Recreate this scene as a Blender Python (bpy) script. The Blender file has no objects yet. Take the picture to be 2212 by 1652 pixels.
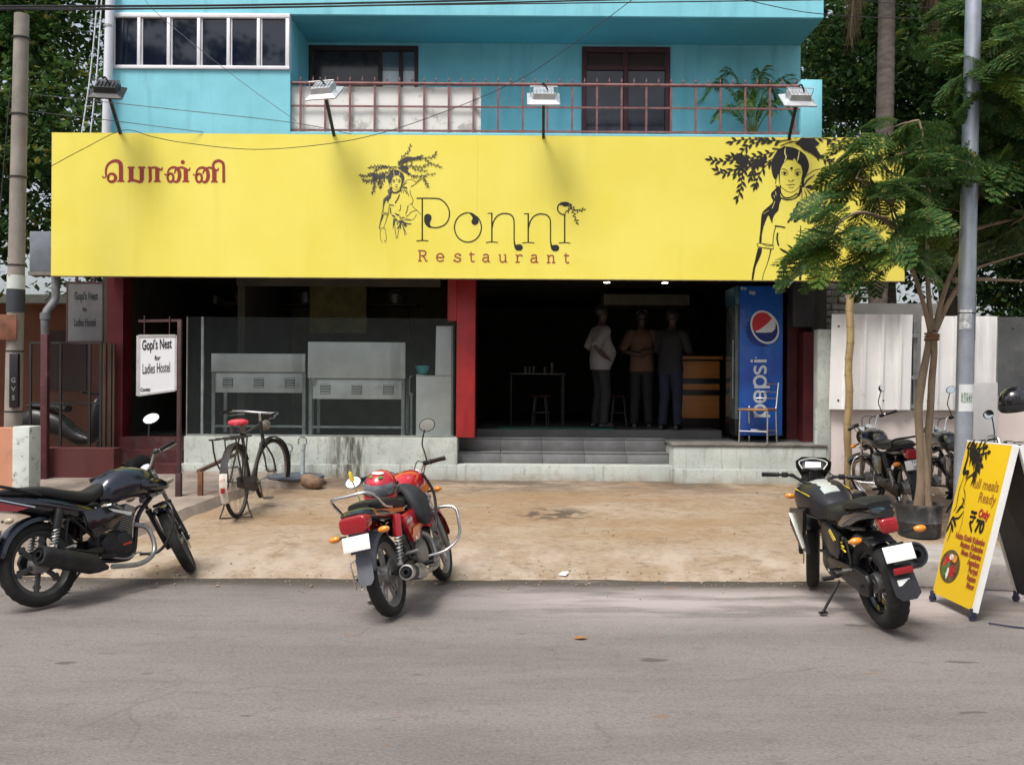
import bpy, bmesh, math, random
from mathutils import Vector, Matrix
V = Vector
R = math.radians
PI = math.pi
random.seed(11)
sc = bpy.context.scene
COL = sc.collection

# ------------------------------------------------------------------ camera
CAM_H = 1.7
ROLL = R(0.37)
FPX = 2035.0          # focal length in units of a 2212 px wide picture
cam_data = bpy.data.cameras.new('camera')
cam_data.sensor_width = 36.0
cam_data.lens = 36.0 * FPX / 2212.0
cam_data.clip_start = 0.05
cam_data.clip_end = 3000
cam = bpy.data.objects.new('camera', cam_data)
COL.objects.link(cam)
cam.location = (0, 0, CAM_H)
cam.rotation_euler = (R(90), -ROLL, 0)
sc.camera = cam

# ------------------------------------------------------------------ world, sun, exposure
SUN_EL, SUN_AZ = 60.0, -148.0     # azimuth of the place the sun stands at, clockwise from +Y
world = bpy.data.worlds.new('World')
sc.world = world
world.use_nodes = True
wn = world.node_tree
bg = wn.nodes['Background']
sky = wn.nodes.new('ShaderNodeTexSky')
sky.sky_type = 'NISHITA'
sky.sun_disc = False
sky.sun_elevation = R(SUN_EL)
sky.sun_rotation = R(SUN_AZ)
sky.air_density = 1.0
sky.dust_density = 4.0
sky.ozone_density = 0.6
hz = wn.nodes.new('ShaderNodeHueSaturation')      # bright hazy cloud cover: the blue is washed out
hz.inputs['Saturation'].default_value = 0.45
wn.links.new(sky.outputs[0], hz.inputs['Color'])
wn.links.new(hz.outputs[0], bg.inputs[0])
bg.inputs[1].default_value = 0.095
sd = bpy.data.lights.new('sun', 'SUN')
sd.energy = 1.5
sd.angle = R(20.0)
sd.color = (1.0, 0.95, 0.88)
sun = bpy.data.objects.new('sun', sd)
COL.objects.link(sun)
az, el = R(SUN_AZ), R(SUN_EL)
sdir = V((math.sin(az) * math.cos(el), math.cos(az) * math.cos(el), math.sin(el)))
sun.rotation_euler = (-sdir).to_track_quat('-Z', 'Y').to_euler()
sun.location = sdir * 40
sc.view_settings.view_transform = 'Standard'
sc.view_settings.look = 'None'
sc.view_settings.exposure = 1.02
sc.view_settings.gamma = 1.0
sc.view_settings.use_curve_mapping = False
sc.cycles.max_bounces = 8
sc.cycles.transparent_max_bounces = 16
sc.cycles.use_denoising = True

# ------------------------------------------------------------------ placing helpers
_ca, _sa = math.cos(ROLL), math.sin(ROLL)
def P(u, v, D):
    dx, dy = u - 1106.0, 826.0 - v
    return V(((dx * _ca - dy * _sa) * D / FPX, D, CAM_H + (dx * _sa + dy * _ca) * D / FPX))
def PX(u, D): return (u - 1106.0) * D / FPX
def gz(y):
    if y < 8.16: return 0.0
    return 0.09 * (min(y, 12.6) - 8.16)

# ------------------------------------------------------------------ materials
MATS = {}
def _lerp(c, k): return tuple(max(0, min(1, x * k)) for x in c)
def mat(name, col, rough=0.6, metal=0.0, var=0.15, scale=6.0, col2=None, bump=0.0, bscale=60.0, spec=0.5,
        streak=None, dirt=None, trans=0.0, emit=None, coat=0.0, stretch=(1, 1, 1), detail=6.0):
    """principled material; noise mixes two tones, optional vertical streaks / dirt patches, fine bump"""
    m = bpy.data.materials.new(name); m.use_nodes = True
    nt = m.node_tree; n = nt.nodes; L = nt.links.new
    b = n['Principled BSDF']
    b.inputs['Roughness'].default_value = rough
    b.inputs['Metallic'].default_value = metal
    b.inputs['Specular IOR Level'].default_value = spec
    b.inputs['Coat Weight'].default_value = coat
    b.inputs['Coat Roughness'].default_value = 0.06
    tc = n.new('ShaderNodeTexCoord'); mp = n.new('ShaderNodeMapping')
    L(tc.outputs['Object'], mp.inputs[0]); mp.inputs['Scale'].default_value = stretch
    def noise_(s, d=detail, src=mp, r=0.6):
        t = n.new('ShaderNodeTexNoise'); t.inputs['Scale'].default_value = s; t.inputs['Detail'].default_value = d
        t.inputs['Roughness'].default_value = r
        L(src.outputs[0], t.inputs['Vector']); return t.outputs['Fac']
    def ramp(f, a, b_):
        r = n.new('ShaderNodeMapRange'); L(f, r.inputs[0]); r.inputs[1].default_value = a; r.inputs[2].default_value = b_
        r.interpolation_type = 'SMOOTHSTEP'; return r.outputs[0]
    def mix(f, c1, c2):
        x = n.new('ShaderNodeMix'); x.data_type = 'RGBA'
        if isinstance(f, float): x.inputs[0].default_value = f
        else: L(f, x.inputs[0])
        for i, c in ((6, c1), (7, c2)):
            if isinstance(c, tuple): x.inputs[i].default_value = (*c[:3], 1)
            else: L(c, x.inputs[i])
        return x.outputs[2]
    out = mix(ramp(noise_(scale), 0.3, 0.7), _lerp(col, 1 - var), col2 if col2 else _lerp(col, 1 + var))
    if streak:
        sc_, lo, hi, amt = streak[0], streak[1], streak[2], streak[4]
        mp2 = n.new('ShaderNodeMapping'); L(tc.outputs['Object'], mp2.inputs[0]); mp2.inputs['Scale'].default_value = (1, 1, 0.12)
        f = ramp(noise_(sc_, 5, mp2), lo, hi)
        mm = n.new('ShaderNodeMath'); mm.operation = 'MULTIPLY'; L(f, mm.inputs[0]); mm.inputs[1].default_value = amt
        out = mix(mm.outputs[0], out, streak[3])
    if dirt:
        f = ramp(noise_(dirt[0], 8, mp, 0.7), dirt[1], dirt[2])
        mm = n.new('ShaderNodeMath'); mm.operation = 'MULTIPLY'; L(f, mm.inputs[0]); mm.inputs[1].default_value = dirt[4]
        out = mix(mm.outputs[0], out, dirt[3])
    L(out, b.inputs['Base Color'])
    rr = n.new('ShaderNodeMapRange'); L(noise_(scale * 2.3), rr.inputs[0])
    rr.inputs[3].default_value = max(0.02, rough * 0.8); rr.inputs[4].default_value = min(1, rough * 1.2)
    L(rr.outputs[0], b.inputs['Roughness'])
    if bump:
        bp = n.new('ShaderNodeBump'); bp.inputs['Strength'].default_value = bump; bp.inputs['Distance'].default_value = 0.01
        L(noise_(bscale, 4), bp.inputs['Height']); L(bp.outputs[0], b.inputs['Normal'])
    if trans:
        b.inputs['Transmission Weight'].default_value = trans
    if emit:
        b.inputs['Emission Color'].default_value = (*emit[:3], 1); b.inputs['Emission Strength'].default_value = emit[3]
    MATS[name] = m
    return m
def leafmat(name, c1, c2, c3, rough=0.5, tl=0.35):
    """leaf: tone varies between faces (random per island), some light passes through"""
    m = bpy.data.materials.new(name); m.use_nodes = True
    nt = m.node_tree; n = nt.nodes; L = nt.links.new
    b = n['Principled BSDF']; b.inputs['Roughness'].default_value = rough; b.inputs['Specular IOR Level'].default_value = 0.25
    g = n.new('ShaderNodeNewGeometry'); r = n.new('ShaderNodeValToRGB')
    oi = n.new('ShaderNodeObjectInfo'); a = n.new('ShaderNodeMath'); a.operation = 'ADD'; fr = n.new('ShaderNodeMath'); fr.operation = 'FRACT'
    L(g.outputs['Random Per Island'], a.inputs[0]); L(oi.outputs['Random'], a.inputs[1]); L(a.outputs[0], fr.inputs[0])
    L(fr.outputs[0], r.inputs[0])
    e = r.color_ramp.elements; e[0].color = (*c1, 1); e[1].color = (*c2, 1); e[1].position = 0.9
    x = e.new(0.97); x.color = (*c3, 1)
    L(r.outputs[0], b.inputs['Base Color'])
    t = n.new('ShaderNodeBsdfTranslucent'); L(r.outputs[0], t.inputs[0])
    ms = n.new('ShaderNodeMixShader'); ms.inputs[0].default_value = tl
    L(b.outputs[0], ms.inputs[1]); L(t.outputs[0], ms.inputs[2]); L(ms.outputs[0], n['Material Output'].inputs[0])
    return m

# ------------------------------------------------------------------ mesh helpers
WM = {}
def catmull(pts, n):
    pts = [V(p) for p in pts]
    if len(pts) < 3 or n < 2: return pts
    out = []
    for i in range(len(pts) - 1):
        p0 = pts[i - 1] if i else pts[0] * 2 - pts[1]
        p1, p2 = pts[i], pts[i + 1]
        p3 = pts[i + 2] if i + 2 < len(pts) else pts[-1] * 2 - pts[-2]
        for k in range(n):
            t = k / n
            out.append(0.5 * ((2 * p1) + (p2 - p0) * t + (2 * p0 - 5 * p1 + 4 * p2 - p3) * t * t + (3 * p1 - p0 - 3 * p2 + p3) * t ** 3))
    out.append(pts[-1])
    return out
class MB:
    """collects shapes into one bmesh; build() links them as ONE mesh object"""
    def __init__(s, M=None): s.bm = bmesh.new(); s.M = M
    def _f(s, vs):
        try: return s.bm.faces.new(vs)
        except ValueError: return None
    def box(s, c, size, rot=None, bev=0.0):
        m = Matrix.Translation(V(c)) @ (rot.to_4x4() if rot else Matrix.Identity(4)) @ Matrix.Diagonal((*size, 1))
        r = bmesh.ops.create_cube(s.bm, size=1.0, matrix=m)
        if bev:
            es = list({e for v in r['verts'] for e in v.link_edges})
            bmesh.ops.bevel(s.bm, geom=es, offset=min(bev, min(size) * 0.45), segments=2, profile=0.5, affect='EDGES')
        return s
    def box2(s, a, b, bev=0.0):
        a, b = V(a), V(b)
        return s.box((a + b) / 2, [max(abs(x), 1e-4) for x in (b - a)], None, bev)
    def bar(s, a, b, w, h, up=(0, 0, 1), bev=0.0):
        a, b = V(a), V(b); d = b - a; x = d.normalized(); u = V(up)
        y = u.cross(x)
        if y.length < 1e-4: y = V((0, 1, 0)).cross(x)
        y.normalize(); z = x.cross(y)
        rot = Matrix((x, y, z)).transposed()
        return s.box((a + b) / 2, (d.length, w, h), rot, bev)
    def tube(s, pts, r, seg=8, n=1, cap=True, closed=False):
        pts = [V(p) for p in pts]
        k = len(pts)
        rs = list(r) if isinstance(r, (list, tuple)) else [r] * k
        if n > 1:
            rs = [q.x for q in catmull([V((x, 0, 0)) for x in rs], n)] if k > 2 else rs
            pts = catmull(pts, n)
        k = len(pts)
        ref = None; rings = []
        for i, p in enumerate(pts):
            if closed: t = pts[(i + 1) % k] - pts[i - 1]
            else: t = pts[min(i + 1, k - 1)] - pts[max(i - 1, 0)]
            if t.length < 1e-9: t = V((0, 0, 1))
            t.normalize()
            if ref is None:
                ref = V((0, 0, 1)) if abs(t.z) < 0.9 else V((1, 0, 0))
            x = (ref - t * ref.dot(t))
            if x.length < 1e-6: x = t.orthogonal()
            x.normalize(); y = t.cross(x); ref = x
            rings.append([s.bm.verts.new(p + (x * math.cos(2 * PI * j / seg) + y * math.sin(2 * PI * j / seg)) * rs[i]) for j in range(seg)])
        for i in range(k if closed else k - 1):
            a, b = rings[i], rings[(i + 1) % k]
            for j in range(seg): s._f((a[j], a[(j + 1) % seg], b[(j + 1) % seg], b[j]))
        if cap and not closed:
            s._f(rings[0][::-1]); s._f(rings[-1])
        return s
    def lathe(s, prof, c=(0, 0, 0), axis=(0, 0, 1), seg=24, a0=0.0, a1=2 * PI, scale=None):
        """prof: list of (radius, height along axis)"""
        c = V(c); z = V(axis).normalized(); x = z.orthogonal().normalized() if abs(z.y) < 0.99 else V((1, 0, 0)); y = z.cross(x)
        full = abs(a1 - a0 - 2 * PI) < 1e-6
        cnt = seg if full else seg + 1
        rings = []
        for r, h in prof:
            if r < 1e-5: rings.append([s.bm.verts.new(c + z * h)]); continue
            rings.append([s.bm.verts.new(c + z * h + (x * math.cos(a0 + (a1 - a0) * j / seg) + y * math.sin(a0 + (a1 - a0) * j / seg)) * r) for j in range(cnt)])
        for a, b in zip(rings, rings[1:]):
            for j in range(cnt if full else cnt - 1):
                j2 = (j + 1) % cnt
                if len(a) == 1 and len(b) == 1: continue
                if len(a) == 1: s._f((a[0], b[j2], b[j]))
                elif len(b) == 1: s._f((a[j], a[j2], b[0]))
                else: s._f((a[j], a[j2], b[j2], b[j]))
        return s
    def ell(s, c, r, seg=16, rings=8, rot=None):
        m = Matrix.Translation(V(c)) @ (rot.to_4x4() if rot else Matrix.Identity(4)) @ Matrix.Diagonal((*(r if isinstance(r, (tuple, list)) else (r, r, r)), 1))
        bmesh.ops.create_uvsphere(s.bm, u_segments=seg, v_segments=rings, radius=1.0, matrix=m)
        return s
    def rings(s, rr, cap=True, closed=False):
        vs = [[s.bm.verts.new(p) for p in r] for r in rr]
        for a, b in zip(vs, vs[1:] + ([vs[0]] if closed else [])):
            k = len(a)
            for j in range(k): s._f((a[j], a[(j + 1) % k], b[(j + 1) % k], b[j]))
        if cap and not closed: s._f(vs[0][::-1]); s._f(vs[-1])
        return s
    def loft(s, st, seg=20, n=4, axis='x', e=2.5, cap=True):
        """stations (pos, zc, half width, half height[, yc[, zflat]]) along an axis, superellipse sections"""
        q = [V((a[0], a[1], a[2], a[3])) for a in st]
        yc = [V((a[4] if len(a) > 4 else 0.0, 0, 0)) for a in st]
        q = catmull(q, n); yc = catmull(yc, n) if len(st) > 2 else yc
        rr = []
        for a, y0 in zip(q, yc):
            ring = []
            for j in range(seg):
                t = 2 * PI * j / seg
                c_, s_ = math.cos(t), math.sin(t)
                yy = math.copysign(abs(c_) ** (2 / e), c_) * max(a[2], 1e-4) + y0[0]
                zz = math.copysign(abs(s_) ** (2 / e), s_) * max(a[3], 1e-4) + a[1]
                ring.append(V((a[0], yy, zz)) if axis == 'x' else (V((yy, a[0], zz)) if axis == 'y' else V((yy, zz, a[0]))))
            rr.append(ring)
        return s.rings(rr, cap)
    def prism(s, pts, d, bev=0.0):
        """planar polygon pushed along vector d"""
        d = V(d)
        a = [s.bm.verts.new(V(p)) for p in pts]; b = [s.bm.verts.new(V(p) + d) for p in pts]
        k = len(a)
        fs = [s._f(a[::-1]), s._f(b)] + [s._f((a[j], a[(j + 1) % k], b[(j + 1) % k], b[j])) for j in range(k)]
        if bev:
            es = list({e for v in a + b for e in v.link_edges})
            bmesh.ops.bevel(s.bm, geom=es, offset=bev, segments=2, profile=0.5, affect='EDGES')
        return s
    def quad(s, a, b, c, d): s._f([s.bm.verts.new(V(p)) for p in (a, b, c, d)]); return s
    def poly(s, pts): s._f([s.bm.verts.new(V(p)) for p in pts]); return s
    def build(s, name, material, parent=None, w=True, smooth=True, ang=38, tri=False):
        bm = s.bm
        if s.M is not None: bmesh.ops.transform(bm, matrix=s.M, verts=bm.verts)
        if parent is not None and w and parent in WM: bmesh.ops.transform(bm, matrix=WM[parent], verts=bm.verts)
        if tri: bmesh.ops.triangulate(bm, faces=bm.faces)
        bmesh.ops.recalc_face_normals(bm, faces=bm.faces)
        if smooth:
            for f in bm.faces: f.smooth = True
            lim = R(ang)
            for e_ in bm.edges:
                if len(e_.link_faces) == 2 and e_.calc_face_angle(0) > lim: e_.smooth = False
        me = bpy.data.meshes.new(name); bm.to_mesh(me); bm.free()
        if material is not None: me.materials.append(material)
        o = bpy.data.objects.new(name, me); COL.objects.link(o)
        if parent is not None:
            o.parent = parent
            if parent in WM: WM[o] = WM[parent]
        return o
def thing(name, label, cat, loc=(0, 0, 0), rot=(0, 0, 0), group=None):
    o = bpy.data.objects.new(name, None); COL.objects.link(o)
    o.empty_display_size = 0.1
    o.location = loc; o.rotation_euler = rot
    o['label'] = label; o['category'] = cat
    if group: o['group'] = group
    WM[o] = Matrix.Translation(-V(loc))
    return o
def tag(o, label, cat, group=None):
    o['label'] = label; o['category'] = cat
    if group: o['group'] = group
    return o
def kind(o, k='structure'): o['kind'] = k; return o
def dup(o, loc=None, parent=None, rot=None, scale=None):
    c = o.copy(); COL.objects.link(c)
    if parent is not None: c.parent = parent
    if loc is not None: c.location = loc
    if rot is not None: c.rotation_euler = rot
    if scale is not None: c.scale = scale
    return c
def dup_tree(o, parent=None):
    c = dup(o, parent=parent)
    for ch in list(o.children): dup_tree(ch, c)
    return c
_tc = [0]
def text_bm(body, size, bold=0.0, align='LEFT', sx=1.0, shear=0.0, space=1.0):
    """flat lettering mesh in the xy plane (built-in font)"""
    cu = bpy.data.curves.new('t', 'FONT'); cu.body = body; cu.size = size; cu.offset = bold; cu.align_x = align
    cu.shear = shear; cu.space_character = space; cu.resolution_u = 3
    o = bpy.data.objects.new('t', cu); COL.objects.link(o)
    bpy.context.view_layer.update()
    me = o.evaluated_get(bpy.context.evaluated_depsgraph_get()).to_mesh()
    vs = [V((v.co.x * sx, v.co.y, 0)) for v in me.vertices]; fs = [tuple(p.vertices) for p in me.polygons]
    o.to_mesh_clear(); bpy.data.objects.remove(o); bpy.data.curves.remove(cu)
    return vs, fs
def lettering(name, body, size, origin, ux, uy, material, parent, bold=0.0, align='LEFT', sx=1.0, lift=0.003, space=1.0):
    """letters laid on a surface: ux to the reader's right, uy up"""
    ux, uy = V(ux).normalized(), V(uy).normalized(); nn = ux.cross(uy)
    vs, fs = text_bm(body, size, bold, align, sx, 0, space)
    mb = MB(); q = [mb.bm.verts.new(V(origin) + ux * v.x + uy * v.y + nn * lift) for v in vs]
    for f in fs: mb._f([q[i] for i in f])
    return mb.build(name, material, parent, smooth=False)
class Ink(MB):
    """flat print: strokes and filled shapes mapped to a surface by fn(x, y, lift)"""
    def __init__(s, fn, lift=0.003): MB.__init__(s); s.fn = fn; s.l = lift; s.k = 0
    def _lift(s): s.k += 1; return s.l + s.k * 0.00002
    def fill(s, pts, n=3, closed=True):
        p = [V((a[0], a[1], 0)) for a in pts]
        if n > 1: p = catmull(p + [p[0]], n)[:-1]
        l = s._lift(); s.poly([s.fn(a.x, a.y, l) for a in p]); return s
    def stroke(s, pts, w, n=4, taper=0.0):
        p = [V((a[0], a[1], 0)) for a in pts]; k = len(p)
        ws = list(w) if isinstance(w, (list, tuple)) else [w] * k
        if n > 1 and k > 2:
            ws = [a.x for a in catmull([V((x, 0, 0)) for x in ws], n)]; p = catmull(p, n)
        k = len(p); l = s._lift(); prev = None
        for i in range(k):
            t = p[min(i + 1, k - 1)] - p[max(i - 1, 0)]
            t = t.normalized() if t.length > 1e-6 else V((1, 0, 0))
            q = V((-t.y, t.x, 0)); f = ws[i] / 2
            if taper: f *= max(0.12, 1 - taper * abs(2 * i / (k - 1) - 1) ** 2)
            a, b = p[i] + q * f, p[i] - q * f
            va, vb = s.bm.verts.new(s.fn(a.x, a.y, l)), s.bm.verts.new(s.fn(b.x, b.y, l))
            if prev: s._f((prev[0], prev[1], vb, va))
            prev = (va, vb)
        return s
    def dot(s, x, y, r, ry=None, seg=18):
        l = s._lift(); ry = ry or r
        s.poly([s.fn(x + r * math.cos(2 * PI * i / seg), y + ry * math.sin(2 * PI * i / seg), l) for i in range(seg)]); return s
    def leaf(s, x, y, ang, ln, w):
        d = V((math.cos(ang), math.sin(ang), 0)); q = V((-d.y, d.x, 0)); o = V((x, y, 0))
        pts = [o, o + d * ln * .3 + q * w * .42, o + d * ln * .6 + q * w * .4, o + d * ln, o + d * ln * .6 - q * w * .4, o + d * ln * .3 - q * w * .42]
        l = s._lift(); s.poly([s.fn(a.x, a.y, l) for a in pts]); return s
    def sprig(s, path, nl, ln, lw, w=6, seed=1):
        rnd = random.Random(seed); s.stroke(path, w, 4)
        p = catmull([V((a[0], a[1], 0)) for a in path], 8)
        for i in range(nl):
            k = min(len(p) - 2, int((i + 0.6) / nl * (len(p) - 1))); t = p[k + 1] - p[k]
            a = math.atan2(t.y, t.x) + (0.75 if i % 2 else -0.75) * rnd.uniform(.7, 1.2)
            s.leaf(p[k].x, p[k].y, a, ln * rnd.uniform(.8, 1.15), lw)
        t = p[-1] - p[-2]; s.leaf(p[-1].x, p[-1].y, math.atan2(t.y, t.x), ln, lw)
        return s

# ------------------------------------------------------------------ ground materials
class NG:
    def __init__(s, name, rough=0.9):
        s.m = bpy.data.materials.new(name); s.m.use_nodes = True; s.nt = s.m.node_tree; s.n = s.nt.nodes
        s.b = s.n['Principled BSDF']; s.b.inputs['Roughness'].default_value = rough
        s.b.inputs['Specular IOR Level'].default_value = 0.25
        g = s.n.new('ShaderNodeTexCoord'); s.pos = g.outputs['Object']
        x = s.n.new('ShaderNodeSeparateXYZ'); s.L(s.pos, x.inputs[0]); s.x, s.y, s.z = x.outputs
    def L(s, a, b): s.nt.links.new(a, b)
    def noise(s, scale, detail=6, stretch=None, r=0.6, off=(0, 0, 0)):
        t = s.n.new('ShaderNodeTexNoise'); t.inputs['Scale'].default_value = scale; t.inputs['Detail'].default_value = detail; t.inputs['Roughness'].default_value = r
        mp = s.n.new('ShaderNodeMapping'); s.L(s.pos, mp.inputs[0]); mp.inputs['Scale'].default_value = stretch or (1, 1, 1); mp.inputs['Location'].default_value = off
        s.L(mp.outputs[0], t.inputs['Vector']); return t.outputs['Fac']
    def vor(s, scale, feat='F1', off=(0, 0, 0)):
        t = s.n.new('ShaderNodeTexVoronoi'); t.feature = feat; t.inputs['Scale'].default_value = scale
        mp = s.n.new('ShaderNodeMapping'); s.L(s.pos, mp.inputs[0]); mp.inputs['Location'].default_value = off
        nz = s.n.new('ShaderNodeTexNoise'); nz.inputs['Scale'].default_value = scale * 2.5; s.L(mp.outputs[0], nz.inputs['Vector'])
        a = s.n.new('ShaderNodeVectorMath'); a.operation = 'MULTIPLY_ADD'; s.L(nz.outputs['Color'], a.inputs[0]); a.inputs[1].default_value = (0.35 / scale,) * 3; s.L(mp.outputs[0], a.inputs[2])
        s.L(a.outputs[0], t.inputs['Vector']); return t.outputs['Distance']
    def rng(s, f, a, b, c=0.0, d=1.0):
        r = s.n.new('ShaderNodeMapRange'); r.interpolation_type = 'SMOOTHSTEP'; s.L(f, r.inputs[0])
        for i, v in enumerate((a, b, c, d)): r.inputs[i + 1].default_value = v
        return r.outputs[0]
    def mth(s, op, a, b):
        m = s.n.new('ShaderNodeMath'); m.operation = op
        for i, v in enumerate((a, b)):
            if isinstance(v, (int, float)): m.inputs[i].default_value = v
            else: s.L(v, m.inputs[i])
        return m.outputs[0]
    def mix(s, f, a, b, blend='MIX'):
        x = s.n.new('ShaderNodeMix'); x.data_type = 'RGBA'; x.blend_type = blend
        if isinstance(f, (int, float)): x.inputs[0].default_value = f
        else: s.L(f, x.inputs[0])
        for i, c in ((6, a), (7, b)):
            if isinstance(c, tuple): x.inputs[i].default_value = (*c[:3], 1)
            else: s.L(c, x.inputs[i])
        return x.outputs[2]
    def blob(s, cx, cy, rx, ry):
        dx = s.mth('DIVIDE', s.mth('SUBTRACT', s.x, cx), rx); dy = s.mth('DIVIDE', s.mth('SUBTRACT', s.y, cy), ry)
        d = s.mth('ADD', s.mth('MULTIPLY', dx, dx), s.mth('MULTIPLY', dy, dy))
        return s.rng(d, 1.0, 0.0)
    def done(s, col, bumps, strength=0.6, dist=0.01):
        s.L(col, s.b.inputs['Base Color'])
        h = bumps[0][0]; h = s.mth('MULTIPLY', h, bumps[0][1])
        for f, k in bumps[1:]: h = s.mth('ADD', h, s.mth('MULTIPLY', f, k))
        bp = s.n.new('ShaderNodeBump'); bp.inputs['Strength'].default_value = strength; bp.inputs['Distance'].default_value = dist
        s.L(h, bp.inputs['Height']); s.L(bp.outputs[0], s.b.inputs['Normal']); return s.m

def road_material():
    g = NG('asphalt', 0.88)
    grain = g.noise(170, 3, None, 0.75); mid = g.noise(9, 6, (0.6, 1.2, 1)); gr2 = g.noise(62, 4, (.7, 1.2, 1), .8); gr3 = g.noise(24, 5, (.6, 1.3, 1), .75); big = g.noise(0.7, 5, (0.6, 1.4, 1)); tr = g.noise(1.3, 6, (0.35, 1.5, 1), .7)
    c = g.mix(g.rng(big, .3, .7), (.165, .147, .138), (.25, .224, .211))
    c = g.mix(g.mth('MULTIPLY', g.rng(tr, .42, .62), .6), c, (.275, .246, .231))
    c = g.mix(g.mth('MULTIPLY', g.rng(mid, .52, .72), .5), c, (.115, .102, .094))
    c = g.mix(g.mth('MULTIPLY', g.rng(grain, .36, .62),   .55), c, (.27, .243, .232))
    c = g.mix(g.mth('MULTIPLY', g.rng(g.vor(210), .0, .3, 1, 0), .45), c, (.075, .068, .066))
    c = g.mix(g.mth('MULTIPLY', g.rng(gr2, .50, .66), .5), c, (.085, .074, .071))
    c = g.mix(g.mth('MULTIPLY', g.rng(gr2, .48, .34), .45), c, (.36, .32, .31))
    c = g.mix(g.mth('MULTIPLY', g.rng(gr3, .54, .70), .45), c, (.085, .074, .070))
    ch_ = g.rng(g.vor(38, off=(1, 3, 0)), .10, .05)
    c = g.mix(g.mth('MULTIPLY', ch_, g.rng(g.noise(7, 3), .5, .6)), c, (.42, .385, .365))
    ch2 = g.rng(g.vor(31, off=(4, 8, 0)), .11, .05)
    c = g.mix(g.mth('MULTIPLY', ch2, g.mth('MULTIPLY', g.rng(g.noise(6, 3, off=(5, 0, 0)), .5, .6), .8)), c, (.045, .04, .038))
    ck = g.rng(g.vor(.55, 'DISTANCE_TO_EDGE', (3.1, 1.4, 0)), .008, .002)
    c = g.mix(g.mth('MULTIPLY', ck, g.mth('MULTIPLY', g.rng(g.noise(.8, 3, off=(8, 2, 0)), .5, .58), .22)), c, (.08, .07, .066))
    # pale dust drifted along the edge of the forecourt, and a dark damp line right at the edge
    d = g.mth('MULTIPLY', g.rng(g.noise(1.6, 7, (.5, 1.6, 1), off=(3, 1, 0)), .36, .56), g.mth('MULTIPLY', g.rng(g.y, 6.3, 7.4), g.rng(g.y, 8.05, 7.7)))
    d = g.mth('MULTIPLY', d, g.rng(g.x, -1.2, .9))
    c = g.mix(g.mth('MULTIPLY', d, .9), c, (.46, .40, .39))
    e = g.mth('MULTIPLY', g.rng(g.y, 7.55, 8.0), g.rng(g.noise(2.2, 7, (.5, 1.5, 1), .7), .22, .50))
    c = g.mix(g.mth('MULTIPLY', e, .9), c, (.080, .066, .055))
    sp = g.rng(g.noise(2.6, 2, (1, 2.2, 1), .4, (7, 2, 0)), .71, .76)
    c = g.mix(g.mth('MULTIPLY', sp, .7), c, (.085, .07, .058))
    rt = g.rng(g.noise(3.7, 2, (1, 1.8, 1), .4, (1, 9, 0)), .745, .77)
    c = g.mix(g.mth('MULTIPLY', rt, .6), c, (.27, .15, .085))
    return g.done(c, [(grain, 1.0), (gr2, 1.2), (mid, .8)], .7, .010)
def apron_material():
    g = NG('dusty concrete', 0.92)
    grain = g.noise(120, 4, None, .7); mid = g.noise(6, 8, (1, 1.6, 1), .68); big = g.noise(.85, 6, (.7, 1.5, 1)); st = g.noise(2.0, 8, (.6, 1.6, 1), .72)
    c = g.mix(g.rng(big, .36, .64), (.30, .212, .132), (.335, .268, .195))
    c = g.mix(g.mth('MULTIPLY', g.rng(st, .47, .60), .75), c, (.38, .30, .225))
    c = g.mix(g.mth('MULTIPLY', g.rng(g.noise(1.9, 7, None, .7, (4, 4, 0)), .54, .66), .75), c, (.225, .15, .09))
    c = g.mix(g.mth('MULTIPLY', g.rng(mid, .50, .66), .6), c, (.15, .11, .078))
    c = g.mix(g.mth('MULTIPLY', g.rng(grain, .35, .7), .25), c, (.42, .355, .28))
    m2 = g.noise(19, 6, (.8, 1.4, 1), .75)
    c = g.mix(g.mth('MULTIPLY', g.rng(m2, .50, .66), .5), c, (.155, .105, .068))
    c = g.mix(g.mth('MULTIPLY', g.rng(m2, .47, .34), .35), c, (.42, .34, .25))
    o = g.mth('MULTIPLY', g.rng(g.y, 8.9, 10.2), g.rng(g.noise(.9, 6, (.6, 1.3, 1), .65, (3, 8, 0)), .42, .56))
    c = g.mix(g.mth('MULTIPLY', o, .5), c, (.265, .165, .085))
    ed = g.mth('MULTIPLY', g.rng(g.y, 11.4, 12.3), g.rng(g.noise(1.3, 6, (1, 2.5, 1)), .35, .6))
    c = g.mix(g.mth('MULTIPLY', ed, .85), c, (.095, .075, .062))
    # whitish worn concrete towards the road, oily patch in the middle
    w = g.mth('MULTIPLY', g.rng(g.y, 9.7, 8.5), g.rng(g.noise(2.2, 8, (1.2, .6, 1), .7, (2, 6, 0)), .43, .6))
    c = g.mix(g.mth('MULTIPLY', w, .6), c, (.47, .40, .335))
    b = g.mth('MULTIPLY', g.blob(.46, 10.55, .62, .42), g.rng(g.noise(5.5, 3, (1, 1.5, 1), .5, (0, 3, 0)), .47, .53))
    c = g.mix(g.mth('MULTIPLY', b, .9), c, (.085, .066, .05))
    tm = g.mth('MULTIPLY', g.blob(-.9, 9.0, 1.9, .8), g.rng(g.noise(3.0, 6, (1.4, .5, 1), .6, (9, 3, 0)), .45, .62))
    c = g.mix(g.mth('MULTIPLY', tm,   .55), c, (.27, .20, .15))
    cr = g.rng(g.vor(.75, 'DISTANCE_TO_EDGE', (2.2, .4, 0)), .012, .004)
    c = g.mix(g.mth('MULTIPLY', g.mth('MULTIPLY', cr, g.rng(big, .5, .6)), .35), c, (.16, .12, .09))
    return g.done(c, [(grain, .6), (mid, 1.2)], .6, .012)
M_road = road_material(); M_apron = apron_material()
M_soil = mat('bare soil', (.16, .115, .075), .95, scale=3, bump=.5, bscale=20)

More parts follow.
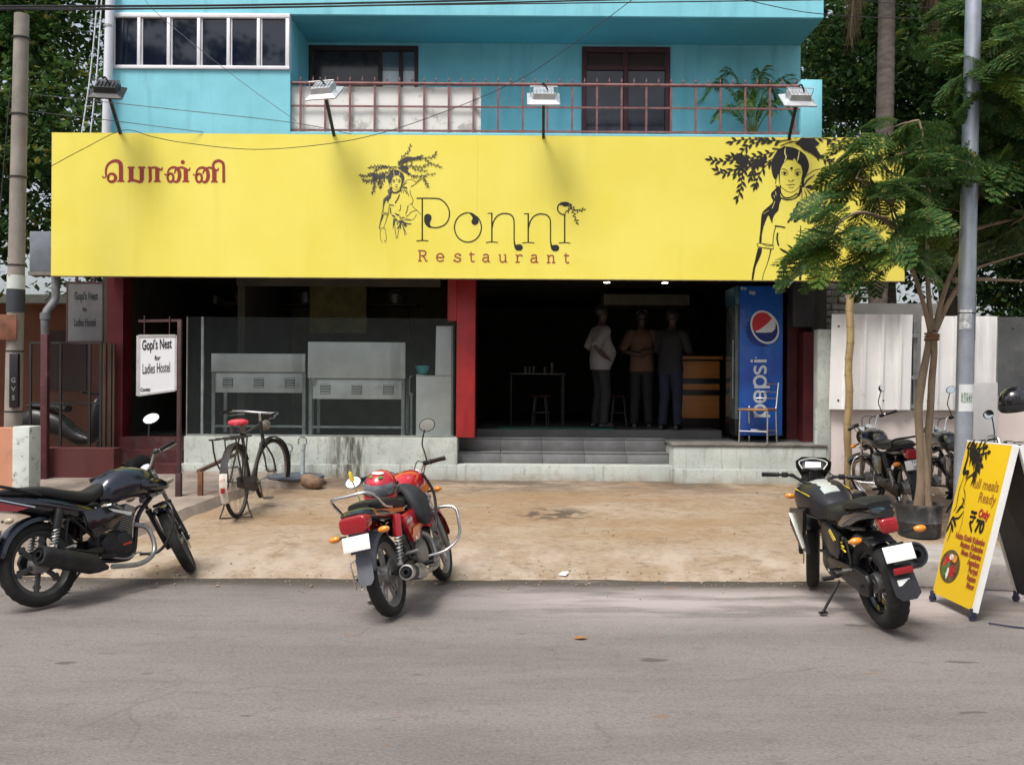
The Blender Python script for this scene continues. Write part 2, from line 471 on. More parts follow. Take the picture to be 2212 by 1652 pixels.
def sheet(name, x0, x1, y0f, y1, nx, ny, zf, material):
    mb = MB(); g = []
    for i in range(nx + 1):
        x = x0 + (x1 - x0) * i / nx; row = []
        y0 = y0f(x)
        for j in range(ny + 1):
            t = (j / ny); y = y0 + (y1 - y0) * t
            row.append(mb.bm.verts.new((x, y, zf(x, y, j))))
        g.append(row)
    for i in range(nx):
        for j in range(ny): mb._f((g[i][j], g[i + 1][j], g[i + 1][j + 1], g[i][j + 1]))
    return kind(mb.build(name, material))
from mathutils import noise as mno
def nz(x, y, s=1.0, k=0.0): return mno.noise(V((x * s, y * s, k)))
gb = MB(); gb.quad((-400, -400, -.06), (400, -400, -.06), (400, 600, -.06), (-400, 600, -.06)); kind(gb.build('ground', M_soil))
sheet('road', -60, 60, lambda x: -14, 8.6, 60, 12, lambda x, y, j: 0.0, M_road)
def apron_edge(x): return 8.10 + .05 * nz(x, 0, .8) + .035 * nz(x, 3, 3.1) + .022 * nz(x, 3, 9) + .015 * nz(x, 5, 23) + .0036 * x
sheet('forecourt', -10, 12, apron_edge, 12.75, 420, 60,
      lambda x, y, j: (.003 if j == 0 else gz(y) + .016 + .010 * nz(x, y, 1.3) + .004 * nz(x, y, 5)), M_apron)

# raised slab on the left of the forecourt
M_slab = mat('worn grey concrete', (.26, .215, .18), .9, scale=2.5, var=.25, bump=.5, bscale=40, dirt=(1.4, .5, .62, (.16, .11, .075), .8))
def slab():
    mb = MB()
    e = [(-3.08, 12.5), (-3.2, 11.7), (-3.36, 11.0), (-3.52, 10.3), (-3.72, 9.7), (-4.0, 9.15), (-4.5, 8.9), (-5.3, 8.8)]
    pts = catmull([(a, b, 0) for a, b in e], 6)
    rnd = random.Random(3); top = []; bot = []
    for p in pts:
        q = V((p.x + rnd.uniform(-.02, .02), p.y + rnd.uniform(-.02, .02), 0))
        top.append(mb.bm.verts.new((q.x - .03, q.y, gz(q.y) + .11 + rnd.uniform(-.012, .012))))
        bot.append(mb.bm.verts.new((q.x + .03 + rnd.uniform(0, .03), q.y - .01, gz(q.y) + .0)))
    far = [mb.bm.verts.new((-8.6, p.y if p.y > 9 else 8.9, gz(p.y) + .11)) for p in pts]
    for i in range(len(pts) - 1):
        mb._f((top[i], top[i + 1], bot[i + 1], bot[i])); mb._f((top[i], far[i], far[i + 1], top[i + 1]))
    return kind(mb.build('pavement_slab', M_slab))
slab()

# ------------------------------------------------------------------ building
CY = (.20, .555, .66)
M_cyan = mat('cyan wall paint', CY, .8, var=.06, scale=1.6, col2=(.235, .61, .715), bump=.25, bscale=45, streak=(5, .5, .75, (.145, .42, .50), .7), dirt=(2.2, .62, .78, (.34, .56, .56), .7))
M_soff = mat('shaded cyan soffit', (.10, .36, .45), .85, var=.08, scale=1.2, bump=.15)  # darker cyan puts the soffit's deep shade into the colour
M_white = mat('white window paint', (.74, .74, .78), .45, var=.05)
M_pane = mat('dark tinted glass', (.006, .009, .022), .04, var=.1, spec=.6, scale=2)
M_brown = mat('dark brown wood', (.045, .018, .016), .5, var=.2, scale=8)
M_rail = mat('rusty maroon iron', (.20, .085, .085), .6, var=.3, scale=14, dirt=(9, .55, .7, (.12, .05, .035), .7), bump=.2)
def plinth_material():
    g = NG('grimy pale green plinth', .88)
    c = g.mix(g.rng(g.noise(2.2, 6), .3, .7), (.40, .435, .405), (.50, .53, .495))
    c = g.mix(g.mth('MULTIPLY', g.rng(g.noise(5, 7, None, .7), .52, .66), .55), c, (.30, .31, .26))
    c = g.mix(g.mth('MULTIPLY', g.rng(g.noise(16, 5, (1, 1, .10)), .54, .68), .45), c, (.17, .165, .125))
    c = g.mix(g.mth('MULTIPLY', g.rng(g.noise(38, 3), .60, .68), .5), c, (.16, .16, .14))
    s_ = g.mth('MULTIPLY', g.blob(-2.17, 0, .34, 3), g.rng(g.noise(11, 7, (1, 1, .16), .7), .34, .58))
    c = g.mix(g.mth('MULTIPLY', s_, .95), c, (.055, .048, .032))
    low = g.mth('MULTIPLY', g.rng(g.z, .14, -.02), g.rng(g.noise(4, 6), .35, .6))
    c = g.mix(g.mth('MULTIPLY', low, .6), c, (.30, .245, .17))
    return g.done(c, [(g.noise(60, 4), 1.0)], .35, .008)
M_plinth = plinth_material()
M_step = mat('grey stone tile', (.17, .17, .175), .55, var=.18, scale=4, dirt=(6, .5, .7, (.17, .155, .14), .5))
M_joint = mat('dark tile joint', (.085, .084, .083), .9)
M_red = mat('red painted column', (.34, .018, .022), .5, var=.2, scale=3, streak=(6, .5, .7, (.16, .012, .012), .6))
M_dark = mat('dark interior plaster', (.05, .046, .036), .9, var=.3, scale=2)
M_olive = mat('shade darkened yellow wall', (.085, .075, .032), .9, var=.4, scale=1.5)  # yellow darkened in the colour to stand for the dim interior
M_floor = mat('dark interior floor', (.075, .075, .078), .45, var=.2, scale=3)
B = thing('restaurant_building', 'two storey cyan restaurant building with balcony behind the yellow signboard', 'building', (0, 12.6, .4))
XL, XB, XR = P(228, 200, 12.6).x, P(627, 150, 12.6).x, P(1779, 20, 12.6).x
ZS, ZW0 = P(1106, 34, 12.6).z, P(430, 151, 12.6).z
ZB = 4.99   # balcony floor
# upper front
MB().box2((XL, 12.6, ZS), (XR, 13.7, 10)).build('fascia', M_cyan, B)
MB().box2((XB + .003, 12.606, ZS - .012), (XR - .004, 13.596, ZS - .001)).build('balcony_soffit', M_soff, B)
MB().box2((XL, 12.602, 4.35), (XB, 13.7, ZW0)).build('bay_wall', M_cyan, B)
MB().box2((XL, 12.604, ZW0 + .002), (XL + .05, 13.7, ZS - .002)).box2((XB - .03, 12.68, ZW0 + .002), (XB - .001, 13.7, ZS - .002)).box2((XL + .06, 13.3, ZW0 + .002), (XB - .04, 13.4, ZS - .002)).build('bay_jamb', M_cyan, B)
MB().box2((XB + .002, 12.6, 4.35), (XR, 13.58, ZB)).box2((XB + .002, 12.604, ZB + .001), (XR - .24, 12.72, ZB + .045), .01).build('balcony_floor', M_cyan, B)
MB().box2((P(1730, 230, 12.6).x, 12.595, ZB + .002), (P(1776, 230, 12.6).x, 12.85, P(1750, 172, 12.6).z), .012).build('balcony_pillar', M_cyan, B)
def holes(y0, y1, x0, x1, z0, z1, hs):
    mb = MB(); xs = sorted({x0, x1, *[h[0] for h in hs], *[h[1] for h in hs]})
    for a, b in zip(xs, xs[1:]):
        zz = [(z0, z1)]
        for h in hs:
            if h[0] <= a + 1e-6 and h[1] >= b - 1e-6:
                zz = [q for s_ in zz for q in ((s_[0], min(s_[1], h[2])), (max(s_[0], h[3]), s_[1])) if q[1] - q[0] > 1e-4]
        for c, d in zz: mb.box2((a, y0, c), (b, y1, d))
    return mb
wx0, wx1, wz1 = P(667, 100, 13.6).x, P(904, 100, 13.6).x, P(790, 99, 13.6).z
dx0, dx1, dz1 = P(1257, 100, 13.6).x, P(1448, 100, 13.6).x, P(1350, 102, 13.6).z
holes(13.6, 13.8, XB + .001, XR, ZB, ZS - .014, [(wx0, wx1, 5.45, wz1), (dx0, dx1, ZB, dz1)]).build('balcony_wall', M_cyan, B)
MB().box2((XB, 14.6, ZB), (XR, 14.7, ZS)).box2((XL, 13.82, 4.2), (XR, 20, 4.9)).build('upper_rooms', M_dark, B)
# strip window on the bay
wb = MB(); zt = P(430, 29, 12.6).z
fx = [P(241, 90, 12.6).x] + [P(u, 90, 12.6).x for u in (301, 365, 430, 494, 559)] + [P(626.5, 90, 12.6).x]
wb.box2((fx[0] - .03, 12.57, ZW0 + .003), (fx[-1], 12.68, ZW0 + .05), .006).box2((fx[0] - .03, 12.57, ZS - .062), (fx[-1], 12.68, ZS - .003), .006)
for i, x in enumerate(fx):
    wd = .022 if 0 < i < 6 else .026
    x = x - .03 if i == 6 else x
    wb.box2((x - wd, 12.575, ZW0 + .05), (x + wd, 12.675, ZS - .062), .006)
W = wb.build('window', M_white, B)
for a, b in zip(fx, fx[1:]):
    MB().box2((a + .03, 12.62, ZW0 + .052), (b - .03 if b != fx[-1] else b - .062, 12.63, ZS - .064)).build('pane', M_pane, W)
    MB().box2((a + .03, 12.60, ZW0 + .052), (a + .045, 12.618, ZS - .064)).build('sash', M_white, W)
# balcony window: dark frame, three lights
bw = MB(); xm = P(822, 100, 13.6).x; xm2 = P(862, 100, 13.6).x
for x in (wx0, xm - .03, xm2, wx1 - .055): bw.box2((x, 13.585, 5.452), (x + .055, 13.68, wz1 - .002), .005)
bw.box2((wx0 + .056, 13.587, wz1 - .07), (wx1 - .056, 13.68, wz1 - .003)).box2((wx0 + .056, 13.587, 5.453), (wx1 - .056, 13.68, 5.51))
BW = bw.build('balcony_window', M_brown, B)
M_net = mat('dusty dark window glass', (.035, .024, .026), .12, var=.5, scale=5)
M_blind = mat('pale curtain behind glass', (.84, .85, .88), .7, var=.03, scale=3)
M_blind2 = mat('grey blue glass', (.10, .14, .19), .1, var=.15)
MB().box2((wx0 + .057, 13.64, 5.512), (xm - .032, 13.65, wz1 - .072)).build('pane', M_net, BW)
zc = P(840, 154, 13.65).z
for a, b in ((xm + .027, xm2 - .002), (xm2 + .057, wx1 - .057)):
    MB().box2((a, 13.64, zc + .002), (b, 13.65, wz1 - .072)).build('pane', M_blind2, BW)
    MB().box2((a, 13.645, 5.512), (b, 13.655, zc)).build('curtain', M_blind, BW)
# balcony door: two leaves with dark glass
dm = (dx0 + dx1) / 2
db = MB()
for x in (dx0, dm - .035, dx1 - .07): db.box2((x, 13.58, ZB + .003), (x + .07, 13.69, dz1 - .002), .006)
db.box2((dx0 + .071, 13.583, dz1 - .08), (dx1 - .071, 13.69, dz1 - .003)).box2((dx0 + .071, 13.6, dz1 - .33), (dx1 - .071, 13.69, dz1 - .27))
BD = db.build('balcony_door', mat('dark red door frame', (.085, .02, .024), .5, var=.2), B)
M_dp = mat('dark door glass', (.04, .036, .05), .1, var=.3, scale=2)
for a, b in ((dx0 + .072, dm - .037), (dm + .037, dx1 - .072)):
    MB().box2((a, 13.63, ZB + .01), (b, 13.64, dz1 - .332)).build('pane', M_dp, BD)
    MB().box2((a, 13.63, dz1 - .268), (b, 13.64, dz1 - .082)).build('pane', M_brown, BD)
# railing
RY = 12.655
rx0, rx1 = P(630, 230, RY).x, P(1729, 230, RY).x
zt_, zm_, zb_ = P(1106, 183, RY).z, P(1106, 232, RY).z, P(1106, 284, RY).z
RL = MB().tube([(rx0, RY, zt_), (rx1, RY, zt_)], .024, 10).bar((rx0, RY, zm_), (rx1, RY, zm_), .02, .022).bar((rx0, RY, zb_), (rx1, RY, zb_), .02, .026).build('railing', M_rail, B)
npost = 20; pitch = (rx1 - rx0 - .2) / npost
post0 = None
for i in range(npost + 1):
    x = rx0 + .12 + i * pitch
    if i % 9 == 8 and False: continue
    if post0 is None:
        post0 = MB().bar((x, RY, zb_ - .07), (x, RY, zt_ - .01), .026, .026, up=(0, 1, 0)).build('baluster', M_rail, RL)
    else: dup(post0, (x - rx0 - .12, 0, 0))
sp0 = None
for i in range(npost * 2 + 1):
    x = rx0 + .12 + i * pitch / 2
    if sp0 is None: sp0 = MB().lathe([(.006, .02), (.006, .035), (.013, .045), (.013, .06), (.006, .07), (.004, .085), (.0, .11)], (x, RY, zt_), seg=8).build('spike', M_rail, RL)
    else: dup(sp0, (x - rx0 - .12, 0, 0))
# ground floor
FZ, IZ, CZ = .93, 1.035, 3.32
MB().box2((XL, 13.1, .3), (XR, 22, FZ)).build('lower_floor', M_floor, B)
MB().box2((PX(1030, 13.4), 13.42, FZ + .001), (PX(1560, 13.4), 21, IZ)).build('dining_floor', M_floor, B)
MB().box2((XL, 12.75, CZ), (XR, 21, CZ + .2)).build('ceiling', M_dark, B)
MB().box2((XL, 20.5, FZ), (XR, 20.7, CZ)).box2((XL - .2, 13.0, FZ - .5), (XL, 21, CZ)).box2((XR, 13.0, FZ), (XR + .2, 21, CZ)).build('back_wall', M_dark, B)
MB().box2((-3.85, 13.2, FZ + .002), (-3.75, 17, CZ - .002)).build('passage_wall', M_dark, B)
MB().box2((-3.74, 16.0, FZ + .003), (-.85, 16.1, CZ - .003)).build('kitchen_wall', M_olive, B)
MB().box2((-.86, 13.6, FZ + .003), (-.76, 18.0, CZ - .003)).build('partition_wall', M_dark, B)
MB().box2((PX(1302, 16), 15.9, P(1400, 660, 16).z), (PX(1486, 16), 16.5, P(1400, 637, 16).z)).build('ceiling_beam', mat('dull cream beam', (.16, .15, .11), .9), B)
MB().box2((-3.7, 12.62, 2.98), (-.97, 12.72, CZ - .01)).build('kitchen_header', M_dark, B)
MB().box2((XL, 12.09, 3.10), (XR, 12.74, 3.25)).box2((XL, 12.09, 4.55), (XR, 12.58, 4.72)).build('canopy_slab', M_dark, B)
MB().box2((XL + .02, 12.30, 3.26), (XR - .02, 12.58, 4.54)).build('front_wall', M_cyan, B)
# plinths and steps
pl_l, st_l, st_r, pr_r = PX(397, 12.55), PX(988, 12.5), PX(1456, 12.42), PX(1787, 12.4)
PB = MB().box2((pl_l, 12.56, .3), (st_l, 13.1, .958), .012).box2((pl_l - .01, 12.5, .25), (st_l - .003, 12.557, .60), .008).build('kitchen_plinth', M_plinth, B)
MB().box2((st_l - .001, 12.47, .25), (st_r, 12.86, .607), .008).build('lower_step', M_plinth, B)
SS = MB().box2((st_l + .001, 12.80, .608), (st_r - .002, 13.2, .742)).box2((st_l + .001, 13.08, .743), (st_r - .002, 13.42, .914)).build('entrance_steps', M_joint, B)
tw = (st_r - st_l - .004) / 5; t0 = None
for row, (y, z0, z1) in enumerate(((12.785, .612, .742), (13.065, .760, .914))):
    for i in range(5):
        x = st_l + .003 + i * tw
        if t0 is None or i == 0: t0 = MB().box2((x + .0015, y, z0), (x + tw - .0015, y + .02, z1), .003).build('tile', M_step, SS); xx = x
        else: dup(t0, (x - xx, 0, 0))
for y0, y1, z in ((12.775, 13.064, .745), (13.055, 13.44, .917)):
    for i in range(5):
        x = st_l + .003 + i * tw
        if i == 0: t0 = MB().box2((x + .003, y0, z), (x + tw - .003, y1, z + .015), .004).build('tile', M_step, SS); xx = x
        else: dup(t0, (x - xx, 0, 0))
MB().box2((st_r, 12.42, .25), (pr_r, 13.1, .875), .012).box2((st_r + .004, 12.36, .25), (pr_r - .003, 12.417, .58), .008).build('porch_plinth', M_plinth, B)
MB().box2((st_r - .02, 12.40, .877), (pr_r + .015, 13.3, .913), .008).build('porch_slab', mat('grimy grey porch slab', (.17, .16, .145), .85, var=.3, scale=4, dirt=(5, .5, .65, (.06, .055, .05), .7)), B)
# columns
MB().box2((PX(233, 12.85), 12.8, .5), (PX(268, 12.85), 13.1, CZ)).build('red_column', mat('shaded red column', (.11, .009, .012), .55, var=.3, scale=3), B)  # left column: red darkened in the colour to stand for shadow
MB().box2((PX(986, 12.62), 12.6, .96), (PX(1026, 12.62), 12.95, CZ), .006).box2((PX(966, 12.62), 12.605, 2.52), (PX(985.5, 12.62), 12.95, CZ)).build('red_column', M_red, B)
MB().box2((PX(1700, 13.2), 13.2, FZ), (PX(1762, 13.2), 13.35, CZ), .004).box2((PX(1733, 12.95), 12.9, .915), (PX(1760, 12.9), 13.19, 2.42)).build('maroon_panel', mat('dull maroon panel', (.095, .012, .014), .6, var=.3, scale=3, streak=(5, .5, .7, (.03, .006, .006), .7)), B)
MB().box2((PX(1711, 12.78), 12.76, P(1740, 706, 12.76).z), (PX(1757, 12.78), 12.95, CZ), .01).build('meter_box', mat('black meter box', (.022, .022, .026), .6), B)
MB().box2((PX(1763, 12.5), 12.432, .3), (PX(1792, 12.5), 12.62, P(1780, 712, 12.5).z), .012).build('corner_pier', M_plinth, B)
# glass front of the kitchen
M_glass = bpy.data.materials.new('greenish shop glass'); M_glass.use_nodes = True
_n = M_glass.node_tree.nodes; _b = _n['Principled BSDF']; _b.inputs['Base Color'].default_value = (.11, .13, .13, 1); _b.inputs['Roughness'].default_value = .12
_t = _n.new('ShaderNodeBsdfTransparent'); _t.inputs[0].default_value = (.90, .92, .92, 1)
_x = _n.new('ShaderNodeMixShader'); _x.inputs[0].default_value = .10
M_glass.node_tree.links.new(_t.outputs[0], _x.inputs[1]); M_glass.node_tree.links.new(_b.outputs[0], _x.inputs[2]); M_glass.node_tree.links.new(_x.outputs[0], _n['Material Output'].inputs[0])
M_alu = mat('dull aluminium', (.32, .34, .33), .45, metal=.7, var=.2)
gx0, gx1 = PX(403, 12.6), PX(981, 12.6); gzt = P(690, 686, 12.6).z
GF = MB().box2((gx0, 12.59, .960), (gx1, 12.63, .985)).box2((PX(435, 12.62), 12.6, .986), (PX(440, 12.62), 12.64, gzt)).box2((gx0, 12.59, .986), (gx0 + .012, 12.63, gzt)).build('glass_front', M_alu, B)
for a, b in ((gx0 + .014, PX(434.5, 12.62)), (PX(440.5, 12.62), gx1)):
    MB().box2((a, 12.607, .987), (b, 12.615, gzt)).build('pane', M_glass, GF)
# left side entrance steps, dark red
M_maroon = mat('dull red oxide', (.065, .010, .012), .65, var=.3, scale=3, dirt=(4, .5, .66, (.10, .07, .06), .6))
MB().box2((PX(268, 12.9), 12.75, .3), (pl_l - .012, 13.3, .93)).box2((PX(268, 12.9), 12.55, .3), (pl_l - .012, 12.75, .77)).box2((PX(265, 12.9), 12.3, .3), (pl_l - .012, 12.55, .6)).build('side_steps', M_maroon, B)
# white sheet tied behind the railing
M_sheet = mat('weathered white sheet', (.74, .74, .72), .6, var=.04, scale=2, streak=(3, .56, .74, (.40, .40, .38), .7), dirt=(2.4, .50, .60, (.30, .29, .27), .75))
sx0, sx1 = P(631, 230, 12.75).x, P(1039, 230, 12.75).x
g_ = MB(); n_ = 40
zs0, zs1 = zb_ - .015, zt_ - .03
fr = [[V((sx0 + (sx1 - sx0) * i / n_, 12.70 + .012 * nz(i * .22, z, 1.0), z)) for z in (zs0, (zs0 + zs1) / 2, zs1)] for i in range(n_ + 1)]
bk = [[p + V((0, .006, 0)) for p in c] for c in fr]
for q in (fr, bk):
    vs = [[g_.bm.verts.new(p) for p in c] for c in q]
    for a, b in zip(vs, vs[1:]):
        for j in range(2): g_._f((a[j], b[j], b[j + 1], a[j + 1]))
ws_ = g_.build('white_sheet', M_sheet)
tag(ws_, 'weathered white sheet tied behind the balcony railing', 'sheet')

# ------------------------------------------------------------------ big yellow signboard
SD = 12.0
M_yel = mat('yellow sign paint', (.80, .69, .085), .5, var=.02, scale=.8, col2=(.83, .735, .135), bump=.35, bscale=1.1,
            streak=(2.2, .52, .70, (.70, .60, .07), .3), dirt=(1.3, .6, .75, (.74, .63, .065), .35))  # darker vertical streaks put shadow bands as well as stains into the yellow
M_ink = mat('black sign paint', (.012, .010, .011), .5, var=.1)
M_inkg = mat('faded grey black sign paint', (.05, .045, .05), .55, var=.15)
M_redp = mat('dull red sign paint', (.27, .022, .02), .55, var=.12, scale=20)
M_brn = mat('brick red sign paint', (.30, .06, .045), .55, var=.1, scale=20)
M_hl = mat('pale yellow sign paint', (.80, .68, .25), .5, var=.02)
SX0, SX1, SZ0, SZ1 = P(111, 440, SD).x, P(1955, 450, SD).x, P(1030, 601.5, SD).z, P(1030, 292.5, SD).z
SG = thing('signboard', 'long yellow restaurant signboard across the front below the balcony', 'sign', ((SX0 + SX1) / 2, SD, SZ0))
mid = P(1030, 600, SD).x
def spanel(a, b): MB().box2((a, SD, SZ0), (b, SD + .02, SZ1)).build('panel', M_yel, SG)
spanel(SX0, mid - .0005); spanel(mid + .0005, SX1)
fr_ = MB()
for a, b in (((SX0 + .01, SD + .022, SZ1 - .05), (SX1 - .01, SD + .09, SZ1 - .004)), ((SX0 + .01, SD + .022, SZ0 + .004), (SX1 - .01, SD + .09, SZ0 + .05))): fr_.box2(a, b)
for i in range(9):
    x = SX0 + .01 + (SX1 - SX0 - .07) * i / 8; fr_.box2((x, SD + .022, SZ0 + .051), (x + .05, SD + .085, SZ1 - .051))
fr_.build('back_frame', M_alu, SG)
MB().box2((SX0 - .004, SD - .006, SZ0 - .012), (SX1 + .004, SD + .03, SZ0 - .001)).build('lower_edging', mat('rusty sign edge', (.14, .10, .05), .7, var=.4, scale=9), SG)
def zmap(x0, y0, s, D=SD):
    k = 2212 / 2560
    def f(x, y, l):
        p = P((x0 + x / s) * k, (y0 + y / s) * k, D)
        p.z = min(max(p.z, SZ0 + .004), SZ1 - .004); p.x = min(p.x, SX1 - .004); p.y = D - l
        return p
    return f
# Tamil word
def tamil():
    F = zmap(240, 380, 6.144)
    class Fat(Ink):
        def stroke(s, p, w, n=4, taper=0.0): return Ink.stroke(s, p, [q * 1.22 for q in w] if isinstance(w, list) else w * 1.22, n, taper)
    k = Fat(F)
    def done():
        nonlocal k
        k.build('letter', M_redp, SG, smooth=False, tri=True); k = Fat(F)
    k.stroke([(100, 370), (112, 396), (155, 385)], 16)
    k.stroke([(168, 385), (152, 330), (160, 250), (200, 180), (270, 142), (330, 142), (375, 180), (385, 250), (385, 350), (385, 450)], [24, 26, 28, 32, 36, 42, 52, 54, 54, 54])
    k.stroke([(186, 410), (200, 355), (240, 336), (285, 355), (302, 400), (282, 445), (235, 460), (193, 440), (182, 400)], [26, 28, 32, 38, 42, 38, 34, 30, 26])
    k.stroke([(330, 462), (355, 444), (385, 456), (412, 444), (436, 462)], 20)
    def stem(x, y0, y1, w, top=True, foot=False):
        k.stroke([(x, y0), (x, (y0 + y1) / 2), (x, y1)], w, 1)
        if top: k.stroke([(x - 55, 247), (x - 30, 236), (x, 242), (x + 30, 236), (x + 55, 247)], 20)
        if foot: k.stroke([(x - 50, 464), (x - 25, 448), (x, 456), (x + 25, 448), (x + 50, 464)], 22)
    done()
    stem(540, 240, 455, 60); stem(704, 240, 440, 54)
    k.stroke([(486, 464), (520, 446), (570, 436), (620, 448), (680, 462), (722, 445)], [16, 30, 34, 32, 34, 30])
    done()
    k.stroke([(798, 238), (828, 250), (834, 350), (832, 440), (804, 468)], [16, 36, 38, 36, 14])
    k.stroke([(835, 250), (890, 241), (940, 250), (985, 274), (1015, 264), (1016, 238)], [22, 28, 30, 26, 22, 14])
    stem(942, 250, 450, 54, False, True)
    done()
    for dx, dy in ((0, 0), (438, 4)):
        m = lambda q: [(a + dx, b + dy) for a, b in q]
        k.stroke(m([(1052, 335), (1070, 353), (1100, 345)]), 16)
        k.stroke(m([(1112, 345), (1100, 390), (1112, 440), (1145, 462), (1178, 440), (1190, 390), (1172, 345), (1140, 334), (1106, 350)]), 30)
        k.stroke(m([(1102, 335), (1115, 283), (1150, 248), (1200, 238), (1250, 260), (1280, 310), (1284, 380), (1264, 440), (1225, 462), (1190, 440)]), [22, 24, 28, 32, 40, 46, 46, 40, 30, 22])
        k.stroke(m([(1205, 335), (1222, 285), (1258, 252), (1310, 239), (1350, 250), (1390, 270), (1425, 281), (1442, 266), (1438, 242)]), [18, 22, 26, 28, 30, 28, 22, 18, 12])
        k.stroke(m([(1380, 262), (1380, 350), (1380, 452)]), 56, 1)
        k.stroke(m([(1330, 464), (1355, 448), (1380, 456), (1405, 448), (1430, 464)]), 22)
        done()
    k.dot(1334, 158, 32); done()
    k.stroke([(1812, 262), (1800, 205), (1825, 157), (1880, 136), (1935, 157), (1960, 205), (1962, 340), (1963, 474)], [30, 32, 34, 36, 36, 36, 36, 36])
    done()
tamil()
def ponni():
    F = zmap(1030, 480, 4.9156); k = Ink(F); W_ = 15
    def done():
        nonlocal k
        k.build('letter', M_ink, SG, smooth=False, tri=True); k = Ink(F)
    k.stroke([(55, 78), (180, 78), (290, 80)], W_, 1); k.stroke([(285, 80), (350, 92), (410, 140), (450, 205), (460, 270), (448, 340), (405, 400), (340, 432), (275, 440), (225, 428)], W_)
    k.stroke([(126, 82), (126, 600)], 17, 1); k.stroke([(55, 603), (128, 596), (200, 603)], 12)
    k.dot(195, 315, 46); k.fill([(149, 318), (152, 370), (175, 412), (210, 438), (250, 440), (225, 410), (222, 375), (241, 325), (195, 300)])
    done()
    k.stroke([(687 + 165 * math.cos(a), 437 + 180 * math.sin(a)) for a in [R(-50 + i * 20) for i in range(17)]], W_, 3)
    k.dot(772, 366, 42); k.fill([(680, 250), (735, 258), (785, 290), (815, 340), (812, 385), (735, 372), (745, 325), (728, 290)])
    done()
    for dx, dy in ((0, 0), (447, 6)):
        m = lambda q: [(a + dx, b + dy) for a, b in q]
        k.stroke(m([(930, 263), (988, 262)]), 11, 1); k.stroke(m([(981, 262), (981, 615)]), 17, 1); k.stroke(m([(908, 622), (983, 614), (1058, 622)]), 11)
        k.stroke(m([(985, 440), (1000, 372), (1042, 302), (1100, 270), (1160, 266), (1218, 285), (1250, 335), (1255, 420), (1255, 520), (1256, 610), (1270, 665)]), W_)
        k.fill(m([(1249, 600), (1263, 600), (1278, 650), (1310, 645), (1305, 722), (1270, 705), (1255, 660)])); k.dot(1320 + dx, 683 + dy, 43, 40); done()
    k.stroke([(1876, 290), (1876, 625)], 17, 1); k.stroke([(1803, 630), (1876, 622), (1945, 630)], 11)
    k.stroke([(1888, 282), (1845, 276), (1805, 248), (1788, 205), (1802, 160), (1845, 130)], W_)
    k.fill([(1812, 162), (1850, 126), (1895, 122), (1935, 140), (1905, 176), (1870, 180), (1845, 165)])
    k.sprig([(1925, 140), (1985, 200), (2040, 235), (2100, 222)], 9, 42, 17, 5, 3); k.sprig([(1925, 150), (1980, 230), (1998, 310), (2030, 375)], 10, 42, 17, 5, 4); k.sprig([(1905, 165), (1940, 215), (1900, 245)], 6, 36, 15, 5, 5)
    done()
ponni()
SLAB = {
 'R': [[(22, 132), (22, 5)], [(0, 4), (45, 4)], [(0, 130), (62, 130), (90, 118), (95, 98), (86, 76), (60, 68), (22, 68)], [(55, 68), (80, 40), (95, 6), (118, 4)]],
 'e': [[(5, 50), (86, 50), (82, 75), (62, 94), (35, 94), (10, 76), (4, 48), (12, 20), (40, 3), (70, 8), (90, 22)]],
 's': [[(78, 72), (60, 93), (35, 95), (15, 80), (20, 60), (45, 50), (70, 42), (82, 25), (70, 6), (45, 1), (20, 6), (4, 28)], [(80, 95), (79, 70)], [(3, 2), (4, 28)]],
 't': [[(30, 122), (30, 30), (38, 8), (55, 4), (72, 12)], [(5, 92), (70, 92)]],
 'a': [[(12, 78), (30, 93), (55, 94), (72, 80), (74, 40), (74, 8), (96, 4)], [(72, 55), (40, 56), (12, 45), (8, 22), (25, 4), (50, 6), (72, 26)]],
 'u': [[(0, 92), (18, 92)], [(18, 94), (18, 30), (30, 8), (50, 2), (70, 12), (84, 30)], [(64, 92), (84, 92)], [(84, 94), (84, 4)], [(84, 4), (104, 4)]],
 'r': [[(0, 92), (22, 92)], [(22, 94), (22, 5)], [(0, 4), (52, 4)], [(22, 55), (35, 80), (55, 93), (78, 91)], [(78, 94), (78, 70)]],
 'n': [[(0, 92), (22, 92)], [(22, 94), (22, 5)], [(0, 4), (44, 4)], [(22, 60), (40, 86), (62, 93), (82, 80), (84, 40), (84, 4)], [(64, 4), (106, 4)]]}
for ch, x in zip('Restaurant', (75, 300, 515, 697, 863, 1065, 1272, 1455, 1655, 1860)):
    y = 852 + (x - 75) * .0128
    k = Ink(zmap(1030, 480, 4.9156))
    for st in SLAB[ch]: k.stroke([(x + a, y - b) for a, b in st], 17, 4)
    k.build('letter', M_brn, SG, smooth=False, tri=True)

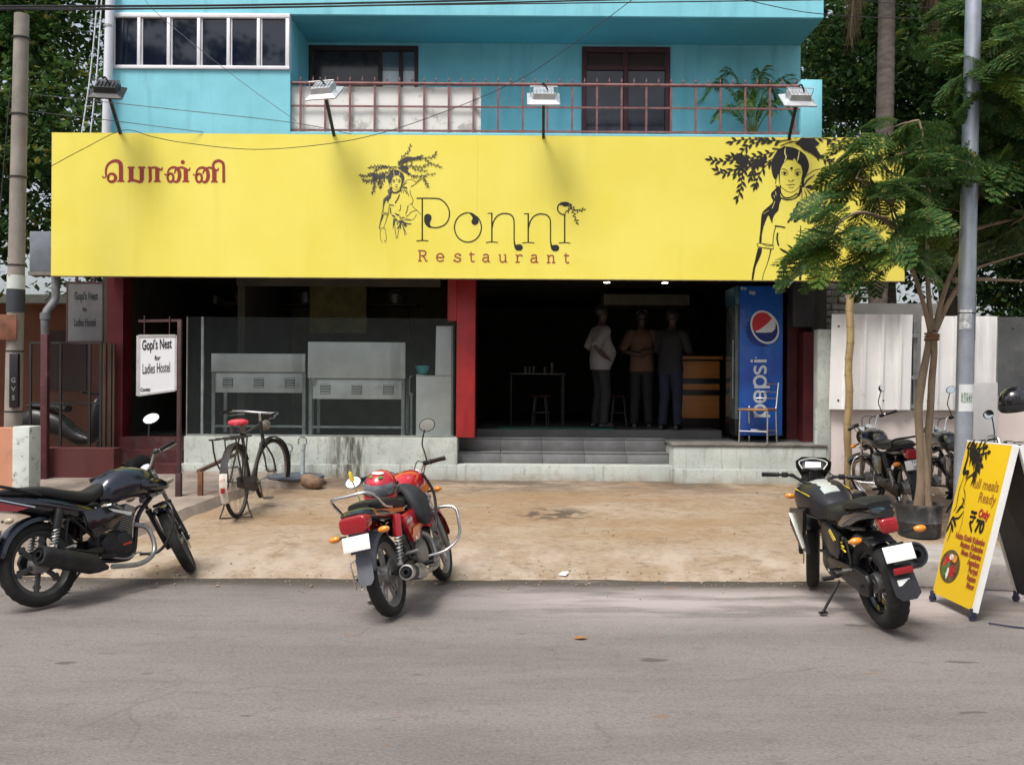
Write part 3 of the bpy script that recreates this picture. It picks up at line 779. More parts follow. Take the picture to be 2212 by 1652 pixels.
def woman(fn, ink, small, name):
    """the painted woman; drawn in the big figure's own units"""
    k = Ink(fn); rs = lambda q: [(748 + (a - 545) / .607, 120 + (b - 455) / .607) for a, b in q]
    t = 1.5 if small else 1.0
    S = lambda q, w, **kw: k.stroke(q, [a * t for a in w] if isinstance(w, list) else w * t, **kw)
    k.fill([(820, 160), (895, 120), (980, 128), (1060, 160), (1130, 215), (1165, 290), (1172, 350), (1150, 420), (1120, 480), (1112, 560), (1088, 570), (1085, 480), (1098, 410), (1080, 330), (1045, 305), (1005, 245), (990, 275), (930, 265), (890, 300), (865, 345), (848, 400), (845, 480), (850, 520), (838, 490), (828, 420), (815, 470), (785, 480), (760, 420), (748, 330), (760, 260)], 2)
    S([(835, 400), (835, 480), (850, 550), (885, 590), (930, 620), (975, 630), (1020, 610), (1060, 570), (1085, 510)], 5)
    S([(862, 376), (900, 370), (942, 406)], 8, taper=.6); S([(1005, 395), (1040, 372), (1080, 378)], 8, taper=.6)
    S([(858, 415), (885, 402), (910, 407), (942, 432)], 8, taper=.6); S([(865, 422), (895, 440), (935, 440)], 3); k.dot(899, 421, 14)
    S([(1005, 421), (1035, 402), (1065, 404), (1088, 416)], 8, taper=.6); S([(1008, 432), (1045, 446), (1074, 430)], 3); k.dot(1041, 425, 16)
    k.dot(976, 362, 16); k.dot(977, 392, 5)
    S([(940, 485), (946, 505), (968, 510)], 5); S([(962, 509), (980, 506), (1002, 488)], 7)
    S([(918, 545), (960, 549), (975, 541), (1016, 548)], 8, taper=.5); S([(945, 570), (970, 580), (1002, 571)], 5)
    S([(850, 550), (852, 620), (878, 672), (920, 692), (980, 680), (1042, 640)], 14); S([(856, 690), (920, 713), (1000, 702), (1052, 665)], 14); S([(1082, 555), (1072, 620), (1050, 670)], 26)
    S([(803, 480), (798, 535)], 9, n=1); k.dot(805, 560, 9)
    k.fill([(762, 625), (790, 598), (830, 555), (850, 600), (850, 660), (862, 700), (840, 760), (828, 830), (792, 870), (766, 925), (762, 975), (738, 930), (718, 885), (690, 940), (665, 1010), (645, 1100), (640, 1185), (614, 1185), (625, 1080), (634, 960), (640, 890), (660, 840), (710, 795), (755, 755), (770, 720), (752, 690), (746, 650)], 2)
    S([(600, 1197), (640, 1200), (770, 1216)], 6); S([(598, 1236), (660, 1247), (772, 1262)], 8); S([(640, 1195), (700, 1226), (770, 1224)], 6); S([(598, 1197), (592, 1216), (598, 1238)], 6); S([(770, 1212), (776, 1240), (768, 1264)], 5)
    k.fill([(602, 1250), (646, 1256), (632, 1330), (592, 1420), (570, 1480), (548, 1607), (529, 1607), (546, 1480), (566, 1400), (586, 1310)], 2)
    S([(800, 1015), (780, 1080), (770, 1160), (768, 1210)], 8); S([(745, 1265), (730, 1340), (700, 1440), (665, 1530), (650, 1607)], [14, 10, 7, 6, 6])
    S([(788, 1004), (850, 1011), (905, 1022)], 15); S([(1050, 745), (1000, 860), (935, 968)], 20); S([(822, 1080), (815, 1150), (832, 1225)], 18)
    S([(1105, 580), (1150, 500), (1240, 430)], 18, taper=.7); k.fill([(1120, 575), (1180, 545), (1245, 578), (1230, 600), (1180, 592)], 2); S([(1118, 600), (1140, 660), (1146, 725)], 11, taper=.8); S([(1090, 590), (1092, 700)], 9, n=1); S([(1140, 590), (1200, 670), (1240, 750)], 15, taper=.8)
    S([(840, 1250), (900, 1290), (948, 1306)], 26, taper=.9); S([(895, 1330), (950, 1372), (1005, 1390)], 28, taper=.9); S([(880, 1360), (920, 1402), (990, 1420), (1080, 1400), (1200, 1385), (1330, 1400)], 10)
    S([(1070, 1290), (1056, 1322), (1086, 1352), (1155, 1310)], 14); S([(925, 1210), (1000, 1262), (1050, 1250)], 26, taper=.9)
    k.fill([(1030, 1420), (1090, 1400), (1160, 1430), (1240, 1465), (1340, 1478), (1340, 1498), (1250, 1495), (1130, 1470), (1100, 1480), (1085, 1530), (1085, 1605), (1057, 1605), (1060, 1540), (1000, 1600), (967, 1605), (1030, 1530), (1050, 1470)], 2)
    S([(1130, 1470), (1180, 1530), (1225, 1568)], 24, taper=.9); S([(1160, 1460), (1200, 1500), (1245, 1542)], 20, taper=.9); S([(1040, 1430), (1000, 1470), (984, 1518)], 16, taper=.7)
    k.fill([(890, 1385), (926, 1420), (924, 1470), (900, 1530), (888, 1605), (878, 1605), (880, 1500), (884, 1440)], 2)
    # raised arm, torso and skirt to the right
    for q, w in (([(760, 680), (800, 640), (850, 612), (920, 605)], 6), ([(920, 605), (985, 640), (1060, 560)], 6), ([(900, 720), (960, 680), (1010, 640), (1070, 590)], 9), ([(890, 770), (895, 830), (925, 890), (935, 930), (915, 975), (880, 985)], 8),
                 ([(915, 975), (940, 1030), (1000, 1080), (1050, 1140)], 6), ([(860, 1000), (840, 1080), (820, 1130)], 11), ([(820, 1160), (850, 1160), (910, 1100), (990, 1075)], 8), ([(770, 1180), (900, 1220), (950, 1200), (990, 1130)], 6),
                 ([(745, 990), (740, 1060), (715, 1090)], 9), ([(830, 760), (850, 810), (875, 860)], 9)):
        S(rs(q), w / .607 * .7)
    if small:
        for q, w in (([(655, 1220), (655, 1330), (685, 1510), (720, 1340), (740, 1280)], 5), ([(770, 1300), (800, 1400), (812, 1465)], 6), ([(770, 1290), (832, 1440)], 6), ([(440, 1360), (430, 1450), (440, 1520), (465, 1570)], 4), ([(510, 1360), (520, 1450), (525, 1520), (505, 1560), (495, 1530)], 4), ([(430, 1362), (470, 1346), (512, 1362)], 5)):
            S(rs(q), w / .607)
    # branches on her head
    kw = dict(w=9 * t)
    for i, (q, nl, ln, lw) in enumerate((
            ([(790, 180), (640, 215), (500, 250), (350, 270), (200, 285), (80, 270)], 20, 78, 32), ([(760, 260), (620, 330), (470, 350), (425, 450), (415, 560), (378, 690)], 18, 82, 34), ([(450, 330), (330, 380), (230, 420), (150, 390)], 10, 80, 32),
            ([(760, 50), (640, 60), (500, 110), (410, 190)], 11, 78, 32), ([(740, 280), (640, 390), (590, 500), (572, 550)], 9, 80, 32), ([(850, 50), (720, 55), (600, 45), (450, 40), (310, 65)], 15, 78, 30), ([(700, 230), (560, 290), (430, 250), (300, 230)], 15, 74, 34), ([(560, 300), (440, 330), (360, 430)], 8, 74, 34), ([(640, 250), (560, 380), (520, 460)], 9, 74, 32))):
        k.sprig(q, nl, ln, lw, seed=i + 1, **kw)
    k.fill([(330, 215), (400, 200), (470, 240), (500, 300), (440, 340), (370, 310)], 2); k.fill([(540, 290), (640, 250), (700, 270), (620, 340), (560, 340)], 2)
    S([(800, 110), (850, 62), (970, 40)], 13); S([(850, 112), (960, 72), (1060, 60)], 11); S([(760, 140), (850, 150), (900, 118)], 16)
    k.fill([(1040, 60), (1080, 32), (1230, 32), (1290, 85), (1240, 125), (1290, 200), (1320, 260), (1250, 240), (1180, 190), (1110, 160), (1060, 110), (1010, 90)], 1)
    for i, (q, nl, sz) in enumerate((([(700, 400), (850, 330), (950, 290), (1060, 250)], 13, 42), ([(700, 380), (780, 250), (860, 190), (885, 95)], 10, 44), ([(950, 300), (1130, 280), (1240, 260), (1280, 205)], 11, 44), ([(1100, 280), (1200, 360), (1345, 410)], 10, 46),
                                     ([(740, 400), (900, 400), (1050, 420), (1150, 380)], 14, 44), ([(760, 430), (900, 540), (1000, 560), (1240, 520)], 16, 46), ([(1090, 540), (1110, 620), (1160, 700)], 8, 46), ([(900, 340), (960, 450), (1120, 470)], 10, 42))):
        k.sprig(rs(q), nl, sz / .607, sz * .4 / .607, seed=20 + i, **kw)
    if small: k.fill(rs([(700, 380), (760, 300), (850, 255), (950, 270), (1050, 245), (1055, 295), (900, 312), (800, 345)]), 2)
    o = k.build(name, ink, SG, smooth=False, tri=True)
    h = Ink(fn, .0065)
    for q, w in (([(905, 137), (900, 190), (915, 240), (895, 290)], 13), ([(1062, 168), (1050, 240), (1038, 285)], 14), ([(797, 620), (802, 665)], 12), ([(777, 660), (787, 692)], 10), ([(790, 732), (758, 812)], 11), ([(720, 832), (660, 872)], 7)): h.stroke(q, w, taper=.5)
    h.dot(1136, 69, 11)
    h.build('highlight', M_hl, o, smooth=False, tri=True)
woman(zmap(1760, 340, 4.463), M_ink, False, 'painted_woman')
fs = zmap(880, 350, 6.117)
woman(lambda x, y, l: fs(545 + (x - 748) * .607, 455 + (y - 120) * .607, l), M_inkg, True, 'painted_woman')

# ------------------------------------------------------------------ floodlights on arms above the sign
M_blk = mat('black steel', (.018, .018, .020), .5, var=.3)
M_galv = mat('pale floodlight metal', (.55, .56, .58), .4, metal=.4, var=.15)
M_lens = mat('floodlight glass', (.35, .36, .38), .1, var=.1)
def flood(bu, bv, tu, tv, D2, dark, label, yaw=0.0):
    """arm from the sign's top (bu,bv) to the lamp head (tu,tv) at distance D2"""
    a = P(bu, bv + 4, SD + .14); b = P(tu, tv, D2)
    t = thing('floodlight', label, 'floodlight', a, group='floodlights over the signboard')
    a.z = SZ1 - .12
    MB().bar(a, b + V((0, 0, .02)), .035, .035).build('arm', M_blk, t)
    MB().box((a.x, SD + .11, SZ1 - .09), (.07, .05, .10)).build('foot_plate', M_blk, t)
    m = M_blk if dark else M_galv
    rot = Matrix.Rotation(yaw, 3, 'Z') @ Matrix.Rotation(R(40), 3, 'X')
    F = Matrix.Translation(b) @ rot.to_4x4()
    q = MB(F); w, d, h = .20, .13, .085
    lo = [V(p) for p in ((-w, -d * 1.25, -.02), (w, -d * 1.25, -.02), (w, d * 1.25, -.02), (-w, d * 1.25, -.02))]
    l2 = [p + V((0, 0, .016)) for p in lo]
    mi = [V((p.x * .68, p.y * .66, .03)) for p in lo]; up = [V((p.x * .60, p.y * .58, .10)) for p in lo]
    q.rings([lo, l2, mi, up]).build('housing', m, t)
    MB(F).box((0, 0, -.022), (w * 1.8, d * 2.2, .006)).build('lens', M_lens, t)
    f = MB(F)
    for i in range(5): f.box((-.09 + i * .045, 0, .108), (.008, d * 1.1, .02))
    f.build('cooling_fins', m, t)
    MB(F).tube([(-.15, 0, .03), (-.165, .0, .09), (-.165, 0, .15), (.165, 0, .15), (.165, 0, .09), (.15, 0, .03)], .007, 6).build('bracket', m if not dark else M_blk, t)
    MB(F).tube([(-.02, .02, .16), (.0, .0, .19), (.03, -.02, .15), (.05, -.03, .11)], .011, 6, 4).build('supply_cable', M_blk, t)
flood(268, 287, 232, 199, 11.55, True, 'dark floodlight on a slanting arm above the Tamil lettering', .15)
flood(727, 291, 701, 201, 11.5, False, 'pale floodlight in front of the white sheet on the railing', -.25)
flood(1174, 298, 1174, 213, 11.5, False, 'pale floodlight on the upright arm in front of the blue wall')
flood(1699, 298, 1723, 216, 11.55, False, 'pale floodlight beside the balcony corner pillar', .05)

# small grey box sign behind the left end of the board
t = thing('box_sign', 'grey box sign sticking out behind the left end of the yellow board', 'sign', (PX(85, 12.3), 12.35, P(85, 585, 12.3).z))
a, b = P(63, 586, 12.3), P(118, 500, 12.3)
MB().box2((a.x, 12.3, a.z), (b.x, 12.48, b.z), .01).build('box', mat('grey sign box', (.14, .16, .19), .6, var=.15), t)
MB().box2((a.x - .01, 12.29, a.z - .05), (b.x + .2, 12.5, a.z - .001)).build('ledge', mat('weathered ledge', (.16, .155, .14), .8), t)

# ------------------------------------------------------------------ motorbikes
M_tyre = mat('dusty tyre rubber', (.014, .0135, .013), .85, var=.3, scale=12, bump=.3, bscale=90, dirt=(7, .52, .74, (.06, .052, .044), .45))
M_chrome = mat('chrome', (.72, .72, .73), .16, metal=1.0, var=.06)
M_steel = mat('brushed steel', (.42, .42, .42), .38, metal=.9, var=.2, dirt=(9, .5, .7, (.16, .13, .10), .5))
M_alloy = mat('grey alloy', (.30, .29, .28), .45, metal=.6, var=.2, dirt=(8, .5, .7, (.17, .14, .11), .5))
M_eng = mat('dark engine casting', (.026, .026, .028), .45, metal=.4, var=.35, scale=12, dirt=(9, .55, .75, (.07, .06, .05), .4))
M_plas = mat('black plastic', (.009, .009, .010), .38, var=.2, dirt=(5, .56, .75, (.045, .04, .035), .3))
M_seat = mat('black vinyl seat', (.011, .011, .012), .5, var=.2, bump=.3, bscale=160, dirt=(4, .55, .75, (.035, .032, .03), .4))
M_plate = mat('white number plate', (.78, .78, .76), .45, var=.04)
M_smudge = mat('worn plate print', (.30, .30, .31), .6, var=.5, scale=18)
M_tail = mat('red lamp lens', (.30, .008, .014), .15, var=.1, coat=.6)
M_amber = mat('amber lamp lens', (.80, .26, .02), .18, var=.1, coat=.6)
M_clear = mat('clear lamp glass', (.55, .57, .60), .08, var=.05, coat=.6)
M_mirror = mat('mirror glass', (.80, .82, .84), .03, metal=1.0, var=.02)
M_blackp = mat('gloss black paint', (.010, .010, .013), .14, var=.1, coat=.8)
M_darkb = mat('dark blue grey paint', (.022, .025, .038), .2, var=.12, coat=.7, metal=.2)
M_greyp = mat('matt graphite paint', (.026, .026, .030), .34, var=.12, metal=.3)
M_redb = mat('red bike paint', (.46, .010, .020), .18, var=.06, coat=.8)
M_orange = mat('orange sticker', (.72, .19, .02), .3, var=.1, coat=.5)
M_silver = mat('silver sticker', (.62, .64, .60), .3, var=.1, metal=.4)
M_yst = mat('yellow sticker', (.75, .55, .05), .35, var=.1)
M_pipe = mat('black exhaust', (.020, .019, .021), .45, var=.3, metal=.3, dirt=(6, .55, .75, (.06, .05, .043), .4))
M_disc = mat('brake disc steel', (.5, .5, .5), .3, metal=1.0, var=.1)

def arc(c, r, a0, a1, n, y=0.0): return [V((c[0] + r * math.cos(R(a0 + (a1 - a0) * i / n)), y, c[1] + r * math.sin(R(a0 + (a1 - a0) * i / n)))) for i in range(n + 1)]
def fender(mb, c, r, a0, a1, hw, drop, n=22, th=.004):
    """curved mudguard: arched cross-section swept round a wheel centre c=(x,z)"""
    rr = []
    for i in range(n + 1):
        a = R(a0 + (a1 - a0) * i / n); d = V((math.cos(a), 0, math.sin(a)))
        e = 1.0 if 0 < i < n else .8
        ring = []
        for (yy, dr) in ((-1, -drop), (-.92, -.35 * drop), (-.55, -.02), (0, .0), (.55, -.02), (.92, -.35 * drop), (1, -drop), (.9, -.4 * drop - th), (.5, -.02 - th), (0, -th), (-.5, -.02 - th), (-.9, -.4 * drop - th)):
            k = dr if abs(yy) > .6 else (dr * .3)
            ring.append(V((c[0], 0, c[1])) + d * (r + k) + V((0, yy * hw * e, 0)))
        rr.append(ring)
    mb.rings(rr); return mb
def oval(mb, c, nrm, rx, ry, th=.012, up=(0, 0, 1), seg=20):
    n_ = V(nrm).normalized(); x = V(up).cross(n_).normalized(); y = n_.cross(x); c = V(c)
    f = lambda k, h: [c + n_ * h + x * rx * k * math.cos(2 * PI * i / seg) + y * ry * k * math.sin(2 * PI * i / seg) for i in range(seg)]
    mb.rings([f(.7, -th), f(.95, -th * .4), f(1, 0)]); return mb, [c + n_ * .0015 + x * rx * .9 * math.cos(2 * PI * i / seg) + y * ry * .9 * math.sin(2 * PI * i / seg) for i in range(seg)]

def bike_wheel(root, c, r, tw, M, kind_, spokes, rim_m, disc=None, name='wheel', tread=56):
    """hub object with tyre and rim as its pieces; axis along y"""
    c = V(c); X = M
    hub = MB(X).lathe([(.0, -.05), (.022, -.05), (.03, -.04), (.05, -.028), (.05, .028), (.03, .04), (.022, .05), (0, .05)], c, (0, 1, 0), 20)
    if disc is not None: hub.lathe([(.058, disc - .003), (.118, disc - .003), (.118, disc + .003), (.058, disc + .003), (.058, disc - .003)], c, (0, 1, 0), 28)
    else: hub.lathe([(0, -.045), (.068, -.045), (.072, -.02), (.072, .02), (.068, .045), (0, .045)], c, (0, 1, 0), 24)
    h = hub.build(name, M_alloy if disc is None else M_disc, root, w=False)
    rb = r - tw * .72                       # bead radius
    t = MB(X); hw = tw / 2
    prof = [(rb, -hw * .72), (rb + .006, -hw * .86), (rb + tw * .3, -hw), (r - tw * .22, -hw * .93), (r - tw * .06, -hw * .66), (r - .004, -hw * .33), (r, 0), (r - .004, hw * .33), (r - tw * .06, hw * .66), (r - tw * .22, hw * .93), (rb + tw * .3, hw), (rb + .006, hw * .86), (rb, hw * .72)]
    nseg = tread * 2; rings_ = []
    for j in range(nseg):
        a = 2 * PI * j / nseg; ring = []
        for q, (rr_, hh) in enumerate(prof):
            g = 0.0
            if q in (3, 4, 8, 9) and (j // 2) % 2 == 0: g = tw * .045
            if q in (5, 7) and (j // 2 + 1) % 3 == 0: g = tw * .035
            ring.append(V((c.x + (rr_ - g) * math.cos(a), c.y + hh, c.z + (rr_ - g) * math.sin(a))))
        rings_.append(ring)
    t.rings(rings_, closed=True).build('tyre', M_tyre, h, w=False, ang=50)
    k = MB(X)
    k.lathe([(rb - .004, -hw * .74), (rb + .010, -hw * .70), (rb + .004, -hw * .55), (rb - .022, -hw * .3), (rb - .026, 0), (rb - .022, hw * .3), (rb + .004, hw * .55), (rb + .010, hw * .70), (rb - .004, hw * .74), (rb - .012, hw * .5), (rb - .034, hw * .25), (rb - .036, 0), (rb - .034, -hw * .25), (rb - .012, -hw * .5), (rb - .004, -hw * .74)], c, (0, 1, 0), 48)
    if kind_ == 'alloy':
        for i in range(spokes):
            a = 2 * PI * i / spokes + .3; d = V((math.cos(a), 0, math.sin(a))); q = V((-d.z, 0, d.x))
            for sgn in ((-1, 1) if spokes <= 5 else (0,)):
                p0, p1 = c + d * .04 + q * .016 * sgn, c + d * (rb - .028) + q * .034 * sgn
                k.bar(p0, p1, .030 if spokes <= 5 else .036, .016 if spokes <= 5 else .024, up=(0, 1, 0), bev=.004)
            k.bar(c + d * (rb - .07) - q * .03, c + d * (rb - .07) + q * .03, .024, .012, up=(0, 1, 0))
    else:
        for i in range(36):
            a = 2 * PI * i / 36; b = a + (.5 if i % 2 else -.5) * .9; s_ = .03 if (i // 2) % 2 else -.03
            k.tube([c + V((.04 * math.cos(b), s_, .04 * math.sin(b))), c + V(((rb - .03) * math.cos(a), s_ * .2, (rb - .03) * math.sin(a)))], .0018, 4, cap=False)
    k.build('rim', rim_m, h, w=False)
    return h

def motorbike(cfg):
    g = cfg.get
    root = thing('motorcycle', cfg['label'], 'motorcycle', cfg['loc'], (R(-cfg['lean']), 0, R(cfg['yaw'])), 'motorcycles parked in front of the restaurant')
    WM[root] = Matrix.Identity(4)
    wb, rf, rr = cfg['wb'], cfg['rf'], cfg['rr']; twf, twr = cfg['twf'], cfg['twr']
    rake = R(cfg.get('rake', 26)); ax = V((-math.sin(rake), 0, math.cos(rake))); perp = V((math.cos(rake), 0, math.sin(rake)))
    off = .045
    piv = V((wb, 0, rf)) - perp * off
    S = Matrix.Translation(piv) @ Matrix.Rotation(R(cfg['steer']), 4, ax) @ Matrix.Translation(-piv)
    A = lambda t, y=0.0, f=0.0: V((wb, y, rf)) + ax * t + perp * f           # along the fork from the front axle
    body, frame_m = cfg['paint'], cfg.get('frame_m', M_plas)
    b = lambda mb, n, m, p=root: mb.build(n, m, p, w=False)
    st = lambda: MB(S)
    # wheels
    bike_wheel(root, (0, 0, rr), rr, twr, None, cfg['wheel'], g('spokes', 5), cfg['rim_m'], g('rdisc'))
    bike_wheel(root, (wb, 0, rf), rf, twf, S, cfg['wheel'], g('spokes', 5), cfg['rim_m'], g('fdisc'))
    # fork
    fy = twf / 2 + .045
    for s_ in (-1, 1):
        f = st().tube([A(.30, s_ * fy), A(.66, s_ * fy)], .0165, 12)
        fk = b(f, 'fork_leg', g('fork_m', M_chrome))
        b(st().lathe([(.0, -.035), (.02, -.035), (.022, .0), (.024, .05), (.024, .33), (.028, .345), (.028, .36), (.017, .365)], A(0, s_ * fy), ax, 14), 'fork_slider', g('slider_m', M_alloy), fk)
    tc = st()
    for h in (.47, .64): tc.box(A(h, 0, -.02), (.085, fy * 2 + .05, .03), Matrix.Rotation(-rake, 3, 'Y'), .008)
    tc.tube([A(.46, 0, -off), A(.66, 0, -off)], .028, 12)
    b(tc, 'fork_clamp', g('clamp_m', M_steel))
    b(st().tube([A(0, -fy - .03), A(0, fy + .03)], .012, 8), 'front_axle', M_steel)
    if g('fdisc') is not None: b(st().box(A(.10, g('fdisc'), -.07), (.05, .045, .085), Matrix.Rotation(-rake - .6, 3, 'Y'), .01), 'brake_caliper', M_eng)
    # front fender
    fd = fender(st(), (wb, rf), rf + .032, g('ff0', 18), g('ff1', 150), twf / 2 + g('ffw', .026), .05)
    fo = b(fd, 'front_fender', g('fender_m', body))
    q = st()
    for s_ in (-1, 1):
        q.tube([A(.05, s_ * (fy - .015)), A(.22, s_ * (twf / 2 + .028), -.03), A(rf * .98, s_ * (twf / 2 + .02), -.02)], .007, 6, 3)
    b(q, 'fender_stay', M_steel, fo)
    # handlebar
    hb0 = A(.69, 0, -.03); H = lambda dx, y, dz: hb0 + V((dx, y, dz)); up_ = g('bar_up', .09); bw = g('bar_w', .36); bk = g('bar_back', .10)
    pts = [H(-bk, -bw, up_), H(-bk * .6, -bw + .12, up_), H(-.01, -.17, up_ - .005), H(.0, -.10, .02), H(0, -.05, 0), H(0, .05, 0), H(0, .10, .02), H(-.01, .17, up_ - .005), H(-bk * .6, bw - .12, up_), H(-bk, bw, up_)]
    hb = b(st().tube(pts, .0115, 10, 4), 'handlebar', g('bar_m', M_chrome))
    for s_ in (-1, 1):
        e0, e1 = H(-bk, s_ * bw, up_), H(-bk * .6, s_ * (bw - .12), up_); d = (e1 - e0)
        gr = st(); gr.tube([e0 - d * .06, e0 + d * .02, e0 + d * .06, e1, e1 + d * .02], [.014, .021, .0175, .0175, .023], 12); b(gr, 'grip', M_plas, hb)
        b(st().box(e1 + d.normalized() * .05, (.045, .05, .04), None, .008), 'switch_housing', M_plas, hb)
        lv = st().tube([e1 + d.normalized() * .03 + V((.03, 0, -.005)), e1 - d * .3 + V((.055, 0, -.012)), e0 + d * .02 + V((.05, s_ * .01, -.012))], [.008, .006, .005], 6, 3); b(lv, 'lever', g('lever_m', M_steel), hb)
        mk = g('mirrors', 'std')
        if mk != 'none' and not (mk == 'right' and s_ == 1):
            m0 = e1 + d.normalized() * .04 + V((0, 0, .015))
            tip = m0 + (V(cfg['mirror_l']) if (s_ == 1 and g('mirror_l')) else V((g('mx', .02), s_ * g('my', .10), g('mz', .22))))
            mid_ = m0.lerp(tip, .5) + V((.015, -s_ * .03, .02))
            b(st().tube([m0, m0.lerp(mid_, .5) + V((0, 0, .01)), mid_, tip], .006, 6, 3), 'mirror_stalk', M_plas if g('dark_stalk', True) else M_chrome, hb)
            nrm = V(cfg['mirror_n_l']) if (s_ == 1 and g('mirror_n_l')) else V(g('mirror_n', (-1, -.1 * s_, .05)))
            mm, face = oval(st(), tip + V((0, s_ * .03, .03)), nrm, g('mrx', .065), g('mry', .045), .03)
            mo = b(mm, 'mirror', M_plas, hb)
            MB(S).poly(face).build('mirror_glass', M_mirror, hb, w=False)
    cb = st()
    for s_ in (-1, 1):
        cb.tube([H(-.02, s_ * .2, up_), H(.10, s_ * .14, up_ - .02), H(.10, s_ * .05, -.10), H(.05, s_ * .04, -.22)], .0045, 5, 5)
    cb.tube([H(.02, -.16, up_), H(.13, -.06, up_ + .02), H(.10, .03, -.08)], .0045, 5, 5)
    b(cb, 'control_cable', M_plas, hb)
    # headlight, cluster, indicators
    hc = A(.56, 0, .07); hd = V((1, 0, -.06)).normalized()
    if g('head', 'round') == 'round':
        hl = b(st().lathe([(0, -.10), (.045, -.095), (.075, -.06), (.088, 0), (.09, .015)], hc, hd, 22), 'headlight', g('head_m', M_plas))
        b(st().lathe([(.086, .012), (.08, .022), (.05, .032), (0, .036)], hc, hd, 22), 'headlight_glass', M_clear, hl)
    else:
        hl = b(st().loft([(hc.x - .10, hc.z + .04, .06, .05), (hc.x - .02, hc.z + .03, .10, .105), (hc.x + .06, hc.z, .10, .10), (hc.x + .12, hc.z - .04, .055, .05)], 18, 4, 'x', 3), 'headlight', g('head_m', body))
        b(st().loft([(hc.x + .075, hc.z - .01, .085, .055), (hc.x + .115, hc.z - .035, .06, .045), (hc.x + .135, hc.z - .045, .03, .02)], 16, 3), 'headlight_glass', M_clear, hl)
        if g('visor', True) and g('cluster') == 'lcd': b(st().rings([[V((hc.x + dx, y, hc.z + dz)) for y in (-w_, -w_ * .5, w_ * .5, w_)] + [V((hc.x + dx + .008, y, hc.z + dz)) for y in (w_, w_ * .5, -w_ * .5, -w_)] for dx, dz, w_ in ((.06, .09, .09), (.03, .17, .135), (.0, .225, .14), (-.03, .265, .09))]), 'fly_screen', M_plas, hl)
        elif g('visor', True): b(st().prism([(hc.x + .03, -.09, hc.z + .09), (hc.x + .03, .09, hc.z + .09), (hc.x - .03, .12, hc.z + .17), (hc.x - .06, .07, hc.z + .235), (hc.x - .06, -.07, hc.z + .235), (hc.x - .03, -.12, hc.z + .17)], (-.006, 0, .002), .002), 'fly_screen', M_plas, hl)
    cl = st()
    if g('cluster', 'twin') == 'twin':
        for s_ in (-1, 1): cl.lathe([(0, -.05), (.03, -.05), (.042, -.02), (.045, .0), (.041, .006)], A(.70, s_ * .052, .035), ax + V((-.35, 0, 0)), 18)
        cl.box(A(.69, 0, .03), (.05, .07, .03), Matrix.Rotation(-.5, 3, 'Y'), .008)
        co = b(cl, 'instrument_cluster', M_plas)
        for s_ in (-1, 1):
            b(st().lathe([(.04, .0065), (.0, .0068)], A(.70, s_ * .052, .035), ax + V((-.35, 0, 0)), 18), 'dial', M_clear, co)
    else:
        rot = Matrix.Rotation(-.75, 3, 'Y')
        CL = A(.80, 0, .05)
        cl.box(CL, (.10, .18, .04), rot, .016).tube([A(.64, 0, 0), CL], .03, 8)
        co = b(cl, 'instrument_cluster', M_plas)
        b(st().box(CL + rot @ V((-.008, 0, .0225)), (.055, .12, .005), rot, .0015), 'display', mat('pale display', (.62, .68, .74), .12, var=.05), co)
        b(st().tube([CL + rot @ V((-.055, -.08, .024)), CL + rot @ V((.02, -.105, .024)), CL + rot @ V((.055, 0, .024)), CL + rot @ V((.02, .105, .024)), CL + rot @ V((-.055, .08, .024))], .005, 6, 4), 'cluster_bezel', M_silver, co)
    def indicator(p, d, stalk, S_=None):
        p = V(p); d = V(d)
        i0 = b(MB(S_).tube([p, p + d * stalk], .010, 8), 'indicator', M_plas)
        b(MB(S_).ell(p + d * (stalk + .035), (.028, .045, .024), 14, 8), 'indicator_lens', g('ind_m', M_amber), i0)
    for s_ in (-1, 1): indicator(A(.50, s_ * fy, .05), (0, s_, 0), .05, S)
    # tank, seat, cowl
    tk = b(MB().loft(cfg['tank'], 24, 5, 'x', g('tank_e', 2.5)), 'tank', cfg.get('tank_m', body))
    if g('cap'): b(MB().lathe([(0, .0), (.04, .0), (.042, .006), (.034, .012), (0, .013)], cfg['cap'][:3], cfg['cap'][3:], 20), 'fuel_cap', M_chrome, tk)
    for nm, sts, m in g('tank_extra', ()): b(MB().loft(sts, 14, 4, 'x', 3), nm, m, tk)
    for sg in cfg['seats']: b(MB().loft(sg, 20, 5, 'x', 2.8), 'seat', M_seat)
    b(MB().loft(cfg['cowl'], 20, 5, 'x', 2.6), 'tail_cowl', cfg.get('cowl_m', body))
    for pts_, y0, th, m in cfg['panels']:
        for s_ in (-1, 1): b(MB().prism([(x, s_ * (y0 + (.0 if z > .5 else -.01)), z) for x, z in pts_], (0, s_ * th, 0), .01), 'side_panel', m)
    for nm, pts_, y0, m in g('stickers', ()):
        for s_ in (-1, 1): b(MB().prism([(x, s_ * y0, z) for x, z in pts_], (0, s_ * .003, 0)), nm, m, tk if 'tank' in nm else root)
    # engine
    ex, ez = g('engine', (wb * .50, .37))
    en = MB().lathe([(0, -.115), (.06, -.115), (.10, -.10), (.115, -.075), (.118, .075), (.10, .10), (.06, .118), (0, .118)], (ex, 0, ez - .02), (0, 1, 0), 24)
    en.lathe([(0, -.125), (.05, -.125), (.075, -.11), (.08, .09), (.06, .11), (0, .11)], (ex - .13, 0, ez + .005), (0, 1, 0), 20)
    en.box((ex - .06, 0, ez + .02), (.26, .17, .15), None, .03)
    eo = b(en, 'engine', g('eng_m', M_eng))
    cyl = MB(); ti = R(g('cyl_tilt', 24)); cd = V((math.sin(ti), 0, math.cos(ti))); rot = Matrix.Rotation(ti, 3, 'Y')
    c0 = V((ex + .05, 0, ez + .08))
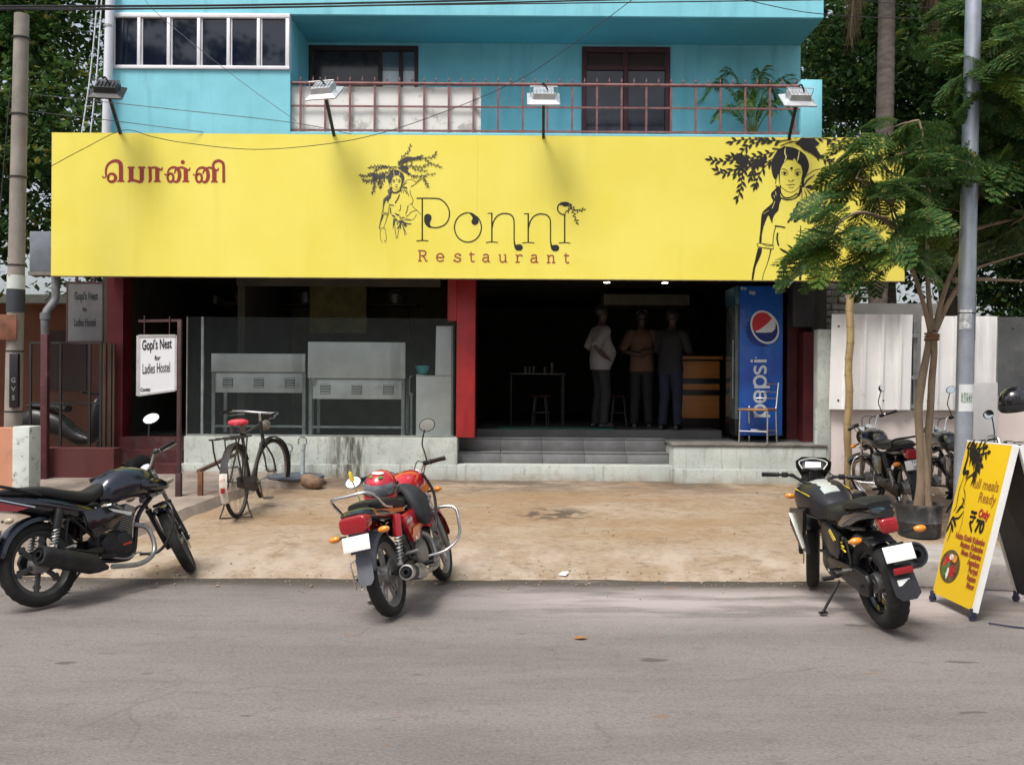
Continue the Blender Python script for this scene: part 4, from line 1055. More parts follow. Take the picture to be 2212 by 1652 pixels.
    for i in range(9): cyl.box(c0 + cd * (i * .0185), (.135 - .002 * i, .15, .007), rot, .0025)
    cyl.box(c0 + cd * .08, (.095, .10, .19), rot, .01); cyl.box(c0 + cd * .20, (.11, .12, .06), rot, .015)
    b(cyl, 'cylinder', g('cyl_m', M_alloy), eo)
    for s_ in (-1, 1):
        b(MB().lathe([(.0, .116), (.055, .116), (.09, .104), (.1, .09), (.1, .08)], (ex, 0, ez - .02), (0, s_, 0), 22), 'engine_cover', g('cover_m', M_alloy), eo)
    b(MB().tube([(ex - .02, -.05, ez + .22), (ex - .12, -.04, ez + .24)], .03, 12).box((ex - .16, 0, ez + .22), (.14, .16, .12), None, .03), 'air_box', M_plas)
    # frame
    fr = MB(); hd0, hd1 = A(.47, 0, -off - .01), A(.64, 0, -off - .01)
    fr.tube([hd0, (ex + .24, 0, ez + .18), (ex + .16, 0, ez - .10), (ex + .02, 0, ez - .14), (ex - .22, 0, ez - .10)], .019, 8, 5)
    for s_ in (-1, 1):
        fr.tube([hd1 - V((.02, 0, .06)), (ex + .02, s_ * .05, ez + .34), (ex - .18, s_ * .09, ez + .32), (ex - .24, s_ * .10, ez + .05), (ex - .22, s_ * .09, ez - .08)], .016, 8, 5)
        fr.tube([(ex - .17, s_ * .09, ez + .32), (.20, s_ * .10, .70), (-.12, s_ * .09, .73)], .013, 8, 4)
        fr.tube([(ex - .24, s_ * .10, ez + .05), (.22, s_ * .12, .62)], .012, 8)
    b(fr, 'frame', frame_m)
    sa = MB()
    for s_ in (-1, 1): sa.bar((ex - .20, s_ * .10, ez - .02), (-.03, s_ * (twr / 2 + .045), rr), .026, .042, bev=.006)
    sa.tube([(0, -twr / 2 - .08, rr), (0, twr / 2 + .08, rr)], .011, 8)
    b(sa, 'swing_arm', g('swing_m', M_plas))
    if g('shocks', True):
        for s_ in (-1, 1):
            a0, a1 = V((.02, s_ * (twr / 2 + .075), rr + .05)), V((.12, s_ * .135, .70)); dd = (a1 - a0)
            so = b(MB().tube([a0, a0 + dd * .45], .014, 10).tube([a0 - V((0, .018, 0)), a0 + V((0, .018, 0))], .018, 10), 'shock_absorber', M_steel)
            sp = [a0 + dd * (.10 + .48 * i / 60) + V((math.cos(i * .75) * .026, math.sin(i * .75) * .026, 0)) for i in range(61)]
            b(MB().tube(sp, .0052, 6), 'spring', g('spring_m', M_steel), so)
            b(MB().tube([a0 + dd * .56, a0 + dd * .62, a1], [.030, .034, .032], 14), 'shock_cover', g('shock_m', M_plas), so)
    ch = MB().prism([(x, .085, z) for x, z in ((-.10, rr + .03), (-.07, rr + .085), (.05, rr + .10), (ex - .12, ez + .06), (ex - .04, ez + .02), (ex - .06, ez - .05), (.04, rr - .085), (-.07, rr - .07))], (0, .04, 0), .012)
    if g('chaincase', True): b(ch, 'chain_case', M_plas)
    # exhaust
    px = MB().tube(cfg['header'], g('hdr_r', .020), 10, 6)
    exo = b(px, 'exhaust_pipe', g('hdr_m', M_steel))
    m0, m1 = V(cfg['muf'][0]), V(cfg['muf'][1]); L_ = (m1 - m0).length; mr = g('muf_r', .05)
    mu = MB().lathe([(.018, -.02), (.024, .0), (mr * .75, .07), (mr, .14), (mr * 1.02, L_ - .03), (mr * .96, L_ - .005), (mr * .80, L_), (mr * .76, L_ - .006), (mr * .5, L_ - .008), (mr * .46, L_ + .012), (mr * .34, L_ + .012), (mr * .32, L_ - .04), (0, L_ - .04)], m0, m1 - m0, 22)
    muo = b(mu, 'muffler', cfg['muf_m'], exo)
    d_ = (m1 - m0).normalized(); sh = MB()
    sh.rings([[m0 + d_ * t_ + (V((0, 1, 0)).cross(d_) * math.sin(a_) + V((0, -1, 0)) * math.cos(a_)) * (mr + .012 if k_ else mr + .004) for t_, k_ in ((.10, 0), (.16, 1), (L_ * .62, 1), (L_ * .72, 0))] for a_ in [R(-50 + i * 14) for i in range(9)]], cap=False)
    b(sh, 'heat_shield', cfg['shield_m'], exo)
    if g('muf_ring'): b(MB().lathe([(mr * 1.03, L_ - .04), (mr * 1.05, L_ - .02), (mr * .97, L_ + .002), (mr * .8, L_ + .004), (mr * .8, L_ - .02)], m0, d_, 22), 'muffler_tip', cfg['muf_ring'], exo)
    # rear end
    rfn = fender(MB(), (0, rr), rr + .045, g('rf0', 70), g('rf1', 165), twr / 2 + .02, .045)
    e_ = math.radians(g('rf1', 165)); q0 = V(((rr + .04) * math.cos(e_), 0, rr + (rr + .04) * math.sin(e_)))
    for z0, z1 in ((0, 1),):
        fl = cfg['flap']; hwf = twr / 2 + .012
        rfn.prism([(fl[0][0], -hwf * .95, fl[0][1]), (fl[0][0], hwf * .95, fl[0][1]), (fl[1][0], hwf, fl[1][1]), (fl[1][0] - .005, hwf * .55, fl[1][1] - .035), (fl[1][0] - .005, -hwf * .55, fl[1][1] - .035), (fl[1][0], -hwf, fl[1][1])], (-.006, 0, -.002))
    b(rfn, 'rear_fender', g('rfender_m', M_plas))
    pc, pt = V(cfg['plate'][0]), cfg['plate'][1]
    rot = Matrix.Rotation(pt, 3, 'Y')
    pl = b(MB().box(pc, (.004, .20, .105), rot, .0015), 'number_plate', M_plate)
    b(MB().box(pc + rot @ V((.008, 0, 0)), (.01, .10, .14), rot), 'plate_bracket', M_plas, pl)
    if g('plate_text'):
        fx_ = rot @ V((-1, 0, 0)); ux = V((0, -1, 0)); uy = rot @ V((0, 0, 1))
        for s__, dz, sz in cfg['plate_text']:
            lettering('lettering', s__, sz, pc + uy * dz - V((0, 0, 0)) + fx_ * .001, ux, uy, M_ink, pl, .0, 'CENTER', lift=.003)
    elif g('smudge', True):
        fx_ = rot @ V((-1, 0, 0))
    tl = b(MB().loft(cfg['tail'], 18, 4, 'x', 4), 'tail_light', M_tail)
    if g('tail_extra'): b(MB().box(*cfg['tail_extra'], None, .006), 'reflector', M_tail)
    iy, ix, iz = g('rind', (.09, -.28, .66))
    for s_ in (-1, 1): indicator((ix, s_ * iy, iz), (0, s_, 0), g('rind_st', .03))
    if g('rail'): b(MB().tube(cfg['rail'], .0115, 10, 5), 'grab_rail', g('rail_m', M_chrome))
    if g('guard'):
        for s_ in (-1, 1): b(MB().tube([(x, s_ * y, z) for x, y, z in cfg['guard']], g('guard_r', .0115), 10, 5), 'leg_guard', g('guard_m', M_chrome))
    # pegs, pedals, stand
    for s_ in (-1, 1):
        b(MB().tube([(ex - .20, s_ * .10, ez - .09), (ex - .20, s_ * .22, ez - .085)], .009, 8).tube([(ex - .20, s_ * .15, ez - .0875), (ex - .20, s_ * .235, ez - .084)], .017, 10), 'foot_peg', M_plas)
        b(MB().tube([(.16, s_ * .12, .40), (.14, s_ * .24, .41)], .013, 8), 'pillion_peg', g('ppeg_m', M_alloy))
        b(MB().tube([(ex - .22, s_ * .11, ez - .05), (.16, s_ * .125, .41), (.2, s_ * .11, .62)], .011, 8, 3), 'peg_bracket', frame_m)
    b(MB().tube([(ex - .16, -.13, ez - .10), (ex - .02, -.15, ez - .13), (ex + .06, -.16, ez - .10)], .007, 6, 4).box((ex + .06, -.165, ez - .10), (.05, .05, .012)), 'brake_pedal', M_steel)
    tz = .30 * math.tan(R(cfg['lean'])) + .006
    b(MB().tube([(ex - .20, .11, ez - .12), (ex - .27, .30, tz)], .011, 8).box((ex - .275, .30, tz), (.05, .055, .01)), 'side_stand', M_plas)
    for f in g('extra', ()): f(root, b)
    return root

def hitch(root, p, name, mb, m): return mb.build(name, m, root, w=False)

# ---- red commuter bike, rear towards the street
wb = 1.27
def red_extra(root, b):
    b(MB().box((-.02, .17, .34), (.02, .03, .16), None, .004).tube([(-.10, .15, .46), (-.10, .20, .44), (-.10, .20, .25), (-.10, .15, .24)], .006, 6).tube([(-.0, .20, .45), (-.0, .20, .24)], .005, 6).tube([(-.10, .20, .34), (0, .20, .34)], .005, 6), 'saree_guard', M_chrome)
    b(MB().box((.12, .22, .30), (.16, .06, .03), None, .008), 'pillion_step', M_plas)
    b(MB().bar((.24, -.164, .62), (.36, -.164, .635), .004, .022), 'pale_badge', M_silver)
red = motorbike(dict(label='red motorcycle with a helmet on its tank, seen from behind in the middle', loc=(-.835, 6.79, .014), lean=14, yaw=77.4, steer=3,
    wb=wb, rf=.30, rr=.30, twf=.080, twr=.095, wheel='alloy', spokes=5, rim_m=M_alloy, paint=M_redb, fender_m=M_redb, ff0=8, ff1=142,
    tank=[(.55, .79, .06, .05), (.62, .82, .11, .10), (.74, .85, .138, .125), (.88, .87, .142, .12), (.98, .87, .115, .10), (1.03, .86, .07, .07)],
    cap=(.80, 0, .97, .05, 0, 1), seats=[[(-.20, .83, .08, .02), (-.1, .815, .125, .045), (.12, .80, .135, .052), (.33, .765, .13, .05), (.52, .77, .095, .055), (.60, .79, .06, .05)]],
    cowl_m=M_blackp, cowl=[(-.345, .775, .085, .022), (-.26, .775, .122, .048), (-.05, .745, .128, .055), (.25, .70, .115, .05), (.45, .68, .08, .03)],
    panels=[([(.20, .68), (.50, .70), (.56, .58), (.48, .46), (.34, .46), (.24, .58)], .115, .045, M_redb)],
    stickers=[('tank_sticker', [(.72, .80), (.96, .86), (.98, .80), (.80, .77)], .142, M_orange), ('tail_stripe', [(-.26, .79), (.30, .735), (.36, .70), (-.22, .745)], .122, M_orange), ('panel_sticker', [(.30, .50), (.47, .54), (.51, .58), (.33, .56)], .163, M_orange)],
    header=[(.79, -.05, .48), (.88, -.08, .42), (.86, -.11, .25), (.70, -.14, .20), (.40, -.15, .215)], muf=((.40, -.15, .215), (-.10, -.20, .30)), muf_m=M_pipe, shield_m=M_steel, muf_ring=M_steel, muf_r=.056,
    flap=[(-.30, .52), (-.35, .335)], plate=((-.385, 0, .595), .22), tail=[(-.375, .715, .085, .045), (-.365, .72, .105, .058), (-.29, .735, .110, .058)], rfender_m=mat('grey mudflap', (.10, .105, .125), .6, var=.15),
    rind=(.10, -.30, .645), rind_st=.05, spring_m=M_steel, shock_m=M_redb, hdr_m=M_steel,
    rail=[(.03, -.15, .77), (-.14, -.165, .80), (-.26, -.16, .885), (-.33, -.12, .92), (-.35, 0, .92), (-.33, .12, .92), (-.26, .16, .885), (-.14, .165, .80), (-.1, .15, .70)],
    guard=[(.98, .05, .60), (1.0, .20, .63), (1.0, .31, .60), (.97, .33, .50), (.94, .31, .37), (.88, .20, .29), (.80, .05, .28)], guard_r=.0125,
    mirror_l=(-.14, .17, -.05), mirror_n_l=(-1, .0, .6), mrx=.072, mry=.054, mz=.25, my=.04, bar_up=.10, bar_m=M_chrome, head_m=M_redb, extra=(red_extra,), engine=(.63, .36), eng_m=M_alloy))

# ---- black bike on the left
def blk_extra(root, b):
    b(MB().tube([(-.02, -.13, .82), (-.22, -.12, .885), (-.36, -.06, .93), (-.36, .06, .93), (-.22, .12, .885), (-.02, .13, .82)], .012, 8, 5), 'tail_rail', M_plas)
    b(MB().prism([(-.34, -.121, .80), (-.12, -.132, .735), (-.22, -.128, .72), (-.35, -.118, .74)], (0, -.004, 0)), 'reflector_strip', M_tail)
    b(MB().bar((-.34, -.125, .815), (-.08, -.137, .735), .012, .008), 'chrome_strip', M_chrome)
    b(MB().bar((.66, -.118, .352), (.74, -.118, .362), .004, .014), 'red_engine_badge', mat('red engine badge', (.5, .04, .02), .4))
wbL = 1.34
black = motorbike(dict(label='black motorcycle with blue grey tank parked side on beside the left wall', loc=(-3.47, 7.0, .014), lean=10, yaw=61.5, steer=47,
    wb=wbL, rf=.31, rr=.315, twf=.085, twr=.105, wheel='alloy', spokes=6, rim_m=mat('dark grey alloy', (.10, .10, .10), .5, metal=.5, var=.25, dirt=(8, .5, .7, (.13, .115, .10), .6)), paint=M_blackp, fender_m=M_darkb, ff0=-6, ff1=132, fork_m=M_alloy, slider_m=M_eng,
    tank=[(.52, .76, .08, .06), (.60, .80, .13, .11), (.74, .835, .155, .135), (.90, .84, .16, .13), (1.02, .83, .135, .10), (1.09, .82, .08, .06)], tank_m=M_darkb, tank_e=2.7,
    cap=(.82, 0, .965, .05, 0, 1), tank_extra=[('tank_shroud', [(.86, .80, .172, .05), (.98, .80, .178, .075), (1.12, .79, .15, .06), (1.18, .78, .12, .03)], M_blackp)],
    seats=[[(-.30, .865, .08, .02), (-.2, .86, .12, .035), (.02, .845, .135, .045), (.20, .80, .138, .05), (.40, .765, .135, .055), (.54, .80, .10, .06), (.60, .84, .08, .04)]],
    cowl=[(-.40, .80, .06, .025), (-.30, .80, .10, .06), (-.08, .765, .13, .075), (.20, .70, .13, .085), (.42, .64, .11, .07), (.52, .62, .08, .04)], cowl_m=M_blackp,
    panels=[([(.30, .66), (.58, .68), (.70, .60), (.56, .50), (.40, .44), (.34, .52)], .12, .04, M_blackp)],
    stickers=[('panel_stripe', [(.52, .655), (.74, .60), (.72, .575), (.56, .625)], .165, M_silver)],
    header=[(.84, -.05, .50), (.95, -.08, .44), (.95, -.12, .26), (.78, -.15, .18), (.50, -.16, .20)], muf=((.44, -.16, .205), (-.14, -.215, .385)), muf_m=M_pipe, shield_m=M_pipe, muf_r=.072, muf_ring=M_eng, hdr_m=M_steel,
    flap=[(-.30, .60), (-.39, .38)], plate=((-.405, 0, .60), .30), plate_text=(('36', .008, .05), ('444', -.046, .05)), tail=[(-.435, .79, .05, .03), (-.40, .79, .085, .048), (-.33, .80, .10, .05)], rfender_m=M_darkb,
    rind=(.09, -.31, .66), rind_st=.04, ind_m=mat('smoky indicator lens', (.42, .36, .25), .2, var=.1, coat=.5), guard=[(1.06, .04, .62), (1.08, .17, .64), (1.07, .25, .56), (1.03, .25, .38), (.96, .16, .25), (.86, .05, .25)], guard_m=M_plas, guard_r=.013,
    fdisc=-.075, rdisc=None, shocks=True, shock_m=M_plas, spring_m=M_steel, bar_up=.10, bar_m=M_alloy, head='fairing', visor=True, head_m=M_blackp, cluster='twin', engine=(.68, .37), cover_m=M_eng, mz=.24, my=.04, mirror_n=(-1, -.2, .3), mrx=.07, mry=.048,
    mirror_l=(.10, .10, -.30), extra=(blk_extra,)))

# ---- graphite street bike on the right
def fz_extra(root, b):
    b(MB().rings([[V((x, y, z - abs(y) * .12 - .01)) for y in (-.062, 0, .062)] + [V((x, y, z - abs(y) * .12)) for y in (.062, 0, -.062)] for x, z in ((.60, .893), (.66, .918), (.74, .938), (.84, .951), (.90, .951))]), 'tank_pad', M_silver)
    b(MB().tube([(.14, .205, .43), (.12, .30, .44)], .014, 8), 'pillion_foot_rest', M_chrome)
    for s_ in (-1, 1):
        b(MB().prism([(x, s_ * .175, z) for x, z in ((.70, .78), (1.06, .74), (1.12, .60), (.98, .44), (.80, .40), (.86, .56))], (0, s_ * .03, 0), .012), 'radiator_scoop', M_greyp)
        b(MB().bar((1.06, s_ * .208, .70), (.88, s_ * .208, .44), .012, .004), 'scoop_strip', M_silver)
        b(MB().bar((.66, s_ * .158, .875), (.94, s_ * .168, .905), .006, .006), 'tank_line', M_yst)
    for i in range(4): b(MB().bar((.20 + .02 * i, .128, .52 + .03 * i), (.30 + .02 * i, .13, .56 + .03 * i), .012, .006), 'panel_stripe', M_yst)
    b(MB().box((-.395, 0, .405), (.006, .085, .04), Matrix.Rotation(.3, 3, 'Y'), .001), 'fender_sticker', M_plate)
    b(MB().tube([(.10, -.12, .60), (.02, -.16, .56)], .02, 8), 'muffler_stay', M_plas)
fz = motorbike(dict(label='graphite street motorcycle with fat rear tyre beside the yellow menu board', loc=(2.625, 6.54, .018), lean=11, yaw=92.6, steer=-24,
    wb=1.335, rf=.305, rr=.32, twf=.10, twr=.145, wheel='alloy', spokes=5, rim_m=M_blackp, paint=M_greyp, fender_m=M_greyp, ff0=30, ff1=140, fork_m=M_steel, slider_m=M_eng,
    tank=[(.48, .76, .08, .05), (.56, .775, .115, .09), (.70, .795, .165, .13), (.86, .81, .185, .135), (.98, .81, .17, .115), (1.08, .80, .11, .08)], tank_e=3.0,
    cap=(.95, 0, .928, .05, 0, 1), seats=[[(.14, .80, .10, .04), (.26, .775, .135, .06), (.42, .755, .13, .06), (.54, .775, .10, .06), (.62, .81, .06, .05)], [(-.22, .90, .09, .02), (-.12, .90, .125, .035), (.06, .875, .13, .04), (.18, .85, .10, .03)]],
    cowl=[(-.32, .85, .05, .03), (-.24, .85, .09, .045), (-.06, .82, .125, .06), (.16, .75, .13, .075), (.36, .68, .11, .06), (.46, .66, .07, .03)], cowl_m=M_blackp,
    panels=[([(.24, .64), (.52, .70), (.60, .60), (.50, .46), (.36, .44), (.26, .52)], .11, .04, M_plas)],
    stickers=[('panel_badge', [(.28, .60), (.36, .67), (.40, .65), (.33, .585)], .153, M_yst)],
    header=[(.84, -.05, .50), (.95, -.07, .44), (.93, -.10, .24), (.70, -.12, .19), (.46, -.13, .26), (.30, -.15, .36)], muf=((.30, -.15, .36), (-.15, -.22, .50)), muf_m=M_pipe, shield_m=M_plas, muf_r=.088, muf_ring=M_blackp, hdr_m=M_pipe,
    flap=[(-.30, .60), (-.43, .335)], plate=((-.40, 0, .60), .35), tail=[(-.335, .765, .045, .035), (-.32, .77, .06, .05), (-.25, .79, .06, .045)], tail_extra=((-.415, 0, .487), (.012, .13, .045)), rfender_m=M_greyp,
    rf0=60, rf1=120, rind=(.10, -.27, .70), rind_st=.085, shocks=False, rdisc=None, fdisc=.075, bar_up=.06, bar_w=.385, bar_back=.06, bar_m=M_plas, lever_m=M_plas, head='fairing', head_m=M_plas, cluster='lcd', clamp_m=M_alloy,
    mirrors='right', mz=-.22, mx=.16, engine=(.68, .37), cyl_m=M_eng, cover_m=M_eng, extra=(fz_extra,), chaincase=True, mrx=.06))
# ---- two older bikes with spoked wheels parked by the pink wall, and one at the edge of the picture
def old_cfg(label, loc, yaw, lean, steer, **kw):
    d = dict(label=label, loc=loc, lean=lean, yaw=yaw, steer=steer, wb=1.24, rf=.30, rr=.30, twf=.075, twr=.085, wheel='wire', rim_m=M_chrome, paint=M_blackp, ff0=15, ff1=150,
        tank=[(.52, .78, .06, .05), (.60, .80, .10, .09), (.72, .83, .12, .105), (.90, .84, .12, .10), (1.0, .84, .07, .06)], cap=(.8, 0, .935, 0, 0, 1),
        seats=[[(-.24, .80, .09, .025), (-.1, .80, .125, .05), (.12, .79, .13, .055), (.35, .77, .125, .05), (.55, .78, .08, .05)]], cowl=[(-.30, .73, .06, .03), (-.2, .74, .10, .04), (.1, .70, .11, .05), (.4, .66, .09, .04)],
        panels=[([(.22, .66), (.48, .68), (.52, .52), (.44, .44), (.30, .46)], .11, .04, M_blackp)], header=[(.76, -.05, .48), (.86, -.08, .42), (.84, -.11, .25), (.68, -.14, .20), (.40, -.15, .22)], muf=((.40, -.15, .22), (-.22, -.17, .28)), muf_m=M_chrome, shield_m=M_steel, muf_r=.04,
        flap=[(-.31, .50), (-.36, .33)], plate=((-.37, 0, .60), .2), tail=[(-.36, .71, .05, .04), (-.34, .71, .065, .05), (-.28, .72, .07, .05)], rind=(.09, -.27, .62), rail=[(.03, -.14, .77), (-.16, -.15, .80), (-.24, -.14, .88), (-.27, 0, .89), (-.24, .14, .88), (-.16, .15, .80), (.03, .14, .77)], rail_m=M_plas,
        guard=[(.96, .05, .60), (.97, .20, .60), (.97, .27, .45), (.92, .26, .33), (.80, .06, .28)], mirrors='right', mz=.26, bar_up=.13, bar_back=.13, engine=(.61, .36))
    d.update(kw); return d
motorbike(old_cfg('black motorcycle with chrome leg guard behind the trunk of the potted tree', (4.47, 10.56, gz(10.56) + .03), 88, 9, 22, plate_text=(('TN', .01, .05), ('38', -.045, .05)), mirror_n=(-1, -.6, .2)))
motorbike(old_cfg('black motorcycle with wire wheels half hidden behind the steel lamp post', (5.25, 10.40, gz(10.4) + .03), 88, 9, 24, guard_m=M_plas))
motorbike(old_cfg('black motorcycle with a helmet on its mirror at the edge of the pavement', (5.14, 8.55, gz(8.55) + .03), 90, 8, 14, mirrors='std', mirror_l=(0, -.06, .33), head='fairing', head_m=M_greyp, fender_m=M_blackp))

# ------------------------------------------------------------------ roadster bicycle
def bicycle():
    L0 = V((-2.98, 10.27, gz(10.27) + .018))
    t = thing('bicycle', 'old black roadster bicycle with red saddle and long rear carrier by the plinth', 'bicycle', L0, (R(-3), 0, R(88)))
    t.scale = (1.14,) * 3
    WM[t] = Matrix.Identity(4)
    M_bk = mat('old black enamel', (.028, .026, .025), .5, var=.4, dirt=(8, .5, .7, (.09, .06, .04), .6)); M_red_s = mat('red saddle cover', (.52, .035, .06), .5, var=.2)
    M_wp = mat('dirty white paint', (.62, .58, .52), .6, var=.2, dirt=(12, .5, .65, (.35, .10, .06), .6)); M_rw = mat('rusty wire', (.22, .20, .18), .45, metal=.6, var=.3)
    b = lambda mb, n, m, p=t: mb.build(n, m, p, w=False)
    r, wbb = .345, 1.13
    stA = V((-math.sin(R(22)), 0, math.cos(R(22)))); piv = V((wbb - .04, 0, r)); S = Matrix.Translation(piv) @ Matrix.Rotation(R(-14), 4, stA) @ Matrix.Translation(-piv)
    for c, X in (((0, 0, r), None), ((wbb, 0, r), S)):
        hub = b(MB(X).lathe([(0, -.05), (.012, -.05), (.02, -.035), (.014, -.03), (.014, .03), (.02, .035), (.012, .05), (0, .05)], c, (0, 1, 0), 14), 'wheel', M_rw)
        b(MB(X).tube([V(c) + V(((r - .018) * math.cos(a), 0, (r - .018) * math.sin(a))) for a in [2 * PI * i / 56 for i in range(56)]], .019, 10, closed=True), 'tyre', M_tyre, hub)
        k = MB(X); k.lathe([(r - .036, -.014), (r - .046, 0), (r - .036, .014), (r - .030, .012), (r - .030, -.012), (r - .036, -.014)], c, (0, 1, 0), 48)
        for i in range(36):
            a = 2 * PI * i / 36; a2 = a + (.55 if i % 2 else -.55); s_ = .032 if (i // 2) % 2 else -.032
            k.tube([V(c) + V((.018 * math.cos(a2), s_, .018 * math.sin(a2))), V(c) + V(((r - .04) * math.cos(a), 0, (r - .04) * math.sin(a)))], .0014, 4, cap=False)
        b(k, 'rim', M_rw, hub)
    bb = V((.44, 0, .29)); seat = V((.22, 0, .80)); hd1 = V((.86, 0, .86)); hd0 = V((.905, 0, .70)); fa = V((wbb, 0, r))
    f = MB().tube([bb, seat], .016, 8).tube([seat - V((0, 0, .03)), hd1], .015, 8).tube([bb, hd0], .016, 8).tube([hd0 - V((-.01, 0, .03)), hd1 + V((-.01, 0, .03))], .02, 8)
    for s_ in (-1, 1): f.tube([bb + V((0, s_ * .03, 0)), (0, s_ * .06, r)], .010, 6).tube([seat + V((0, s_ * .02, -.04)), (0, s_ * .06, r)], .009, 6)
    b(f, 'frame', M_bk)
    fk = MB(S)
    for s_ in (-1, 1): fk.tube([hd0 + V((.015, s_ * .03, -.05)), (1.06, s_ * .05, .5), (wbb, s_ * .055, r)], .010, 8, 4)
    b(fk, 'fork', M_bk)
    mg = lambda c, a0, a1, X=None: MB(X).rings([[V((c[0], 0, c[2])) + V((math.cos(R(a)), 0, math.sin(R(a)))) * (r + .03 - abs(y) * .35) + V((0, y, 0)) for y in (-.036, -.02, 0, .02, .036)] for a in [a0 + (a1 - a0) * i / 24 for i in range(25)]], cap=False)
    b(mg((0, 0, r), 30, 205), 'mudguard', M_bk); b(mg((wbb, 0, r), -28, 128, S), 'mudguard', M_bk)
    pm = MB()
    pm.rings([[V((0, 0, r)) + V((math.cos(R(a)), 0, math.sin(R(a)))) * (r + .034 - abs(y) * .35) + V((0, y, 0)) for y in (-.037, -.02, 0, .02, .037)] for a in [163 + 44 * i / 8 for i in range(9)]], cap=False)
    b(pm, 'white_mudguard_tip', M_wp)
    b(MB().box((-.385, 0, .30), (.012, .04, .05), None, .006), 'reflector', M_tail)
    sd_ = MB(); sd_.loft([(.06, .90, .03, .02), (.08, .905, .085, .03), (.16, .905, .095, .034), (.24, .90, .06, .03), (.36, .895, .028, .022), (.385, .89, .012, .012)], 18, 4, 'x', 2.3)
    so = b(sd_, 'saddle', M_red_s)
    for s_ in (-1, 1): b(MB().tube([(.12 + math.cos(i * .8) * .018, s_ * .06 + math.sin(i * .8) * .018, .80 + .075 * i / 34) for i in range(35)], .004, 5), 'saddle_spring', M_rw, so)
    b(MB().tube([seat, (.205, 0, .88)], .012, 8), 'seat_post', M_rw, so)
    c = MB()
    for y in (-.10, -.05, .05, .10): c.bar((-.38, y, .765), (.20, y, .765), .014, .010)
    for x in (-.38, -.2, 0, .2): c.bar((x, -.107, .772), (x, .107, .772), .016, .010)
    for s_ in (-1, 1): c.tube([(-.28, s_ * .11, .76), (-.22, s_ * .11, .56), (-.02, s_ * .075, r)], .008, 6, 2).tube([(.05, s_ * .11, .76), (0, s_ * .075, r)], .007, 6)
    b(c, 'carrier', M_bk)
    hb = MB(S); h = V((.84, 0, .97)); hb.tube([hd1 + V((0, 0, 0)), h], .012, 8).tube([(.56, -.27, .965), (.72, -.265, .985), (.83, -.20, .985), (.87, -.08, .98), (.87, .08, .98), (.83, .20, .985), (.72, .265, .985), (.56, .27, .965)], .0115, 8, 4)
    ho = b(hb, 'handlebar', M_chrome)
    for s_ in (-1, 1):
        b(MB(S).tube([(.66, s_ * .266, .982), (.54, s_ * .271, .963)], .017, 8), 'grip', M_plas, ho)
        b(MB(S).tube([(.83, s_ * .17, .955), (.74, s_ * .235, .945), (.60, s_ * .25, .935)], .006, 6, 3), 'brake_rod', M_rw, ho)
    b(MB(S).lathe([(0, -.06), (.04, -.05), (.058, 0), (.05, .012), (0, .016)], (.97, 0, .84), (1, 0, -.1), 18), 'lamp', M_rw)
    b(MB().prism([(x, -.055, z) for x, z in ((-.07, r - .05), (-.07, r + .05), (.42, .36), (.53, .32), (.53, .24), (.42, .20))], (0, .03, 0), .01), 'chain_case', M_bk)
    cr = MB().tube([bb + V((0, -.09, 0)), bb + V((.05, -.10, -.16))], .009, 6).tube([bb + V((0, .09, 0)), bb + V((-.05, .10, .16))], .009, 6).tube([bb + V((0, -.1, 0)), bb + V((0, .1, 0))], .014, 8)
    cr.box(bb + V((.05, -.16, -.165)), (.08, .09, .02), None, .004).box(bb + V((-.05, .16, .165)), (.08, .09, .02), None, .004); b(cr, 'crank', M_rw)
    sn = MB()
    for s_ in (-1, 1): sn.tube([(0, s_ * .07, r), (-.04, s_ * .12, .10), (-.05, s_ * .155, .01)], .007, 6)
    sn.tube([(-.05, -.16, .008), (-.05, .16, .008)], .007, 6); b(sn, 'stand', M_bk)
bicycle()

# ------------------------------------------------------------------ hostel signs
M_sw = mat('white sign sheet', (.74, .75, .78), .5, var=.04, scale=2, dirt=(3, .6, .8, (.5, .5, .5), .4))
M_post = mat('dark maroon post', (.055, .022, .024), .6, var=.3, scale=9, dirt=(5, .55, .7, (.20, .08, .04), .8))
gx, gy = P(386, 1072, 10.9).x, 10.9
base = gz(gy) + .10
t = thing('hostel_sign', 'white hostel sign hanging from a maroon post on the pavement slab', 'sign', (gx, gy, base))
ztop = P(386, 692, gy).z
hp = MB().box2((gx - .022, gy - .022, base), (gx + .022, gy + .022, ztop), .003).box2((gx - .032, gy - .032, base), (gx + .032, gy + .032, base + .28), .004)
hp.bar((gx + .02, gy, ztop), (PX(303, gy), gy - .06, ztop - .015), .03, .03)
hpo = hp.build('post', M_post, t)
bx0, bx1 = PX(303, gy - .05), PX(377, gy - .03); z0, z1 = P(303, 853, gy).z, P(345, 727, gy).z
tilt = .055
def hq(u, v, l=0.0):   # u 0..1 to the right, v 0..1 up the board
    return V((bx0 + (bx1 - bx0) * u, gy - .10 + .07 * u - l, z0 + (z1 - z0) * v + tilt * u * (1 - v) * .9 + .01 * u))
MB().rings([[hq(0, 0), hq(1, 0), hq(1, 1), hq(0, 1)], [hq(0, 0, -.03), hq(1, 0, -.03), hq(1, 1, -.03), hq(0, 1, -.03)]]).build('board', M_sw, t)
fr_ = MB()
for a, c in (((-.015, -.01), (-.015, 1.01)), ((1.005, -.01), (1.005, 1.01)), ((-.01, 1.005), (1.01, 1.005)), ((-.01, -.005), (1.01, -.005))): fr_.bar(hq(*a, -.012), hq(*c, -.012), .042, .022)
fr_.build('board_frame', mat('grey sign frame', (.42, .41, .40), .5, var=.2), t)
MB().tube([hq(.15, 1.0), hq(.15, 1.35)], .006, 6).tube([hq(.85, 1.0), hq(.85, 1.35)], .006, 6).build('hanger', M_post, t)
